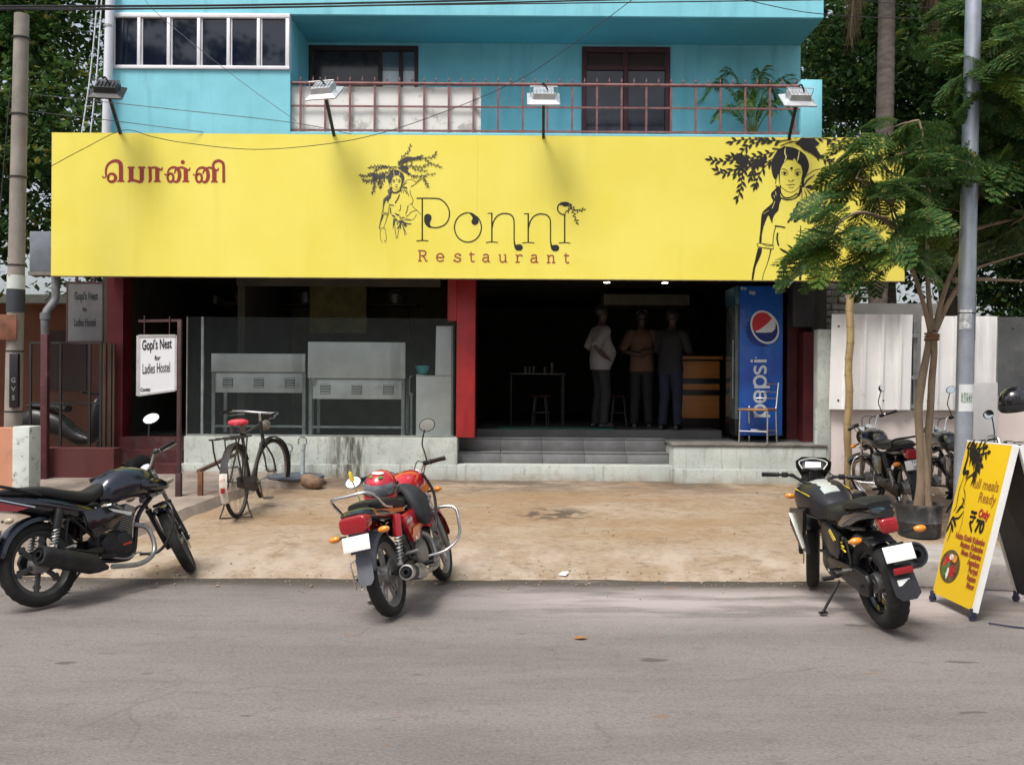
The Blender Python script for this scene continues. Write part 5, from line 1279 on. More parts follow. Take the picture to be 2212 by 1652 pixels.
bux = (hq(1, .5) - hq(0, .5)).normalized(); buy = V((0, 0, 1)); bw = (bx1 - bx0)
for s_, sz, u, v, sx_, bo in (("Gopi's Nest", .160, .5, .77, .42, .0035), ('for', .075, .52, .575, .7, .002), ('Ladies Hostel', .165, .49, .35, .34, .001), ('Contac', .06, .19, .05, .62, .002)):
    lettering('lettering', s_, sz, hq(u, v), bux, buy, M_ink, t, bo, 'CENTER', sx_, .004)
# grey board on the side wall, same wording in the shade
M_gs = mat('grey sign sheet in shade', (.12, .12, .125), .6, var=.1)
ya = 13.0
a0, a1 = P(146, 736, ya), P(221, 612, ya)
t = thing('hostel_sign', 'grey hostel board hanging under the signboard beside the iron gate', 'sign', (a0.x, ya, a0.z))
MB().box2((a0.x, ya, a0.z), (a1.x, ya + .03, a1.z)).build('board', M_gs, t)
f_ = MB()
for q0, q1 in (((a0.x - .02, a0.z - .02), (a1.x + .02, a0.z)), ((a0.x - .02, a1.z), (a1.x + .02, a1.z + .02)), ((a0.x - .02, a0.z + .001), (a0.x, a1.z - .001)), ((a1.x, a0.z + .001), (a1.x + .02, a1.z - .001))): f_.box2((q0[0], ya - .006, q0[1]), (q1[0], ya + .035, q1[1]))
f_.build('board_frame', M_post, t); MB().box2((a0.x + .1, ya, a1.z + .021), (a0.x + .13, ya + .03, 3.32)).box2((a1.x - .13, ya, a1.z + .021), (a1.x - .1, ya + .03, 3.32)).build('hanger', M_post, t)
M_gi = mat('dull sign lettering', (.02, .022, .028), .6)
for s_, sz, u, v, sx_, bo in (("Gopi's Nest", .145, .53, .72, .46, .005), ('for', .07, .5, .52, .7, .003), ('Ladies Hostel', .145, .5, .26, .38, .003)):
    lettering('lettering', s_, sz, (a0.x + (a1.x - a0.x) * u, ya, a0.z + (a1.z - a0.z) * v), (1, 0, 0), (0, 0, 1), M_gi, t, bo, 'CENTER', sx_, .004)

# ------------------------------------------------------------------ left boundary
M_peach = mat('peach wall paint', (.52, .24, .145), .85, var=.08, scale=2, bump=.2, dirt=(3, .55, .7, (.30, .17, .12), .5)); M_pale = mat('peeling pale paint', (.52, .56, .52), .85, var=.1, scale=4, bump=.3, dirt=(9, .56, .62, (.16, .16, .15), .8))
yw = 10.3; zt = P(30, 921, yw).z; xe, xp = PX(65, yw), PX(28, yw)
t = thing('boundary_wall', 'low peach boundary wall with a peeling pale end beside the concrete pole', 'wall', (xe, yw, gz(yw)))
MB().box2((-9.5, yw + .01, 0), (xp - .002, yw + .24, zt - .02)).build('wall', M_peach, t); MB().box2((xp, yw - .01, 0), (xe, yw + .25, zt), .012).build('wall_end', M_pale, t)
M_orw = mat('orange brown house wall', (.20, .075, .04), .85, var=.15, scale=1.5, dirt=(1.2, .5, .7, (.16, .08, .05), .6))
t = thing('neighbour_house', 'orange brown house wall seen through the iron gate', 'house', (-8, 17.5, .4))
MB().box2((-13, 17.5, .3), (-5.55, 18, 3.1)).build('wall', M_orw, t); MB().box2((-13, 17.2, 3.101), (-5.4, 18.2, 3.25)).build('cornice', M_pale, t)
MB().box2((-8.6, 17.47, 1.5), (-7.9, 17.499, 2.6)).build('window', M_brown, t)
# gate, red post, low red wall
yg = 12.25; g0, g1 = P(66, 1000, yg), P(218, 741, yg)
t = thing('iron_gate', 'black iron gate with wire mesh between the red post and the wooden strips', 'gate', (g0.x, yg, g0.z))
f = MB()
for u in (66, 131, 194, 218): f.box2((PX(u, yg) - .014, yg - .014, g0.z), (PX(u, yg) + .014, yg + .014, g1.z))
for v in (741, 870, 1000): z = P(140, v, yg).z; f.box2((g0.x - .01, yg - .012, z - .014), (g1.x + .01, yg + .012, z + .014))
M_gate = mat('black gate iron', (.016, .014, .014), .6); f.build('gate_frame', M_gate, t)
m = MB(); n_ = 22
for i in range(-12, n_):
    for sg in (1, -1):
        xa = g0.x + i * .045; h = g1.z - g0.z; w = g1.x - g0.x
        pts = [(xa, g0.z), (xa + h, g1.z)] if sg > 0 else [(xa, g1.z), (xa + h, g0.z)]
        (x0_, z0_), (x1_, z1_) = pts
        if x0_ < g0.x: k_ = (g0.x - x0_) / (x1_ - x0_); x0_, z0_ = g0.x, z0_ + (z1_ - z0_) * k_
        if x1_ > g1.x: k_ = (g1.x - x0_) / max(1e-6, x1_ - x0_); x1_, z1_ = g1.x, z0_ + (z1_ - z0_) * k_
        if x1_ - x0_ > .02: m.bar((x0_, yg + .003 * sg, z0_), (x1_, yg + .003 * sg, z1_), .004, .005, up=(0, 1, 0))
kind(m.build('wire_mesh', M_gate, t), 'stuff')
t = thing('gate_post', 'dull red post with a white drain pipe above it left of the gate', 'post', (PX(97, 11.9), 11.9, gz(11.9)))
MB().box2((PX(90, 11.9), 11.86, gz(11.9)), (PX(105, 11.9), 11.94, P(97, 722, 11.9).z), .006).build('post', mat('red oxide post', (.075, .016, .020), .6, var=.3, dirt=(6, .55, .7, (.22, .16, .15), .5)), t)
xq = PX(97, 11.98)
pz = lambda v: P(97, v, 11.98).z
MB().tube([(xq, 11.98, pz(724)), (xq, 11.98, pz(680)), (xq + .05, 12.06, pz(655)), (xq + .07, 12.10, pz(640)), (xq + .07, 12.10, pz(596))], .050, 12, 3).tube([(xq, 11.98, pz(690)), (xq, 11.98, pz(676))], .064, 12).build('drain_pipe', mat('shade greyed dusty drain pipe', (.13, .135, .135), .6, var=.25, dirt=(5, .5, .7, (.09, .085, .08), .7)), t)  # white pipe greyed in the colour to stand for shade
t = thing('low_wall', 'low dull red wall below the gate and the side steps', 'wall', (PX(150, 12.1), 12.1, gz(12)))
MB().box2((PX(70, 12.0), 11.98, .2), (PX(262, 12.2), 12.24, P(150, 968, 12).z)).build('wall', mat('faded red wall', (.10, .024, .022), .8, var=.25, scale=2, streak=(7, .5, .7, (.09, .03, .03), .7)), t)
M_wd = mat('weathered wood strip', (.085, .055, .034), .8, var=.35, scale=5, stretch=(1, 1, .2))
t = thing('wooden_strips', 'upright weathered wooden strips between the gate and the red column', 'post', (PX(236, 12.7), 12.72, .5))
for u0, u1 in ((221, 228), (233, 240), (243, 247)): MB().box2((PX(u0, 12.7), 12.70, .5), (PX(u1, 12.7), 12.74, P(235, 742, 12.7).z)).build('strip', M_wd, t)
# scooter-like dark bulk behind the gate is a parked bike under a cover
t = thing('covered_scooter', 'dark scooter standing in the shade behind the iron gate', 'scooter', (-6.5, 13.6, .42)); b_ = lambda mb, n, m_: mb.build(n, m_, t, w=False); WM[t] = Matrix.Identity(4)
b_(MB().loft([(-.6, .62, .12, .10), (-.4, .70, .17, .18), (0, .62, .16, .16), (.25, .45, .14, .12), (.45, .42, .14, .05)], 16, 4), 'body', M_plas); b_(MB().loft([(-.45, .90, .10, .03), (-.2, .90, .14, .05), (.1, .86, .12, .05)], 16, 4), 'seat', M_seat)
b_(MB().loft([(.48, .62, .18, .24), (.54, .75, .20, .30), (.62, .80, .16, .22)], 16, 3), 'front_apron', M_plas); b_(MB().tube([(.42, -.3, 1.1), (.5, -.1, 1.08), (.5, .1, 1.08), (.42, .3, 1.1)], .018, 8, 3), 'handlebar', M_plas)
for x in (-.45, .70): b_(MB().tube([(x + .19 * math.cos(a), 0, .22 + .19 * math.sin(a)) for a in [2 * PI * i / 24 for i in range(24)]], .045, 10, closed=True), 'wheel', M_tyre)

# ------------------------------------------------------------------ poles
M_conc = mat('stained concrete pole', (.25, .225, .195), .85, var=.2, scale=3, bump=.3, streak=(6, .5, .7, (.13, .11, .09), .6), dirt=(2, .55, .7, (.36, .19, .12), .6))
yp = 10.9; pb, ptp = P(28, 930, yp), P(47, 32, yp)
t = thing('concrete_pole', 'tall stained concrete pole behind the boundary wall', 'pole', (pb.x, yp, .2)); ax_ = (ptp - pb).normalized()
pp = lambda v: pb + (ptp - pb) * ((930 - v) / 898)
MB().tube([pp(1060), pp(500), pp(32)], [.097, .090, .080], 18).build('shaft', M_conc, t)
MB().tube([pp(674), pp(626)], .100, 18).build('dark_band', mat('blue black paint band', (.03, .034, .042), .6), t); MB().tube([pp(625), pp(595)], .0975, 18).build('white_band', M_pale, t)
for v in (85, 250, 385, 575, 760, 890): MB().tube([pp(v), pp(v - 3)], .0985, 14).build('wire_tie', M_gate, t)
q = pp(708); MB().box((q.x - .13, yp - .115, q.z), (.42, .02, .29), None, .004).build('name_plate', mat('rusty brown plate', (.16, .06, .03), .7, var=.35, scale=8), t)
q = pp(822); MB().box((q.x + .07, yp - .12, q.z), (.10, .06, .62), None, .01).build('cable_guard', M_plas, t)
for i, c_ in enumerate('GVS'): lettering('lettering', c_, .075, (q.x + .075, yp - .152, q.z - .02 - i * .10), (1, 0, 0), (0, 0, 1), M_alu, t, .001, 'CENTER', 1, .004)
MB().tube([pp(32) + V((-.12, 0, -.8)), pp(300) + V((-.15, .0, 0)), pp(500) + V((-.22, 0, 0)), pp(640) + V((-.3, 0, 0))], .008, 5, 3).build('ground_wire', M_gate, t)

M_pole = mat('galvanised lamp post', (.34, .37, .42), .42, metal=.55, var=.18, scale=3, streak=(8, .5, .7, (.20, .21, .24), .5))
yl = 9.3; lb, lt = P(2079, 1060, yl), P(2104, -60, yl); d_ = (lt - lb) / 1120
lp = lambda v: lb + d_ * (1060 - v)
t = thing('lamp_post', 'grey galvanised steel lamp post with torn posters beside the potted tree', 'lamp post', (lp(1186).x, yl, gz(yl)))
zb = gz(yl); k0 = lp(1060) + d_ * -((lp(1060).z - zb) / d_.z)
MB().tube([k0, lp(800), lp(300), lp(-60)], [.085, .083, .078, .073], 22).build('shaft', M_pole, t)
MB().tube([k0 + V((0, 0, .0)), k0 + V((0, 0, .02))], .16, 16).build('base_plate', M_steel, t)
def wrap(v0, v1, a0, a1, m_, nm):
    mb = MB(); rr = []
    for v in (v0, v1):
        c = lp(v); r_ = .0855
        rr.append([c + V((r_ * math.sin(R(a)), -r_ * math.cos(R(a)), 0)) for a in [a0 + (a1 - a0) * i / 8 for i in range(9)]])
    va = [[mb.bm.verts.new(p) for p in r_] for r_ in rr]
    for i in range(8): mb._f((va[0][i], va[0][i + 1], va[1][i + 1], va[1][i]))
    return mb.build(nm, m_, t)
M_post1 = mat('pasted paper', (.66, .68, .70), .7, var=.05); M_torn = mat('torn paper shreds', (.50, .51, .52), .8, var=.35, scale=26, dirt=(14, .5, .56, (.26, .28, .31), .9))
wrap(888, 830, -62, 58, M_post1, 'poster'); po = wrap(870, 848, -48, 30, mat('poster print', (.16, .42, .55), .6, var=.8, scale=24, col2=(.5, .58, .45)), 'poster_print')
wrap(712, 670, -70, 10, M_torn, 'torn_poster'); wrap(735, 640, 45, 75, M_torn, 'torn_poster'); wrap(121, 113, 50, 72, M_yst, 'sticker')
MB().tube([lp(678), lp(676)], .0875, 16).build('wire_tie', M_gate, t)
# bamboo pole
M_bam = mat('old bamboo', (.36, .26, .12), .6, var=.25, scale=8, stretch=(1, 1, .3), dirt=(7, .56, .66, (.10, .06, .03), .8))
yb = 12.0; q0, q1 = P(1830, 1018, yb), P(1838, 600, yb)
t = thing('bamboo_pole', 'yellowish bamboo pole standing in front of the corrugated fence', 'pole', (q0.x, yb, gz(yb)))
pts = [q0 + V((0, 0, gz(yb) - q0.z))] + [q0.lerp(q1, k / 12) + V((.012 * math.sin(k * 1.7), 0, 0)) for k in range(1, 13)]
MB().tube(pts, .047, 12).build('culm', M_bam, t)
for k in range(1, 12): MB().tube([pts[k] - V((0, 0, .008)), pts[k] + V((0, 0, .008))], .051, 12).build('node', M_bam, t)

# ------------------------------------------------------------------ pink wall, corrugated fence, white pier, dark shed behind
M_pink = mat('pinkish white wall', (.76, .665, .625), .85, var=.06, scale=1.4, bump=.2, col2=(.80, .72, .69), dirt=(2.5, .58, .72, (.42, .35, .31), .6))
zf = P(1970, 885, 12.4).z
t = thing('pink_wall', 'pinkish white low wall below the corrugated sheets', 'wall', (5.5, 12.45, .4))
xw0, xw1 = PX(1792, 12.45) + .003, PX(2108, 12.45)
MB().box2((xw0, 12.45, .2), (xw1 + 4, 12.65, zf - .006)).build('wall', M_pink, t); MB().box2((xw0 - .19, 12.445, .2), (xw0 + .02, 12.5, zf - .0)).build('pale_end', M_pale, t)
M_cor = mat('white corrugated sheet', (.82, .815, .81), .5, var=.06, scale=2, streak=(5, .55, .75, (.44, .42, .41), .4), dirt=(3, .62, .75, (.40, .38, .37), .5))
t = thing('corrugated_fence', 'white corrugated sheet fence standing on the pink wall', 'fence', (5.5, 12.35, zf))
yc = 12.34; zt0, zt1 = P(1890, 679, yc).z, P(2070, 683, yc).z
def corr(x0, x1, z0, z1, sh):
    mb = MB(); prof = []; x = x0; p_ = .232
    while x < x1 - .01:
        for dx, dy in ((0, 0), (.176, 0), (.184, -.048), (.216, -.048), (.224, 0)):
            if x + dx <= x1: prof.append((x + dx, dy))
        x += p_
    prof.append((x1, 0)); ln = [[(mb.bm.verts.new((px_ + sh * 0, yc + dy + o, z0)), mb.bm.verts.new((px_ + sh, yc + dy + o, z1))) for px_, dy in prof] for o in (0, .004)]
    for l_ in ln:
        for a, b in zip(l_, l_[1:]): mb._f((a[0], b[0], b[1], a[1]))
    for i in (0, -1): mb._f((ln[0][i][0], ln[0][i][1], ln[1][i][1], ln[1][i][0]))
    o = mb.build('sheet', M_cor, t, smooth=False)
    bl = MB()
    for zz in (z0 + .12, z1 - .16):
        for k in range(3): bl.lathe([(.0, -.008), (.014, -.006), (.014, 0), (0, 0)], (x0 + .12 + k * .232 * 2.5 * (x1 - x0) / 1.05, yc - .001, zz), (0, 1, 0), 8)
    bl.build('bolts', M_gate, o); return o
corr(PX(1791, yc), PX(1966, yc), zf, zt0, .03); corr(PX(1987, yc), PX(2150, yc), zf, zt1, .02)
f = MB(); 
for z in (zf + .02, zf + .4, zt0 - .3): f.box2((PX(1795, yc), 12.36, z), (PX(2148, yc), 12.40, z + .05))
for u in (1796, 1972, 2146): f.box2((PX(u, 12.42), 12.41, zf - .003), (PX(u, 12.42) + .05, 12.46, zt0 - .06))
f.build('support', M_alu, t)
yx = 11.7; q0, q1 = P(2103, 960, yx), P(2156, 826, yx)
t = thing('white_pier', 'white painted masonry pier behind the lamp post', 'wall', (q0.x, yx, gz(yx))); MB().box2((q0.x, yx, .2), (q1.x, yx + .5, q1.z), .01).build('pier', mat('white masonry', (.80, .79, .77), .8, var=.05, dirt=(3, .6, .75, (.5, .48, .45), .5)), t)
M_shed = mat('dark grey weathered wall', (.075, .078, .08), .9, var=.3, scale=1.2, dirt=(2, .5, .65, (.13, .125, .12), .6))
t = thing('shed', 'dark weathered shed wall behind the corrugated fence', 'shed', (8, 14.5, .4))
MB().box2((4.36, 14.4, .3), (6.5, 14.8, P(1870, 655, 14.4).z)).build('wall', mat('cement plaster wall', (.20, .195, .185), .9, var=.2, scale=1.5), t); MB().box2((6.52, 14.42, .3), (14, 14.9, 2.75)).build('wall', M_shed, t)
br = MB(); 
bx_ = P(1778, 640, 13.2); i = 0
brk = []
M_br = mat('rough grey brick', (.24, .225, .205), .95, var=.35, scale=9, bump=.5)
t2 = thing('brick_pier', 'rough unplastered brick pier beside the black meter box', 'wall', (bx_.x, 13.1, 2.3))
rnd = random.Random(5)
for r_ in range(9):
    for c_ in range(2):
        w_ = .19; x = PX(1765, 13.1) + c_ * .2 + (.1 if r_ % 2 else 0); z = 2.36 + r_ * .095
        MB().box2((x, 13.1 + rnd.uniform(-.015, .015), z), (x + w_, 13.3, z + .082), .006).build('brick', M_br, t2)
MB().box2((PX(1765, 13.1) + .02, 13.14, .5), (PX(1765, 13.1) + .4, 13.28, 3.25)).build('core', M_shed, t2)

# ------------------------------------------------------------------ A-board menu
M_by = mat('menu board yellow', (.80, .52, .012), .45, var=.03, scale=2); M_bw = mat('white board edge', (.80, .80, .79), .5, var=.03); M_bb = mat('dark board back', (.02, .02, .028), .6, var=.2); M_cast = mat('blue black castor', (.03, .032, .07), .5)
o0 = V((3.315, 7.40, .075)); o1 = V((3.335, 6.80, .075)); top0 = P(2090, 953, 7.36); top1 = P(2189, 962, 6.80)
t = thing('menu_board', 'yellow folding menu board on the pavement beside the graphite motorcycle', 'sign', (3.45, 7.1, 0)); WM[t] = Matrix.Translation(-V((3.45, 7.1, 0)))
ux, uy = (o1 - o0), (top0 - o0); nn = ux.cross(uy).normalized()
Q = lambda u, v, l=0.0: o0 + (o1 - o0) * u * (1 - v) + (top1 - top0) * u * v + (top0 - o0) * v + nn * l
MB().rings([[Q(0, v / 24) for v in range(25)] + [Q(u / 10, 1) for u in range(1, 10)] + [Q(1, 1 - v / 24) for v in range(25)] + [Q(1 - u / 10, 0) for u in range(1, 10)]] * 0 + [[Q(u / 12, v / 24, l) for u, l in [(u, 0) for u in range(13)] + [(12 - u, -.02) for u in range(13)]] for v in range(25)]).build('front_panel', M_by, t)
e = MB()
e.bar(Q(1.02, -.005, -.012), Q(1.02, 1.0, -.012), .03, .036, up=nn).bar(Q(-.005, -.005, -.014), Q(-.005, 1.0, -.014), .012, .02, up=nn).bar(Q(-.01, 1.003, -.014), Q(1.03, 1.003, -.014), .012, .03, up=nn)
e.build('panel_edge', M_bw, t)
q0_, q1_ = V((3.98, 7.42, .075)), V((3.99, 6.82, .075)); ta, tb = top0 + V((.04, 0, 0)), top1 + V((.04, 0, 0))
MB().rings([[q0_, q1_, tb, ta], [p + V((.02, 0, .008)) for p in (q0_, q1_, tb, ta)]]).build('rear_panel', M_bb, t)
e = MB()
for a, c in ((q0_, ta), (q1_, tb)): e.bar(a + V((.01, 0, 0)), c + V((.01, 0, 0)), .03, .035)
e.build('panel_edge', M_bw, t)
MB().tube([top0.lerp(top1, .35) + V((.02, 0, .0)), top0.lerp(top1, .42) + V((.02, 0, .05)), top0.lerp(top1, .6) + V((.02, 0, .05)), top0.lerp(top1, .67) + V((.02, 0, .0))], .007, 6, 4).build('handle', M_steel, t)
for p in (o0, o1, q0_, q1_):
    c = MB(); p = p + V((0, .03 if p.y > 7.1 else -.03, 0)) * 0
    c.box((p.x, p.y, .06), (.03, .035, .06), None, .004).lathe([(0, -.012), (.026, -.012), (.03, 0), (.026, .012), (0, .012)], (p.x, p.y, .031), (0, 1, 0), 14); c.build('castor', M_cast, t)
ik = Ink(lambda x, y, l: Q(x, 1 - y, l), .003)
ik.k = 0
for q, n_, s_ in (([(.02, .04), (.2, .05), (.42, .03)], 12, 1), ([(.1, .03), (.25, .08), (.5, .06)], 10, 2), ([(.12, .02), (.3, .12), (.42, .14)], 12, 3), ([(.3, .11), (.38, .17), (.36, .21)], 10, 4), ([(.15, .05), (.22, .10), (.3, .10)], 8, 5)):
    ik.sprig(q, n_, .085, .035, .012, s_)
for q, w in (([(.05, .03), (.10, .1), (.08, .2), (.12, .17)], .04), ([(.36, .17), (.28, .21), (.20, .24), (.17, .3)], .013), ([(.10, .22), (.14, .2), (.2, .2), (.16, .24)], .03), ([(.12, .22), (.08, .32), (.10, .42), (.06, .46)], .012), ([(.17, .3), (.24, .34), (.28, .42)], .012), ([(.28, .42), (.2, .42), (.12, .47)], .014),
             ([(.3, .44), (.22, .49), (.1, .5)], .014), ([(.3, .44), (.32, .52), (.3, .6)], .006), ([(.04, .52), (.09, .5), (.16, .53), (.2, .55)], .03), ([(.06, .5), (.03, .56), (.0, .6)], .03), ([(.08, .52), (.10, .58), (.08, .66)], .014), ([(.05, .53), (.12, .56), (.16, .585)], .03), ([(.2, .36), (.24, .39), (.16, .46)], .02)):
    ik.stroke(q, w, 5, taper=.7)
ik.build('print', M_ink, t, smooth=False, tri=True)
ik = Ink(lambda x, y, l: Q(x - .12, 1 - y + .09, l), .003)
w_ = lambda q, w: ik.stroke(q, w, 1)
w_([(.58, .525), (.72, .525)], .016); w_([(.58, .555), (.72, .555)], .016); ik.stroke([(.60, .525), (.67, .53), (.68, .555), (.66, .585), (.60, .59)], .02, 4); w_([(.60, .59), (.70, .645)], .022)
ik.build('rupee_sign', M_ink, t, smooth=False, tri=True)
bux = (Q(1, .5) - Q(0, .5)).normalized(); buy = (Q(.5, 1) - Q(.5, 0)).normalized()
M_brt = mat('brown red lettering', (.30, .055, .03), .5); M_ora = mat('dark amber lettering', (.33, .14, .02), .5)
def bt(s_, sz, u, v, m_, al='RIGHT', bo=.001, sx_=.9):
    vs, fs = text_bm(s_, sz, bo, al, sx_); mb = MB(); q = [mb.bm.verts.new(Q(u + a.x / .6, 1 - v + a.y / 1.28, .004)) for a in vs]
    for f_ in fs: mb._f([q[i_] for i_ in f_])
    return mb.build('lettering', m_, t, smooth=False)
bt('full meals', .115, .93, .285, M_ora, sx_=.80, bo=.001); bt('Ready', .115, .93, .365, M_ora, sx_=.80, bo=.001); bt('Only', .088, .87, .455, mat('crimson lettering', (.42, .01, .03), .5), bo=.004, sx_=.8); bt('70', .135, .82, .545, M_ink, bo=.007, sx_=.85)
for i, s_ in enumerate(('Nattu Kozhi Kulambu', 'Mutton Kulambu', 'Meen Kulambu', 'Appalam', 'Poriyal', 'Rasam', 'Moor')):
    bt(s_, .062, .92, .615 + i * .045, M_brt, bo=.003, sx_=.74)
fd = Ink(lambda x, y, l: Q(x, 1 - y, l), .0035); fd.dot(.27, .80, .235, .105, 28); fo = fd.build('food_picture', mat('food picture ground', (.10, .07, .03), .5, var=.5, scale=20), t, smooth=False, tri=True)
for i, (x, y, rx, ry, c_) in enumerate(((.22, .82, .07, .03, (.55, .03, .02)), (.38, .80, .06, .025, (.75, .25, .04)), (.30, .795, .05, .02, (.75, .70, .62)), (.38, .88, .07, .04, (.42, .02, .02)), (.28, .90, .03, .04, (.72, .70, .66)), (.20, .89, .06, .035, (.06, .16, .04)), (.27, .85, .05, .018, (.05, .18, .06)), (.18, .85, .04, .02, (.5, .06, .03)))):
    f2 = Ink(lambda x_, y_, l: Q(x_, 1 - y_, l), .0042 + i * .00012); f2.dot(x - .03, y - .055, rx, ry, 12); f2.build('food_print', mat('food print %d' % i, c_, .5, var=.4, scale=30), fo, smooth=False, tri=True)
# grey kerb block, loose stones, paper scrap, cable
t = tag(MB().prism([(3.30, 7.95, 0), (4.5, 7.72, 0), (4.55, 8.45, .03), (3.38, 8.62, .04)], (0, 0, .225), .015).build('concrete_block', mat('pale concrete block', (.34, .315, .29), .9, var=.15, scale=4, bump=.4, dirt=(5, .55, .7, (.2, .17, .14), .6))), 'pale grey concrete block behind the yellow menu board', 'block')
pc_ = P(1216, 1249, 8.25); pm = MB(); pm.rings([[V((pc_.x - .045, 8.2, .03)), V((pc_.x + .02, 8.17, .028)), V((pc_.x + .05, 8.23, .05)), V((pc_.x - .01, 8.26, .04))], [V((pc_.x - .04, 8.2, .034)), V((pc_.x + .015, 8.18, .045)), V((pc_.x + .045, 8.235, .055)), V((pc_.x - .005, 8.26, .048))]])
lf_ = P(1255, 1378, 1); lf_ = V((lf_.x * 6.25, 6.25, .004)); tag(MB().rings([[lf_ + V((a, b, c)) for a, b, c in ((-.05, 0, 0), (-.01, .03, .012), (.05, .01, .002), (.0, -.03, .010))], [lf_ + V((a, b, c + .002)) for a, b, c in ((-.05, 0, 0), (-.01, .03, .012), (.05, .01, .002), (.0, -.03, .010))]]).build('dry_leaf', mat('dry orange leaf', (.34, .15, .05), .8)), 'dry orange leaf lying alone on the road', 'leaf')
tag(pm.build('paper_scrap', M_sw), 'crumpled white paper scrap at the edge of the forecourt', 'paper')
tag(MB().tube([(3.40, 6.70, .012), (3.6, 6.58, .01), (3.8, 6.62, .01), (4.1, 6.66, .01), (4.4, 6.6, .01)], .006, 6, 5).build('ground_cable', M_cast), 'thin dark cable lying on the road by the menu board', 'cable')
# low rail with rusty stub post, tap pipes, manhole lid, rough stone near the plinth
M_rust = mat('rusty iron', (.16, .065, .032), .8, var=.3, scale=12, bump=.3)
y0_ = 10.95; q = P(433, 1060, y0_)
t = thing('rusty_rail', 'short rusty stub post with a bent rail on the pavement slab', 'rail', (q.x, y0_, gz(y0_) + .1))
MB().box2((q.x - .028, y0_ - .025, gz(y0_) + .1), (q.x + .028, y0_ + .025, P(433, 1018, y0_).z), .003).build('post', M_rust, t)
MB().bar(P(428, 1018, y0_), P(505, 982, 11.6), .045, .04).build('rail', mat('dusty brown rail', (.14, .10, .075), .8, var=.25), t)
ym = 12.35
t = thing('water_pipes', 'two stub water pipes with taps standing against the kitchen plinth', 'pipe', (PX(640, ym), ym, gz(ym)))
for u, v in ((624, 970), (655, 955)):
    x = PX(u, ym); z = P(u, v, ym).z
    MB().tube([(x, ym, gz(ym) + .02), (x, ym, z - .03)], .03, 10).tube([(x, ym, z - .10), (x, ym, z - .02)], .038, 10).build('pipe', mat('grey pvc pipe', (.36, .40, .40), .5, var=.15), t)
    MB().tube([(x - .05, ym - .02, z - .03), (x - .05, ym - .02, z + .04), (x, ym - .02, z + .07), (x + .05, ym - .02, z + .04), (x + .05, ym - .02, z - .03)], .009, 6, 3).build('tap', M_steel, t)
t = thing('manhole_lid', 'round dark metal lid lying on a low concrete kerb by the water pipes', 'lid', (PX(640, 12.1), 12.1, gz(12.1)))
MB().lathe([(0, 0), (.34, 0), (.36, .01), (.36, .03), (.33, .04), (.30, .034), (0, .034)], (PX(640, 12.1), 12.12, gz(12.1) + .10), (0, 0, 1), 32).build('lid', mat('blue grey worn iron', (.10, .115, .15), .5, metal=.4, var=.3, scale=7), t)
MB().box2((PX(575, 12.1), 11.8, gz(11.8) - .1), (PX(690, 12.1), 12.45, gz(12.1) + .099), .02).build('kerb', M_slab, t)
rk = MB(); bmesh.ops.create_icosphere(rk.bm, subdivisions=2, radius=.13, matrix=Matrix.Translation((PX(680, 12.1), 11.85, gz(11.9) + .10)) @ Matrix.Diagonal((1.3, .9, .75, 1)))
for v_ in rk.bm.verts: v_.co += V((nz(v_.co.x, v_.co.z, 6), nz(v_.co.y, v_.co.z, 6, 2), nz(v_.co.x, v_.co.y, 6, 5))) * .05
tag(rk.build('rough_stone', mat('brown rough stone', (.20, .13, .08), .95, var=.3, scale=10, bump=.6)), 'rough brown stone on the ground next to the round lid', 'stone')

# loose grit and pebbles where the road meets the forecourt
M_grit = mat('loose grit', (.26, .20, .15), .95, var=.45, scale=14)
rnd = random.Random(8); gr = MB()
for i in range(620):
    x = rnd.uniform(-4.2, 4.2); y = rnd.gauss(8.02, .22) if i < 430 else rnd.uniform(8.2, 12.2)
    r_ = abs(rnd.gauss(0, .0055)) + .003
    z = (gz(y) + .016 if y > 8.12 else .002)
    m_ = Matrix.Translation((x, y, z + r_ * .3)) @ Matrix.Rotation(rnd.uniform(0, 6), 4, 'Z') @ Matrix.Diagonal((r_ * rnd.uniform(.8, 1.5), r_, r_ * .7, 1))
    bmesh.ops.create_icosphere(gr.bm, subdivisions=1, radius=1.0, matrix=m_)
kind(gr.build('gravel', M_grit, smooth=False), 'stuff')

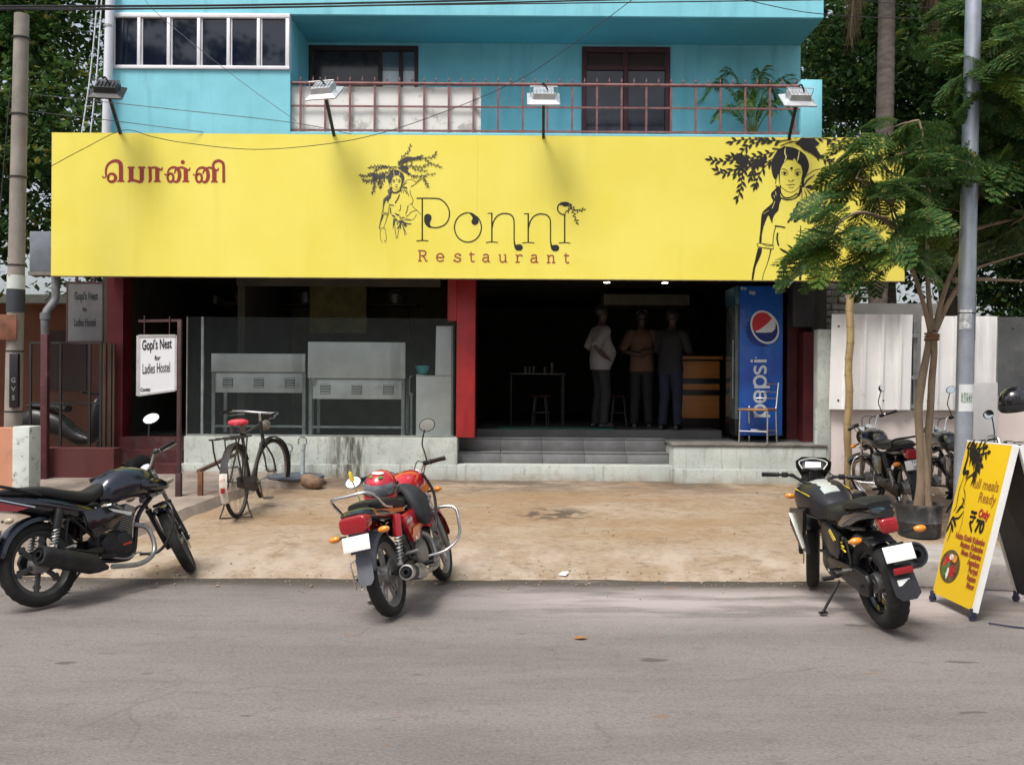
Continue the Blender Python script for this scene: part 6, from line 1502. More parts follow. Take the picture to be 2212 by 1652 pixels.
# ------------------------------------------------------------------ things inside the kitchen window
M_ss = mat('scuffed stainless sheet', (.68, .70, .69), .36, metal=.25, var=.12, scale=2.5, streak=(3, .5, .72, (.30, .33, .32), .5), dirt=(4, .58, .72, (.22, .22, .18), .5), bump=.12, bscale=5)
M_ssd = mat('stainless frame', (.30, .33, .32), .4, metal=.7, var=.2)
def counter(label, u0, u1, vt, v1, v2, vb, yb, groups, lip=0.0, brown=False):
    x0, x1 = PX(u0, yb), PX(u1, yb); Z = lambda v: P((u0 + u1) / 2, v, yb).z
    zb = .962
    t = thing('kitchen_counter', label, 'counter', ((x0 + x1) / 2, yb, zb), group='steel kitchen counters behind the glass')
    MB().box2((x0 - lip, yb - .02, Z(v1)), (x1 + lip, yb + .012, Z(vt)), .004).build('back_guard', M_ss, t)
    MB().box2((x0 + .02, yb + .02, Z(v2)), (x1 - .02, yb + .04, Z(v1) - .012), .003).build('louvre_panel', M_ss, t)
    MB().box2((x0, yb, Z(v1) - .010), (x1, yb + .6, Z(v1) - .001)).build('worktop', M_ssd, t)
    f = MB()
    for x in (x0, x1 - .045):
        for y in (yb + .004, yb + .55): f.box2((x, y, zb), (x + .045, y + .045, Z(v1) - .011))
    f.box2((x0 + .046, yb + .01, zb + .10), (x1 - .046, yb + .035, zb + .13))
    f.build('leg_frame', M_ssd, t)
    zz = (Z(v1) + Z(v2)) / 2
    for g_ in range(groups):
        x = x0 + (x1 - x0) * (.17 + .33 * g_); l_ = MB()
        for k in range(4): l_.box((x, yb + .016, zz + .045 - k * .034), (.13, .020, .016), Matrix.Rotation(.6, 3, 'X'), .003)
        l_.build('louvre', M_ss, t); MB().box2((x - .07, yb + .0185, zz - .075), (x + .07, yb + .0195, zz + .06)).build('louvre_slot', M_eng, t)
    return t, x0, x1, Z
counter('lower steel kitchen counter behind the glass on the left', 457, 660, 764, 803, 848, 940, 12.95, 3)
t, x0, x1, Z = counter('taller steel kitchen counter with high back guard behind the glass', 667, 874, 739, 817, 862, 940, 12.85, 3, .01)
MB().box2((x0 + .05, 12.84, Z(832)), (x0 + .085, 12.87, Z(815))).build('latch', M_steel, t)
yb = 12.8; zz = lambda v: P(940, v, yb).z
t = thing('steel_cabinet', 'L shaped bright steel cabinet beside the red column', 'cabinet', (PX(940, yb), yb, .962))
MB().prism([(PX(899, yb), yb, .962), (PX(978, yb), yb, .962), (PX(978, yb), yb, zz(704)), (PX(941, yb), yb, zz(704)), (PX(941, yb), yb, zz(813)), (PX(899, yb), yb, zz(808))], (0, .35, 0), .006).build('cabinet', M_ss, t)
MB().box2((PX(900, yb), yb - .006, zz(812)), (PX(977, yb), yb - .001, zz(810.5))).box2((PX(974, yb), yb - .008, .97), (PX(978, yb), yb - .001, zz(706))).build('seam', M_ssd, t)
tag(MB().lathe([(.0, 0), (.055, 0), (.085, .05), (.10, .10), (.104, .10), (.098, .11), (.08, .05), (.0, .012)], (PX(912, 12.95), 12.98, zz(807)), seg=24).build('bowl', mat('turquoise plastic', (.05, .42, .42), .4, var=.08)), 'turquoise plastic bowl on the low end of the steel cabinet', 'bowl')
t = thing('tap_pipe', 'dark gas pipe standing between the counters behind the glass', 'pipe', (PX(886, 12.9), 12.95, .962)); MB().tube([(PX(888, 12.9), 12.95, .962), (PX(888, 12.9), 12.95, 1.55)], .02, 8).tube([(PX(884, 12.9), 12.96, 1.5), (PX(884, 12.9), 12.96, 1.75), (PX(890, 12.9), 13.0, 1.78)], .01, 6, 3).build('pipe', M_ssd, t)

# dim shelf with vessels at the back of the kitchen
ys = 15.2; z_ = P(600, 655, ys).z
t = thing('kitchen_shelf', 'dim wooden shelf on the back wall of the kitchen above the counters', 'shelf', (PX(600, ys), ys, z_))
MB().box2((PX(480, ys), ys, z_ - .03), (PX(900, ys), ys + .35, z_)).build('board', M_brown, t)
for u in (500, 690, 880): MB().bar((PX(u, ys), ys + .02, z_ - .035), (PX(u, ys), ys + .8, z_ - .5), .03, .03).build('bracket', M_brown, t)
for i, (u, r_, h_, l_) in enumerate(((520, .16, .22, 'leftmost dull vessel on the kitchen shelf'), (585, .12, .16, 'second dull vessel from the left on the kitchen shelf'), (655, .17, .26, 'large dull vessel in the middle of the kitchen shelf'), (760, .13, .18, 'second dull vessel from the right on the kitchen shelf'), (850, .15, .24, 'rightmost dull vessel on the kitchen shelf'))):
    tag(MB().lathe([(0, 0), (r_ * .8, 0), (r_, h_ * .35), (r_, h_ * .7), (r_ * .72, h_ * .92), (r_ * .85, h_), (r_ * .7, h_), (0, h_ * .9)], (PX(u, ys), ys + .17, z_ + .001), seg=20).build('cooking_vessel', mat('tarnished vessel %d' % i, (.20, .19, .17), .4, metal=.6, var=.3)), l_, 'vessel', 'vessels on the kitchen shelf')
tag(MB().box2((PX(668, 14.6), 14.6, 2.45), (PX(790, 14.6), 14.63, CZ - .02)).build('hanging_panel', mat('olive painted panel', (.17, .155, .05), .8, var=.25)), 'dim olive panel hanging above the kitchen counters', 'panel')

# ------------------------------------------------------------------ drinks fridge
M_fb = mat('fridge blue', (.012, .075, .42), .32, var=.10, scale=1.6, col2=(.014, .13, .55), coat=.3)
yf = 12.9; f0, f1 = P(1590, 950, yf), P(1692, 618, yf)
fzb, fzt = .913, f1.z
t = thing('drinks_fridge', 'tall blue drinks fridge beside the porch chair with a red white and blue globe logo', 'fridge', ((f0.x + f1.x) / 2, yf, fzb))
MB().box2((f0.x + .04, yf, fzb + .08), (f1.x, yf + .62, fzt), .012).build('body', M_fb, t)
MB().box2((f0.x - .012, yf + .02, fzb + .30), (f0.x + .037, yf + .60, fzt - .26), .008).build('glass_door', mat('fridge door glass', (.10, .13, .13), .06, var=.2), t)
MB().box2((f0.x - .016, yf + .005, fzb + .08), (f0.x + .038, yf + .62, fzb + .295), .006).build('door_grille', M_plas, t); MB().box2((f0.x - .02, yf + .005, fzt - .255), (f0.x + .038, yf + .62, fzt - .002), .006).build('header_panel', mat('fridge header', (.02, .09, .13), .4, var=.4), t)
MB().tube([(f0.x - .035, yf + .06, 1.5), (f0.x - .035, yf + .06, 2.3)], .01, 8).build('door_handle', M_alu, t)
c = MB()
for x in (f0.x + .08, f1.x - .06):
    for y in (yf + .05, yf + .55): c.lathe([(0, -.012), (.03, -.012), (.034, 0), (.03, .012), (0, .012)], (x, y, fzb + .034), (0, 1, 0), 12).box((x, y, fzb + .062), (.035, .035, .03))
c.build('castors', M_plas, t)
M_lw = mat('logo white', (.62, .66, .70), .4, var=.03); M_lr = mat('logo red', (.50, .02, .03), .4, var=.05); M_lb = mat('logo deep blue', (.006, .022, .16), .4, var=.05); M_lb2 = mat('bottle cap blue', (.007, .035, .22), .4, var=.2)
kf = 2212 / 2560
def fm(x, y, l):
    p = P((1820 + x / 3.754) * kf, (690 + y / 3.754) * kf, yf); p.y = yf - l; return p
cx, cy = 345, 480; RX, RY_, TH = 118, 152, R(-27)
def el(a, k=1.0, kx=1.0):
    u, v = RX * k * math.cos(a), RY_ * k * math.sin(a); return (cx + u * math.cos(TH) - v * math.sin(TH), cy + u * math.sin(TH) + v * math.cos(TH))
k = Ink(fm, .002); k.fill([(cx - 22 + (158 + (9 if i % 2 else -7)) * math.cos(2 * PI * i / 44) * .96, cy + 24 + (158 + (9 if i % 2 else -7)) * math.sin(2 * PI * i / 44)) for i in range(44)], 1); k.build('bottle_cap', M_lb2, t, smooth=False, tri=True)
k = Ink(fm, .0025); k.fill([el(2 * PI * i / 40, 1.08) for i in range(40)], 1); lo = k.build('logo', M_lw, t, smooth=False, tri=True)
k = Ink(fm, .003); k.fill([el(2 * PI * i / 40, .95) for i in range(40)], 1); k.build('logo_lower', M_lb, lo, smooth=False, tri=True)
k = Ink(fm, .0034); k.fill([el(R(a), .95) for a in range(184, 372, 8)] + [(425, 440), (448, 455), (440, 500), (410, 528), (340, 532), (262, 530), (246, 505)], 1); k.build('logo_band', M_lw, lo, smooth=False, tri=True)
k = Ink(fm, .0038); k.fill([el(R(a), .95) for a in range(178, 322, 8)] + [(412, 396), (385, 430), (340, 470), (290, 505), (250, 520), (240, 500)], 1); k.build('logo_upper', M_lr, lo, smooth=False, tri=True)
k = Ink(fm, .003)     # wordmark, reads upwards
k.stroke([(245, 797), (362, 797)], 26, 1); k.dot(222, 797, 13)
k.stroke([(258, 842), (250, 880), (262, 910), (285, 910), (300, 880), (318, 852), (342, 852), (352, 880), (345, 918)], 23)
for y0 in (990, 1262):
    k.stroke([(300 + 54 * math.cos(a), y0 + 50 * math.sin(a)) for a in [2 * PI * i / 18 for i in range(19)]], 25, 1); k.stroke([(246, y0 + 50), (393, y0 + 50)], 25, 1)
k.stroke([(300, 1170), (300, 1080)], 20, 1); k.stroke([(300, 1080), (262, 1090), (248, 1130), (262, 1170), (300, 1180), (340, 1168), (352, 1130), (340, 1090)], 24)
k.dot(262, 765, 7); k.build('lettering', M_lw, t, smooth=False, tri=True)
k = Ink(fm, .003); k.fill([(118, 104), (172, 108), (172, 130), (118, 128)], 1); k.fill([(200, 140), (256, 142), (256, 176), (200, 174)], 1); k.build('sticker', mat('pale fridge sticker', (.30, .36, .48), .5, var=.4, scale=30), t, smooth=False, tri=True)

# ------------------------------------------------------------------ steel chair on the porch
def chair(name, label, loc, yaw, seat_m, group=None, h=.45, back=.83):
    t = thing(name, label, 'chair', loc, (0, 0, yaw), group); WM[t] = Matrix.Identity(4)
    b = lambda mb, n, m: mb.build(n, m, t, w=False)
    for s_ in (-1, 1):
        b(MB().tube([(.21, s_ * .19, 0), (.19, s_ * .185, h)], .0115, 10), 'leg', M_chrome)
        b(MB().tube([(-.22, s_ * .19, 0), (-.19, s_ * .185, h), (-.20, s_ * .185, h + .05), (-.30, s_ * .185, back)], .0115, 10, 3), 'rear_post', M_chrome)
    q = MB()
    for s_ in (-1, 1): q.tube([(.205, s_ * .188, .12), (-.212, s_ * .188, .12)], .009, 8)
    q.tube([(.205, -.188, .16), (.205, .188, .16)], .009, 8).tube([(-.212, -.188, .16), (-.212, .188, .16)], .009, 8); b(q, 'stretcher', M_chrome)
    b(MB().rings([[V((x * k_, y * k_, z)) for x, y in ((.22, -.2), (.225, .2), (-.19, .19), (-.19, -.19))] for k_, z in ((.97, h), (1, h + .008), (1, h + .022), (.97, h + .03))]), 'seat', seat_m)
    for f in (.35, .62, .97):
        z = h + .05 + (back - h - .05) * f; x = -.20 - .10 * f
        b(MB().tube([(x, -.185, z), (x - .02, 0, z + .004), (x, .185, z)], .008, 8, 4), 'back_rail', M_chrome)
    return t
chair('porch_chair', 'steel tube chair with brown seat standing in front of the blue fridge', (PX(1637, 12.66), 12.64, .914), R(238), mat('brown seat board', (.26, .13, .05), .5, var=.2), h=.43, back=.80)

# ------------------------------------------------------------------ dining room
M_lam = mat('orange wood laminate', (.42, .165, .038), .4, var=.12, scale=3, stretch=(1, 1, 8)); M_bl2 = mat('black laminate', (.012, .012, .012), .4)
yr = 14.3; r0, r1 = P(1462, 921, yr), P(1556, 768, yr); Z = lambda v: P(1508, v, yr).z
t = thing('cash_counter', 'orange wood cash counter with black bands beside the fridge', 'counter', ((r0.x + r1.x) / 2, yr, IZ))
MB().box2((r0.x + .02, yr + .012, IZ), (r1.x, yr + .6, Z(772)), .004).build('carcass', M_bl2, t); MB().box2((r0.x - .02, yr - .03, Z(776)), (r1.x + .03, yr + .62, Z(769)), .006).build('counter_top', M_lam, t)
for u0, v0, v1 in ((1462, 780, 817), (1474, 829, 842), (1457, 854, 903)): MB().box2((PX(u0, yr), yr - .008, Z(v1)), (PX(1554, yr), yr + .011, Z(v0)), .004).build('front_panel', M_lam, t)
M_dst = mat('dull shade dimmed steel', (.09, .09, .092), .45, metal=.6, var=.2)  # steel colour lowered to stand for the dim dining room
yt = 15.3; t = thing('dining_table', 'steel dining table with glasses at the back left of the dining room', 'table', (PX(1160, yt), yt, IZ))
ta, tb = PX(1100, yt), PX(1219, yt); zt_ = P(1160, 806, yt).z
MB().box2((ta, yt - .3, zt_ - .025), (tb, yt + .3, zt_), .006).build('table_top', mat('grey table top', (.08, .08, .08), .3, var=.1), t)
for x in (ta + .03, tb - .03):
    for y in (yt - .26, yt + .26): MB().tube([(x, y, IZ), (x, y, zt_ - .026)], .016, 8).build('leg', M_dst, t)
for i, (u, h_) in enumerate(((1134, .10), (1143, .10), (1152, .11), (1176, .10), (1191, .17))):
    tag(MB().lathe([(0, 0), (.032, 0), (.038, h_), (.034, h_), (.029, .008), (0, .008)], (PX(u, yt), yt - .12 + .05 * (i % 2), zt_ + .001), seg=14).build('steel_tumbler', M_dst), ('leftmost steel tumbler on the dining table', 'steel tumbler second from the left on the dining table', 'steel tumbler third from the left on the dining table', 'lone steel tumbler left of the tall one on the dining table', 'tall steel tumbler at the right end of the dining table')[i], 'tumbler', 'tumblers on the dining table')
M_st = mat('dark stool seat', (.06, .02, .02), .5)
def stool(u, y, lab):
    t = thing('stool', lab, 'stool', (PX(u, y), y, IZ), group='stools in the dining room'); WM[t] = Matrix.Identity(4)
    MB().lathe([(0, .44), (.15, .44), (.16, .455), (.15, .47), (0, .472)], seg=20).build('seat', M_st, t, w=False)
    for a in (.6, 2.2, 3.75, 5.3): MB().tube([(.11 * math.cos(a), .11 * math.sin(a), .44), (.17 * math.cos(a), .17 * math.sin(a), 0)], .011, 8).build('leg', M_dst, t, w=False)
    MB().tube([(.145 * math.cos(2 * PI * i / 20), .145 * math.sin(2 * PI * i / 20), .2) for i in range(20)], .008, 6, closed=True).build('ring', M_dst, t, w=False)
stool(1168, 14.75, 'steel stool in front of the dining table'); stool(1338, 14.9, 'steel stool between the two men in the dining room')
tag(MB().box2((PX(1075, 13.4), 13.46, IZ + .002), (PX(1330, 13.4), 13.95, IZ + .014), .004).build('door_mat', mat('dark green mat', (.012, .10, .07), .9, var=.3, scale=20)), 'dark green mat on the dining room floor at the top of the steps', 'mat')
for u, v, l_ in ((1311, 614, 'small bright ceiling lamp inside the dining room, the one further from the fridge'), (1436, 615, 'small bright ceiling lamp inside the dining room, the one nearer the fridge')):
    p = P(u, v, 14.9); t = thing('ceiling_lamp', l_, 'lamp', (p.x, p.y, CZ - .002), group='ceiling lamps in the dining room')
    MB().lathe([(0, 0), (.07, 0), (.07, -.02), (.055, -.03), (.05, -.026), (0, -.024)], (p.x, p.y, CZ - .001), seg=20).build('housing', M_alu, t); MB().lathe([(.05, -.0275), (.045, -.034), (0, -.037)], (p.x, p.y, CZ - .001), seg=20).build('bulb', mat('lit lamp', (.9, .9, .9), .4, emit=(1, .97, .9, 9)), t)

# ------------------------------------------------------------------ people in the dining room
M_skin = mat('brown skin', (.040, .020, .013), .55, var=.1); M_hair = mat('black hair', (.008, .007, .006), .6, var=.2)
def skin_mesh(name, chains, m, parent, sub=1):
    """chains of (point, radius); points met twice join"""
    bm = bmesh.new(); L_ = bm.verts.layers.skin.verify(); vd = {}
    def vert(p, r):
        key = tuple(round(c, 4) for c in p)
        if key not in vd:
            v = bm.verts.new(p); vd[key] = v; rr = r if isinstance(r, tuple) else (r, r); v[L_].radius = rr; v[L_].use_root = len(vd) == 1
        return vd[key]
    for ch in chains:
        vs = [vert(p, r) for p, r in ch]
        for a, b in zip(vs, vs[1:]):
            if a is not b and not bm.edges.get((a, b)): bm.edges.new((a, b))
    me = bpy.data.meshes.new('tmp'); bm.to_mesh(me); bm.free()
    o = bpy.data.objects.new('tmp', me); COL.objects.link(o)
    md = o.modifiers.new('skin', 'SKIN'); md.use_smooth_shade = True
    s_ = o.modifiers.new('sub', 'SUBSURF'); s_.levels = s_.render_levels = sub
    bpy.context.view_layer.update()
    me2 = bpy.data.meshes.new_from_object(o.evaluated_get(bpy.context.evaluated_depsgraph_get())); me2.name = name
    bpy.data.objects.remove(o); bpy.data.meshes.remove(me)
    me2.materials.clear(); me2.materials.append(m)
    ob = bpy.data.objects.new(name, me2); COL.objects.link(ob); ob.parent = parent
    return ob
def hand(chains, wr, dirv, up):
    """palm and five bent fingers at a wrist"""
    d = V(dirv).normalized(); u = V(up).normalized(); s_ = d.cross(u); w = V(wr); palm = w + d * .07
    chains.append([(tuple(w), .026), (tuple(palm), (.032, .020))])
    for i, ln in enumerate((.062, .075, .07, .055)):
        o = palm + s_ * (.027 - .018 * i) + d * .015
        chains.append([(tuple(palm), (.032, .020)), (tuple(o), .0105), (tuple(o + d * ln * .5 - u * .012), .009), (tuple(o + d * ln * .85 - u * .035), .0075)])
    o = w + d * .03 + s_ * .028; chains.append([(tuple(w), .026), (tuple(o), .012), (tuple(o + s_ * .022 + d * .03), .010), (tuple(o + s_ * .024 + d * .058 - u * .01), .0085)])
def person(label, loc, yaw, H, arms, shirt, trousers, feet=((.0, .11), (.03, -.11)), lean=0.0, belly=.0):
    t = thing('person', label, 'person', loc, (0, 0, yaw)); k = H / 1.72
    WM[t] = Matrix.Identity(4); t.scale = (k,) * 3
    pel = (0, 0, .95); wst = (.01, 0, 1.08); che = (.01 + lean * .5, 0, 1.27); ch2 = (lean * .8, 0, 1.38); nk = (.005 + lean, 0, 1.47)
    body = [[(pel, .085), (wst, .08), (che, .085), (ch2, .08), (nk, .056), ((.02 + lean, 0, 1.53), .054), ((.035 + lean, 0, 1.59), .072), ((.03 + lean, 0, 1.655), .085), ((.02 + lean, 0, 1.71), .056)]]
    SH = MB().loft([(.84, 0, .128, .188, .0), (.88, 0, .135, .190, .0), (.98, 0, .128 + belly * .7, .178, belly * .3), (1.10, 0, .122 + belly, .172, belly * .5 + .01), (1.25, 0, .128, .185, .012 + lean * .5), (1.36, 0, .112, .192, lean * .75), (1.42, 0, .085, .150, lean * .9), (1.465, 0, .062, .075, lean + .004)], 26, 4, 'z', 2.3)
    TR = MB().loft([(.80, 0, .10, .165, 0), (.86, 0, .118, .172, 0), (.94, 0, .120, .168, 0), (1.0, 0, .112, .160, 0)], 22, 3, 'z', 2.3)
    for i, s_ in enumerate((1, -1)):
        fx, fy = feet[i]
        hip = (0, s_ * .085, .86); kn = (.025 + fx * .5, s_ * .09 + (fy - s_ * .1) * .5, .48); an = (fx - .03, fy, .085); toe = (fx + .12, fy + s_ * .02, .035); heel = (fx - .07, fy, .04)
        body.append([(pel, .085), (hip, .07), (kn, .050), (an, .036), (toe, .032)]); body.append([(an, .036), (heel, .030)])
        TR.tube([(0, s_ * .082, .90), hip, (.02, s_ * .09, .68), kn, (fx * .8 - .01, (kn[1] + fy) / 2, .28), (an[0] + .01, an[1], .075)], [.098, .100, .088, .076, .068, .066], 16, 4)
        S0 = (lean * .8, s_ * .175, 1.385); E, Wp, d_, u_ = arms[i]
        body.append([(ch2, .08), (S0, .052), (E, .041), (Wp, .029)]); hand(body, Wp, d_, u_)
        SH.tube([(lean * .8, s_ * .10, 1.395), (lean * .8, s_ * .165, 1.385), tuple(V(S0).lerp(V(E), .35)), tuple(V(S0).lerp(V(E), .95))], [.070, .082, .076, .068], 16, 4)
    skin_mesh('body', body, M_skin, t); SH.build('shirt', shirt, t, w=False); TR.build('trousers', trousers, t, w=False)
    hd = V((.02 + lean, 0, 1.655))
    h = MB(); h.ell(hd + V((-.012, 0, .022)), (.106, .097, .096), 20, 12)
    for v_ in list(h.bm.verts):
        if v_.co.x > hd.x + .05 and v_.co.z < hd.z + .055: v_.co.x = hd.x + .045
        if v_.co.z < hd.z - .05: v_.co.z = hd.z - .05
    h.build('hair', M_hair, t, w=False)
    MB().lathe([(.0, .022), (.012, .012), (.016, 0), (0, -.004)], hd + V((.088, 0, -.035)), (1, 0, -.5), 10).build('nose', M_skin, t, w=False)
    for s_ in (-1, 1): MB().ell(hd + V((.0, s_ * .078, -.03)), (.022, .010, .032), 10, 6).build('ear', M_skin, t, w=False)
    e_ = MB()
    for s_ in (-1, 1): e_.ell(hd + V((.086, s_ * .030, -.008)), (.006, .013, .006), 8, 5)
    e_.build('eyes', M_hair, t, w=False); MB().ell(hd + V((.080, 0, -.078)), (.008, .024, .006), 8, 5).build('mouth', mat('lips', (.13, .045, .04), .5), t, w=False)
    for i, s_ in enumerate((1, -1)): MB().loft([(feet[i][0] - .11, .035, .03, .03), (feet[i][0] - .04, .045, .042, .045), (feet[i][0] + .08, .035, .046, .035), (feet[i][0] + .16, .022, .03, .02)], 14, 3).build('shoe', M_plas, t, w=False).location = (0, feet[i][1], 0)
    return t
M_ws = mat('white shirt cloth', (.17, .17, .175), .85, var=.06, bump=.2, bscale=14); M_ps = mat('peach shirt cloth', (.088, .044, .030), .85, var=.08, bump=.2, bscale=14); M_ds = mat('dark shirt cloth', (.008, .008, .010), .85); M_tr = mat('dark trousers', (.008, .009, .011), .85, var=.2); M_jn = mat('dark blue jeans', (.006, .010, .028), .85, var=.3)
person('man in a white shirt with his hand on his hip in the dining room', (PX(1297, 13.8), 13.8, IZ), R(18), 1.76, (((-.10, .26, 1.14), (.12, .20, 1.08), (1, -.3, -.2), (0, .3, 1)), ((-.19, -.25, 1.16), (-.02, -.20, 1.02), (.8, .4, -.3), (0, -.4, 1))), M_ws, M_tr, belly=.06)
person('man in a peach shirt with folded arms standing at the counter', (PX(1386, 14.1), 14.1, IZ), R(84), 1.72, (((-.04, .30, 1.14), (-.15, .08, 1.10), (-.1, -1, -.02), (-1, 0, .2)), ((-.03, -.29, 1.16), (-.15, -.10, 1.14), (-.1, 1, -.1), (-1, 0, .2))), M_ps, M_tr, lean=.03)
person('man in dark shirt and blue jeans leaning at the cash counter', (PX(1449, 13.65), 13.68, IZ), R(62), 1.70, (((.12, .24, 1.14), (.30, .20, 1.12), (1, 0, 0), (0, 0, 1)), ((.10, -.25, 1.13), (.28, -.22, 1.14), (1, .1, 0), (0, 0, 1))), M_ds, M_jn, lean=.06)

# ------------------------------------------------------------------ helmet, bag and rod on the red motorcycle
def on(root, p):
    bpy.context.view_layer.update(); return root.matrix_world @ V(p)
def helmet(label, loc, rot, m_main, m_low, m_vis, accents=()):
    t = thing('helmet', label, 'helmet', loc, rot); WM[t] = Matrix.Identity(4); b = lambda mb, n, m: mb.build(n, m, t, w=False)
    sh = MB(); rr = []
    for i in range(11):
        th = PI * i / 10; z = .125 * math.cos(th) if th < PI * .62 else .125 * math.cos(PI * .62) - .075 * (th - PI * .62) / (PI * .38)
        r_ = .125 * math.sin(min(th, PI * .52)) if th < PI * .6 else .125 - .012 * (i - 6)
        rr.append([V(((r_ * 1.16 * math.cos(a) + .012), r_ * .98 * math.sin(a), z)) for a in [2 * PI * j / 24 for j in range(24)]])
    sh.rings(rr); b(sh, 'shell', m_main)
    v_ = MB(); v_.rings([[V((.012 + 1.19 * .125 * k_ * math.cos(a), .99 * .125 * k_ * math.sin(a), z)) for a in [R(-72 + 144 * i / 16) for i in range(17)]] for z, k_ in ((-.030, 1.02), (.0, 1.045), (.03, 1.02), (.055, .94))], cap=False); b(v_, 'visor', m_vis)
    c_ = MB(); c_.rings([[V((.014 + 1.22 * .125 * k_ * math.cos(a), 1.0 * .125 * k_ * math.sin(a), z)) for a in [R(-85 + 170 * i / 18) for i in range(19)]] for z, k_ in ((-.115, .92), (-.10, 1.02), (-.06, 1.06), (-.034, 1.04))], cap=False); b(c_, 'chin_bar', m_low)
    for p, s_, m in accents: b(MB().ell(p, s_, 10, 6), 'sticker', m)
    return t
M_hr = mat('red helmet shell', (.48, .015, .03), .2, var=.08, coat=.8); M_hv = mat('smoky visor', (.13, .14, .16), .08, var=.3, coat=.8); M_grn = mat('green sticker', (.04, .26, .04), .4, var=.1)
hl = on(red, (.36, .02, .925))
hr = red.rotation_euler.copy()
helmet('red full face helmet lying on the seat of the red motorcycle', hl, (0, R(14), R(258)), M_hr, M_hr, M_hv, (((.085, .03, .098), (.03, .022, .008), M_grn), ((.075, -.045, .098), (.028, .018, .008), M_grn), ((.05, .0, .118), (.03, .05, .008), M_plate), ((.085, -.10, -.075), (.02, .014, .028), M_grn), ((.0, .122, -.02), (.07, .008, .06), M_blackp)))
bl = on(red, (.60, -.17, .72))
t = thing('bag', 'black cloth bag hanging over the tank of the red motorcycle', 'bag', bl, tuple(hr)); WM[t] = Matrix.Identity(4)
M_cloth = mat('black nylon cloth', (.022, .024, .030), .7, var=.3, scale=9, bump=.5, bscale=18)
MB().loft([(-.17, -.02, .05, .02), (-.10, .0, .13, .05), (.02, .02, .15, .06), (.10, .05, .13, .06), (.15, .10, .10, .06), (.18, .14, .05, .04)], 18, 4, 'z', 2.6).build('bag', M_cloth, t, w=False)
MB().tube([(.06, -.05, .22), (.14, -.08, .05), (.12, -.06, -.16), (.05, -.05, -.25)], .012, 6, 4).build('strap', M_cloth, t, w=False)
rl = on(red, (.14, .12, .84)); t = thing('yellow_rod', 'thin rod with a yellow tip leaning on the red helmet', 'rod', rl)
MB().tube([rl, rl + V((-.06, -.02, .16))], .005, 6).build('rod', mat('olive rod', (.30, .28, .08), .5), t); MB().tube([rl + V((-.06, -.02, .16)), rl + V((-.066, -.022, .18)), rl + V((-.08, -.026, .23))], [.014, .018, .012], 10).build('tip', mat('bright yellow tip', (.80, .62, .04), .4), t)
hb = P(2192, 862, 9.35)
helmet('shiny black helmet hung on the motorcycle at the edge of the pavement', hb, (0, R(10), R(200)), mat('gloss black helmet', (.012, .012, .014), .1, coat=1.0, var=.1), mat('black helmet chin', (.02, .02, .022), .3), M_blackp)

# ------------------------------------------------------------------ potted palm on the balcony
M_palm = leafmat('palm leaf', (.035, .10, .015), (.09, .19, .03), (.22, .22, .04)); M_stem = mat('palm stem', (.12, .17, .04), .6, var=.2); M_pot = mat('maroon pot', (.15, .03, .03), .5, var=.15)
pp_ = P(1625, 285, 13.1); pz_ = ZB + .002
t = thing('potted_palm', 'small palm in a maroon pot on the balcony behind the railing', 'plant', (pp_.x, 13.1, pz_))
MB().lathe([(0, 0), (.20, 0), (.25, .06), (.27, .09), (.24, .09), (.22, .06), (0, .05)], (pp_.x, 13.1, pz_), seg=24).build('pot', M_pot, t)
rnd = random.Random(4)
def palm_frond(o, dirx, diry, ln, rise, droop, par, seed):
    rn = random.Random(seed); pts = []
    for i in range(15):
        s_ = i / 14; pts.append(V(o) + V((dirx, diry, 0)) * ln * s_ ** 1.2 + V((0, 0, rise * math.sin(min(1, s_ * 1.15) * PI * .62) - droop * max(0, s_ - .55) ** 1.5 * 3)))
    st_ = MB().tube(pts, [.012 * (1 - .8 * i / 14) for i in range(15)], 5).build('frond', M_stem, par)
    lf = MB()
    for i in range(60):
        s_ = .25 + .75 * i / 60; k_ = s_ * 14; a = pts[int(min(13, k_))].lerp(pts[int(min(13, k_)) + 1], k_ - int(min(13, k_)))
        tg = (pts[min(14, int(k_) + 1)] - pts[max(0, int(k_) - 1)]).normalized()
        for sg in (-1, 1):
            sd = tg.cross(V((0, 0, 1))).normalized() * sg; d = (sd * .8 + tg * .75 + V((0, 0, .25 + rn.uniform(-.2, .1)))).normalized(); l_ = .26 * math.sin(PI * (.12 + .80 * (s_ - .25) / .75)) * rn.uniform(.85, 1.1); w_ = tg * .010
            e_ = a + d * l_ - V((0, 0, .10 * l_ / .26))
            lf.quad(a - w_, a + d * l_ * .5 - w_ * .9, e_, a + d * l_ * .5 + w_ * .9)
    lf.build('leaflets', M_palm, st_, smooth=False)
for i, (a, ln, rise, dr) in enumerate(((175, .75, .85, .25), (30, .95, .95, .20), (150, .55, 1.0, .12), (60, .5, 1.05, .12), (100, .45, .8, .05), (200, .6, .45, .15), (-10, .65, .55, .2), (250, .5, .6, .2), (300, .45, .5, .15), (15, .4, .75, .05))):
    palm_frond((pp_.x, 13.1, pz_ + .06), math.cos(R(a)), math.sin(R(a)) * .55, ln, rise, dr, t, i)

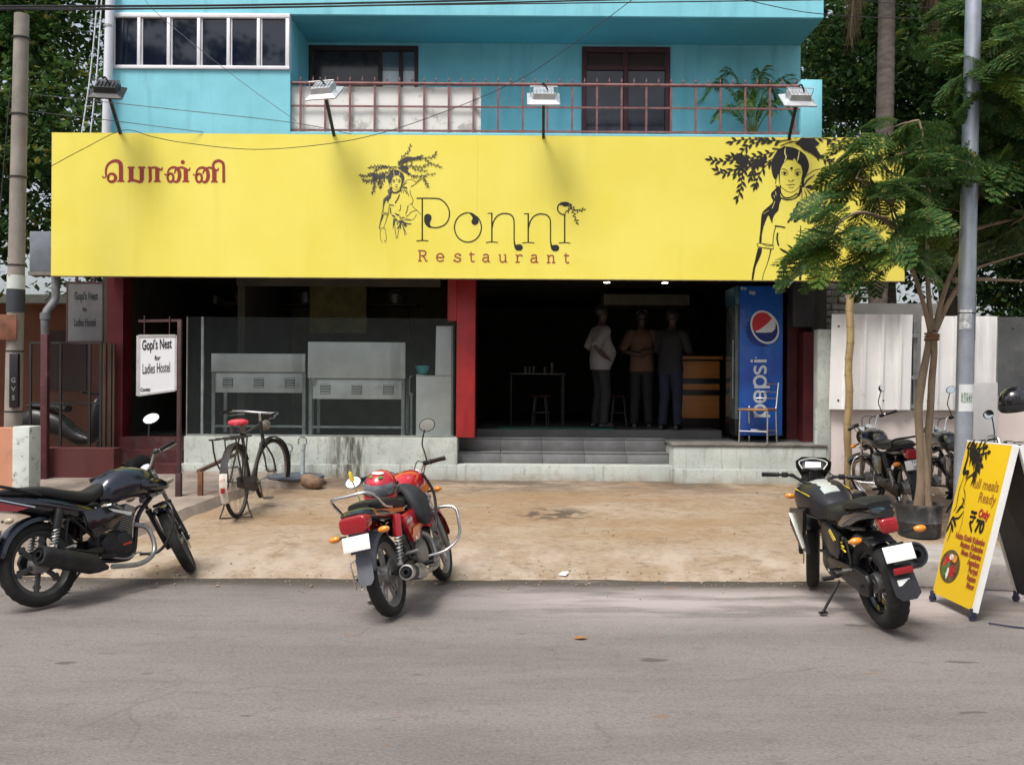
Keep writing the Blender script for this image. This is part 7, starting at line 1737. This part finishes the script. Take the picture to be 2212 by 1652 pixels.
# ------------------------------------------------------------------ potted tree by the lamp post
M_bark = mat('pale brown bark', (.235, .175, .115), .9, var=.25, scale=9, bump=.5, bscale=24, stretch=(1, 1, .4), dirt=(4, .55, .7, (.13, .10, .07), .7))
M_fern = leafmat('feathery leaf', (.030, .085, .028), (.095, .185, .050), (.28, .25, .06), .42, .4)
M_fern2 = leafmat('young leaf', (.06, .13, .02), (.13, .19, .03), (.26, .22, .04), .45, .35)
yt = 9.69; zt = gz(yt)
pc = V((P(1985, 1160, yt).x, yt, zt + .015))
t = thing('potted_tree', 'young feathery leaved tree tied together in a black tub in front of the fence', 'tree', pc)
TREE = t
MB().lathe([(0, 0), (.195, 0), (.205, .03), (.215, .14), (.222, .15), (.215, .165), (.222, .29), (.235, .31), (.235, .335), (.222, .335), (.215, .27), (0, .26)], pc, seg=32).build('tub', mat('worn black tub', (.032, .033, .035), .6, var=.3, scale=6, streak=(7, .48, .62, (.17, .165, .16), .7), dirt=(6, .55, .68, (.20, .185, .17), .6)), t)
so = MB(); so.lathe([(.214, .285), (.14, .30), (.06, .292), (0, .31)], pc, seg=24)
for v_ in so.bm.verts: v_.co.z += .012 * nz(v_.co.x, v_.co.y, 18)
so.build('soil', mat('red brown soil', (.24, .085, .045), .95, var=.35, scale=16, bump=.6), t)
tk = lambda pts, D=yt, dd=None: [P(u, v, D + (dd[i] if dd else 0)) for i, (u, v) in enumerate(pts)]
tr = MB()
tr.tube(tk([(1984, 1102), (1990, 1040), (1988, 960), (1984, 890), (1990, 830), (2002, 765), (2010, 716)], dd=[0, -.02, -.03, -.02, .0, .02, .02]), [.058, .046, .042, .040, .042, .036, .034], 12, 6)
tr.tube(tk([(1999, 1102), (2002, 1040), (2004, 960), (2010, 880), (2013, 820), (2018, 760), (2017, 716)], dd=[.03, .03, .02, .03, .04, .0, -.02]), [.050, .040, .038, .036, .036, .032, .032], 12, 6)
tr.tube(tk([(2006, 1102), (2004, 1050), (1998, 980), (1994, 940)], dd=[-.06, -.06, -.05, -.04]), [.04, .032, .026, .018], 10, 5)
tr.build('trunk', M_bark, t)
rp = MB()
for k_ in range(4): c = P(2013, 722 + k_ * 4, yt); rp.tube([c + V((.068 * math.cos(a), .062 * math.sin(a), .01 * math.sin(a * 1 + k_))) for a in [2 * PI * i / 16 for i in range(16)]], .009, 6, closed=True)
rp.build('rope_tie', mat('old brown rope', (.16, .075, .035), .9, var=.3), t)
limbs = MB()
BR = [[(2010, 718), (1996, 660), (1968, 570), (1948, 500), (1925, 440)], [(2014, 714), (2006, 640), (2003, 540), (2008, 430), (2003, 330), (1985, 260)], [(2017, 714), (2040, 630), (2068, 560), (2098, 470), (2130, 360), (2148, 260), (2150, 120)],
      [(2020, 716), (2050, 652), (2090, 590), (2112, 578), (2215, 546)], [(2085, 515), (2113, 493), (2215, 468)], [(2060, 605), (2112, 603), (2215, 607)], [(1968, 570), (1935, 560), (1890, 575), (1810, 588)], [(1948, 500), (1900, 470), (1850, 460), (1800, 490)], [(1925, 440), (1880, 400), (1850, 385)]]
BD_ = [-.0, .05, .12, .1, .15, .1, -.12, -.15, -.1]
for pts, d in zip(BR, BD_):
    n_ = len(pts); limbs.tube(tk(pts, dd=[d * i / (n_ - 1) * 2 for i in range(n_)]), [.030 - .020 * i / (n_ - 1) for i in range(n_)], 8, 5)
tips = [(1850, 415, .2), (1865, 365, .1), (1815, 480, -.3), (1845, 520, -.35), (1900, 430, -.2), (1795, 515, -.2), (1900, 530, -.4), (1945, 560, -.3), (1930, 480, -.5), (1960, 400, -.3), (1985, 345, -.4), (1990, 300, -.1), (1950, 275, .2), (1900, 290, .1), (2035, 380, .3), (2045, 300, .4), (1975, 480, .4), (2035, 450, .4), (1790, 545, .0), (1855, 565, .2),
        (2145, 60, .2), (2170, 150, .1), (2200, 80, -.3), (2150, 230, -.2), (2190, 290, .2), (2135, 330, -.1), (2180, 400, .3), (2200, 470, .2), (2130, 150, -.3), (2165, 15, .3), (2200, 350, -.2), (2190, 200, -.4), (2120, 430, .5), (2160, 510, .5), (1935, 335, .0), (1885, 345, .3), (2020, 540, .5), (2180, 110, .3), (2215, 180, -.2), (2225, 300, .1), (2160, 440, .3), (2215, 420, .0), (2165, 330, .4), (2110, 95, .2), (2140, 10, .1)]
allp = [p for pts, d in zip(BR, BD_) for p in tk(pts)]
for u, v, d in tips:
    e_ = P(u, v, yt + d); s_ = min(allp, key=lambda q: (q - e_).length)
    if (s_ - e_).length < .12: continue
    limbs.tube([s_, s_.lerp(e_, .5) + V((0, 0, .025)), e_], [.010, .007, .004], 6, 4)
limbs.build('branch', M_bark, t)
def frond_mesh(seed, m):
    rn = random.Random(seed); mb = MB(); ln = 1.0; n_ = 11
    def ra(s_): return V((ln * s_, 0, .10 * math.sin(s_ * 2.2) - .30 * s_ ** 2.2))
    mb.tube([ra(i / 8) for i in range(9)], [.009 - .007 * i / 8 for i in range(9)], 4)
    for i in range(n_):
        s_ = .14 + .84 * i / (n_ - 1); o = ra(s_); L_ = .34 * math.sin(PI * (.22 + .68 * s_)) * rn.uniform(.85, 1.1)
        for sg in (-1, 1):
            d = V((.62 + rn.uniform(-.08, .08), sg * .78, -.05 + rn.uniform(-.12, .08))).normalized(); q = V((d.y * -sg, d.x * sg, 0)).normalized() * 1.0; nl = 10
            for j in range(nl):
                f = (j + .6) / nl; c = o + d * L_ * f - V((0, 0, .16 * L_ * f * f)); ll = .088 * math.sin(PI * (.2 + .7 * f)) + .018
                for s2 in (-1, 1):
                    w = (q * s2 * .9 + d * .45 + V((0, 0, -.15 + rn.uniform(-.25, .1)))).normalized(); p = d * .018
                    mb.quad(c - p * .6, c + w * ll * .5 - p, c + w * ll, c + w * ll * .5 + p)
    return mb.build('leaf', m, None, smooth=False)
protos = [frond_mesh(i, M_fern) for i in range(4)] + [frond_mesh(9, M_fern2)]
rnd = random.Random(21); first = set()
for u, v, d in tips:
    o = P(u, v, yt + d); cu = 1900 if u < 2070 else 2180
    for k_ in range(5 if u < 2070 else 9):
        pr = protos[4] if rnd.random() < (.10 if v > 320 else .28) else protos[rnd.randrange(4)]
        a0 = math.atan2(d + rnd.uniform(-.3, .3), (u - cu) / 200 + rnd.uniform(-.3, .3))
        a = a0 + rnd.gauss(0, 1.1); s_ = rnd.uniform(.40, .70)
        q = o + V((rnd.uniform(-.08, .08), rnd.uniform(-.08, .08), rnd.uniform(-.06, .05))) - pc
        c = pr if pr not in first else dup(pr)
        first.add(pr); c.parent = t; c.location = q; c.scale = (s_, s_, s_)
        c.rotation_euler = (rnd.uniform(-1.0, 1.0), rnd.uniform(-.2, .65), a)

# ------------------------------------------------------------------ background trees
M_lf1 = leafmat('dark broad leaf', (.026, .066, .019), (.095, .175, .042), (.28, .25, .05), .6, .4)
M_lf2 = leafmat('deep green leaf', (.020, .056, .017), (.070, .140, .038), (.17, .20, .04), .6, .4)
M_trunk = mat('dark bark', (.09, .075, .06), .9, var=.3, scale=6, bump=.5)
def tree(label, base, blobs, n, size, m, seed, trunk_top, r=.22, group='trees behind the restaurant'):
    rn = random.Random(seed); t = thing('tree', label, 'tree', base, group=group)
    tr = MB(); top = V(trunk_top); b0 = V(base)
    tr.tube([b0, b0.lerp(top, .5) + V((.12, 0, 0)), top], [r, r * .8, r * .6], 12, 5)
    for c, rr in blobs: tr.tube([top - V((0, 0, .8)), top.lerp(V(c), .5) + V((0, 0, -.2)), V(c)], [r * .5, r * .3, .02], 7, 4)
    tr.build('trunk', M_trunk, t)
    cr = MB(); tot = sum(rr[0] * rr[1] * rr[2] for c, rr in blobs)
    for c, rr in blobs:
        k_ = int(n * rr[0] * rr[1] * rr[2] / tot)
        cl = [(V((rn.gauss(0, 1), rn.gauss(0, 1), rn.gauss(0, 1))).normalized() * rn.uniform(.35, 1.0)) for _ in range(max(6, k_ // 120))]
        for i in range(k_):
            s_ = cl[i % len(cl)]; p = V(c) + V((s_.x * rr[0], s_.y * rr[1], s_.z * rr[2])) + V((rn.gauss(0, .34), rn.gauss(0, .34), rn.gauss(0, .17)))
            d = V((rn.uniform(-1, 1), rn.uniform(-1, 1), rn.uniform(-1.0, .3))).normalized(); q = d.cross(V((rn.uniform(-.4, .4), rn.uniform(-.4, .4), 1))).normalized(); l_ = size * rn.uniform(.6, 1.25); w = q * l_ * .30
            f_ = d.cross(q) * l_ * .08
            cr.quad(p, p + d * l_ * .5 + w + f_, p + d * l_, p + d * l_ * .5 - w + f_)
    kind(cr.build('crown', m, t, smooth=False), 'stuff'); return t
tree('dense dark leafy tree behind the concrete pole', (-9.4, 15.5, .4), [((-8.6, 15.0, 5.6), (1.9, 1.5, 1.9)), ((-10.5, 15.5, 7.2), (2.4, 1.8, 2.0)), ((-7.9, 16.0, 8.4), (1.7, 1.6, 1.5)), ((-9.3, 14.6, 3.9), (1.9, 1.3, 1.3))], 34000, .15, M_lf1, 1, (-9.2, 15.5, 4.5))
tree('dark tree further back left of the building', (-9.0, 22, .4), [((-9.6, 22, 6.5), (3.2, 1.8, 3.0)), ((-8.2, 22.5, 4.0), (2.0, 1.6, 1.8)), ((-12.5, 22, 8.5), (2.6, 2, 2.2))], 16000, .20, M_lf2, 2, (-9.2, 22, 5))
tree('dark tree behind the corrugated fence', (8.0, 17.5, .4), [((6.6, 17.0, 4.6), (1.7, 1.5, 2.0)), ((8.6, 17.2, 6.0), (2.2, 1.6, 2.2)), ((7.2, 18.2, 8.0), (2.4, 1.8, 1.8)), ((10.0, 17.0, 4.0), (2.0, 1.5, 1.8)), ((9.2, 16.6, 8.4), (1.8, 1.6, 1.5))], 46000, .145, M_lf2, 3, (8, 17.5, 4.5))
tree('taller dark tree behind the coconut palm', (9.5, 24, .4), [((7.4, 24, 6.0), (2.6, 1.8, 3.2)), ((10.5, 23, 7.5), (3.2, 2.0, 3.4)), ((13.5, 24, 5.5), (3.0, 2, 3.2)), ((8.5, 24, 10.5), (3.2, 2, 2))], 36000, .20, M_lf2, 4, (9.5, 24, 6))
tree('bushy green tree beside the shed', (11.8, 15.6, .4), [((10.9, 15.4, 4.6), (2.2, 1.2, 1.7)), ((12.0, 15.2, 6.4), (1.8, 1.3, 1.6))], 12000, .13, M_lf1, 5, (11.6, 15.6, 4))
street = [tree('tall roadside tree across the street with a wide crown', (-12.5, -10, 0), [((-13.2, -10, 12.5), (2.6, 2.2, 3.4)), ((-11.0, -10, 13.2), (1.8, 2.0, 2.2)), ((-14.5, -10, 8), (3.2, 2.4, 2.6)), ((-10.5, -10.2, 8.6), (2.8, 2.2, 2.6)), ((-12.4, -10, 4.6), (3.2, 1.6, 1.6)), ((-8.7, -10, 13.6), (.7, .7, .9))], 12000, .34, M_lf1, 6, (-12.5, -10, 6), .35, 'trees across the street')]
for x, y, a, l_ in ((-1.5, -11.5, .72, 'added unseen roadside tree straight across the street from the signboard'), (7.5, -10.5, .8, 'added unseen roadside tree across the street from the lamp post'), (17, -11.5, .9, 'added unseen roadside tree far along the street beyond the menu board'), (-24, -11, .85, 'added unseen roadside tree far along the street beyond the concrete pole')):  # further unseen trees, added to block low sky and darken the interior
    c = dup(street[0], (x, y, 0)); c['label'] = l_; c.scale = (1, 1, a)
    for ch in list(street[0].children): dup(ch, parent=c)

# coconut palm
yp2 = 15.2; q0, q1 = P(1890, 330, yp2), P(1903, 0, yp2)
t = thing('coconut_palm', 'coconut palm with a ringed grey trunk and hanging brown fronds', 'tree', (P(1884, 400, yp2).x - .05, yp2, .4))
base = V((P(1880, 500, yp2).x, yp2, .4)); topp = q1 + (q1 - q0) * .55
pts, rs = [], []
for i in range(90):
    f = i / 89; pts.append(base.lerp(topp, f) + V((.10 * math.sin(f * 2.6), 0, 0))); rs.append((.152 - .03 * f) * (1 + (.05 if i % 2 else 0)))
MB().tube(pts, rs, 14).build('trunk', mat('ringed palm bark', (.15, .125, .105), .9, var=.3, scale=5, bump=.5, stretch=(1, 1, 3), dirt=(6, .5, .65, (.09, .07, .06), .7)), t)
M_dead = leafmat('dead brown frond', (.06, .038, .022), (.13, .085, .05), (.18, .12, .07), .8, .15); M_pf = leafmat('palm frond green', (.012, .030, .010), (.035, .065, .018), (.07, .09, .03), .45, .2)
def coco(a, ln, rise, droop, m, seed, hang=False):
    rn = random.Random(seed); o = pts[-1] - V((0, 0, .1)); pp_ = []
    for i in range(19):
        s_ = i / 18
        if hang: pp_.append(o + V((math.cos(a), math.sin(a), 0)) * (.55 * math.sin(min(1, s_ * 2.2) * PI / 2) + .25 * s_) + V((0, 0, .2 * s_ - ln * max(0, s_ - .12))))
        else: pp_.append(o + V((math.cos(a), math.sin(a), 0)) * ln * s_ ** .95 + V((0, 0, rise * math.sin(s_ * PI * .6) - droop * s_ ** 2.4)))
    fr = MB().tube(pp_, [.035 * (1 - .85 * i / 18) for i in range(19)], 6).build('frond', M_stem if not hang else mat('dead stalk %d' % seed, (.12, .08, .05), .8), t)
    lf = MB()
    for i in range(80):
        s_ = .16 + .84 * i / 80; k_ = s_ * 18; i0 = min(17, int(k_)); p = pp_[i0].lerp(pp_[i0 + 1], k_ - i0); tg = (pp_[min(18, i0 + 1)] - pp_[max(0, i0 - 1)]).normalized()
        sd = tg.cross(V((0, 0, 1)));  sd = sd.normalized() if sd.length > .05 else V((math.sin(a), -math.cos(a), 0))
        for sg in (-1, 1):
            L_ = .75 * math.sin(PI * (.22 + .68 * s_)) * rn.uniform(.8, 1.1)
            d = (sd * sg * (.35 if hang else .7) + tg * .5 + V((0, 0, -.9 if hang else -.55)) + V((rn.gauss(0, .1), rn.gauss(0, .1), 0))).normalized(); w = tg * .022
            lf.quad(p - w, p + d * L_ * .5 - w - V((0, 0, .02)), p + d * L_ - V((0, 0, .08)), p + d * L_ * .5 + w - V((0, 0, .02)))
    lf.build('leaflets', m, fr, smooth=False)
for i, (a, ln, ri, dr) in enumerate(((3.4, 2.9, 1.1, 2.6), (2.6, 3.0, 1.6, 2.0), (.2, 2.8, 1.2, 2.4), (5.4, 2.8, 1.3, 2.2), (4.4, 2.7, .9, 2.6), (1.4, 3.0, 1.6, 2.0), (5.9, 2.7, .6, 2.8), (3.0, 2.6, .5, 3.0))): coco(a, ln, ri, dr, M_pf, 30 + i)
for i, (a, ln) in enumerate(((-.35, 2.6), (.1, 2.2), (-.7, 2.3), (3.6, 2.5))): coco(a, ln, 0, 0, M_dead, 50 + i, True)

# ------------------------------------------------------------------ pipes and wires in front of the building
M_wire = mat('black cable', (.014, .014, .016), .6); M_twire = mat('grey thin wire', (.10, .10, .11), .6); M_pw = mat('white pvc pipe', (.62, .64, .70), .45, var=.06, scale=3)
a, b_ = P(228, 287, 12.5), P(239, -40, 12.5)
t = thing('drain_pipe', 'white pvc drain pipe running down the left edge of the cyan building', 'pipe', a); t.location.z = a.z
MB().tube([a - V((0, 0, .6)), b_], .058, 16).build('pipe', M_pw, t)
for v in (60, 190): p = P(236 - v * .02, v, 12.5); MB().tube([p, p + V((0, 0, .03))], .066, 16).build('clamp', M_alu, t)
for (u0, v0, u1, v1), l_ in zip(((214, 20, 176, 284), (222, 20, 195, 284)), ('thin white rope hanging left of the drain pipe, the one closer to the trees', 'thin white rope hanging left of the drain pipe, the one closer to the pipe')):
    o = tag(MB().tube([P(u0, v0 - 60, 12.2), P((u0 + u1) / 2 + 1, (v0 + v1) / 2, 12.2), P(u1, v1 + 8, 12.2)], .0095, 6, 4).build('rope', M_pw), l_, 'rope', 'ropes beside the drain pipe')
def wire(pts, D, r, label, m=M_wire, group='overhead wires'):
    q = [P(p[0], p[1], p[2] if len(p) > 2 else D) for p in pts]
    return tag(MB().tube(q, r, 6, 8).build('wire', m), label, 'wire', group)
wire([(-300, 22, 8.6), (0, 15, 9.5), (500, 12, 10.5), (1000, 2, 11.0), (1500, -12, 11.2), (2500, -40, 11.2)], 10, .012, 'upper thick black cable across the top of the cyan building')
wire([(-300, 26, 8.6), (0, 20, 9.4), (500, 18, 10.3), (1000, 8, 10.8), (1500, -4, 11.0), (2500, -26, 11.0)], 10, .010, 'lower thick black cable across the top of the cyan building')
wire([(-300, 30, 8.7), (0, 22, 9.4), (240, 21, 9.8), (700, 14, 10.4), (1500, 4, 11.0), (2500, -10, 11.0)], 10, .007, 'thin black cable under the two thick cables', M_wire)
wire([(111, 359), (180, 322), (266, 282), (330, 296), (400, 309), (547, 323), (700, 312), (823, 288), (960, 242), (1101, 183), (1191, 129), (1363, 2), (1480, -90)], 11.5, .0045, 'black wire sagging in front of the yellow signboard', M_wire)
wire([(60, 203, 11.0), (350, 234, 11.6), (630, 265, 12.2), (760, 290, 12.4)], 12, .0045, 'grey wire from the concrete pole to the foot of the railing', M_twire)
wire([(60, 240, 11.0), (250, 262, 11.6), (440, 286, 12.0)], 12, .0045, 'grey wire from the concrete pole to the signboard top', M_twire)
wire([(290, -30, 12.3), (335, 25, 12.3), (430, 105, 12.3), (535, 187, 12.4), (640, 262, 12.5)], 12, .0035, 'pale thin wire slanting down across the strip window', M_twire)
wire([(1560, -12, 11.8), (1690, 18, 11.8), (1778, 31, 11.8), (1930, 40, 11.8), (2100, 37, 11.8), (2400, 20, 11.8)], 12, .0055, 'black wire from the building corner to the right over the palm', M_wire)
wire([(1700, -22, 11.9), (1900, 5, 11.9), (2080, 22, 11.9), (2400, 22, 11.9)], 12, .0045, 'upper thin wire in front of the palm trunk', M_wire)
for v, w_ in ((358, 'topmost'), (402, 'second'), (420, 'third'), (508, 'lowest')):
    wire([(1935, v - 1), (2100, v + 2), (2300, v + 3)], 13.2, .0065, w_ + ' pale fence wire behind the crown of the potted tree', M_pw, 'fence wires at the right')
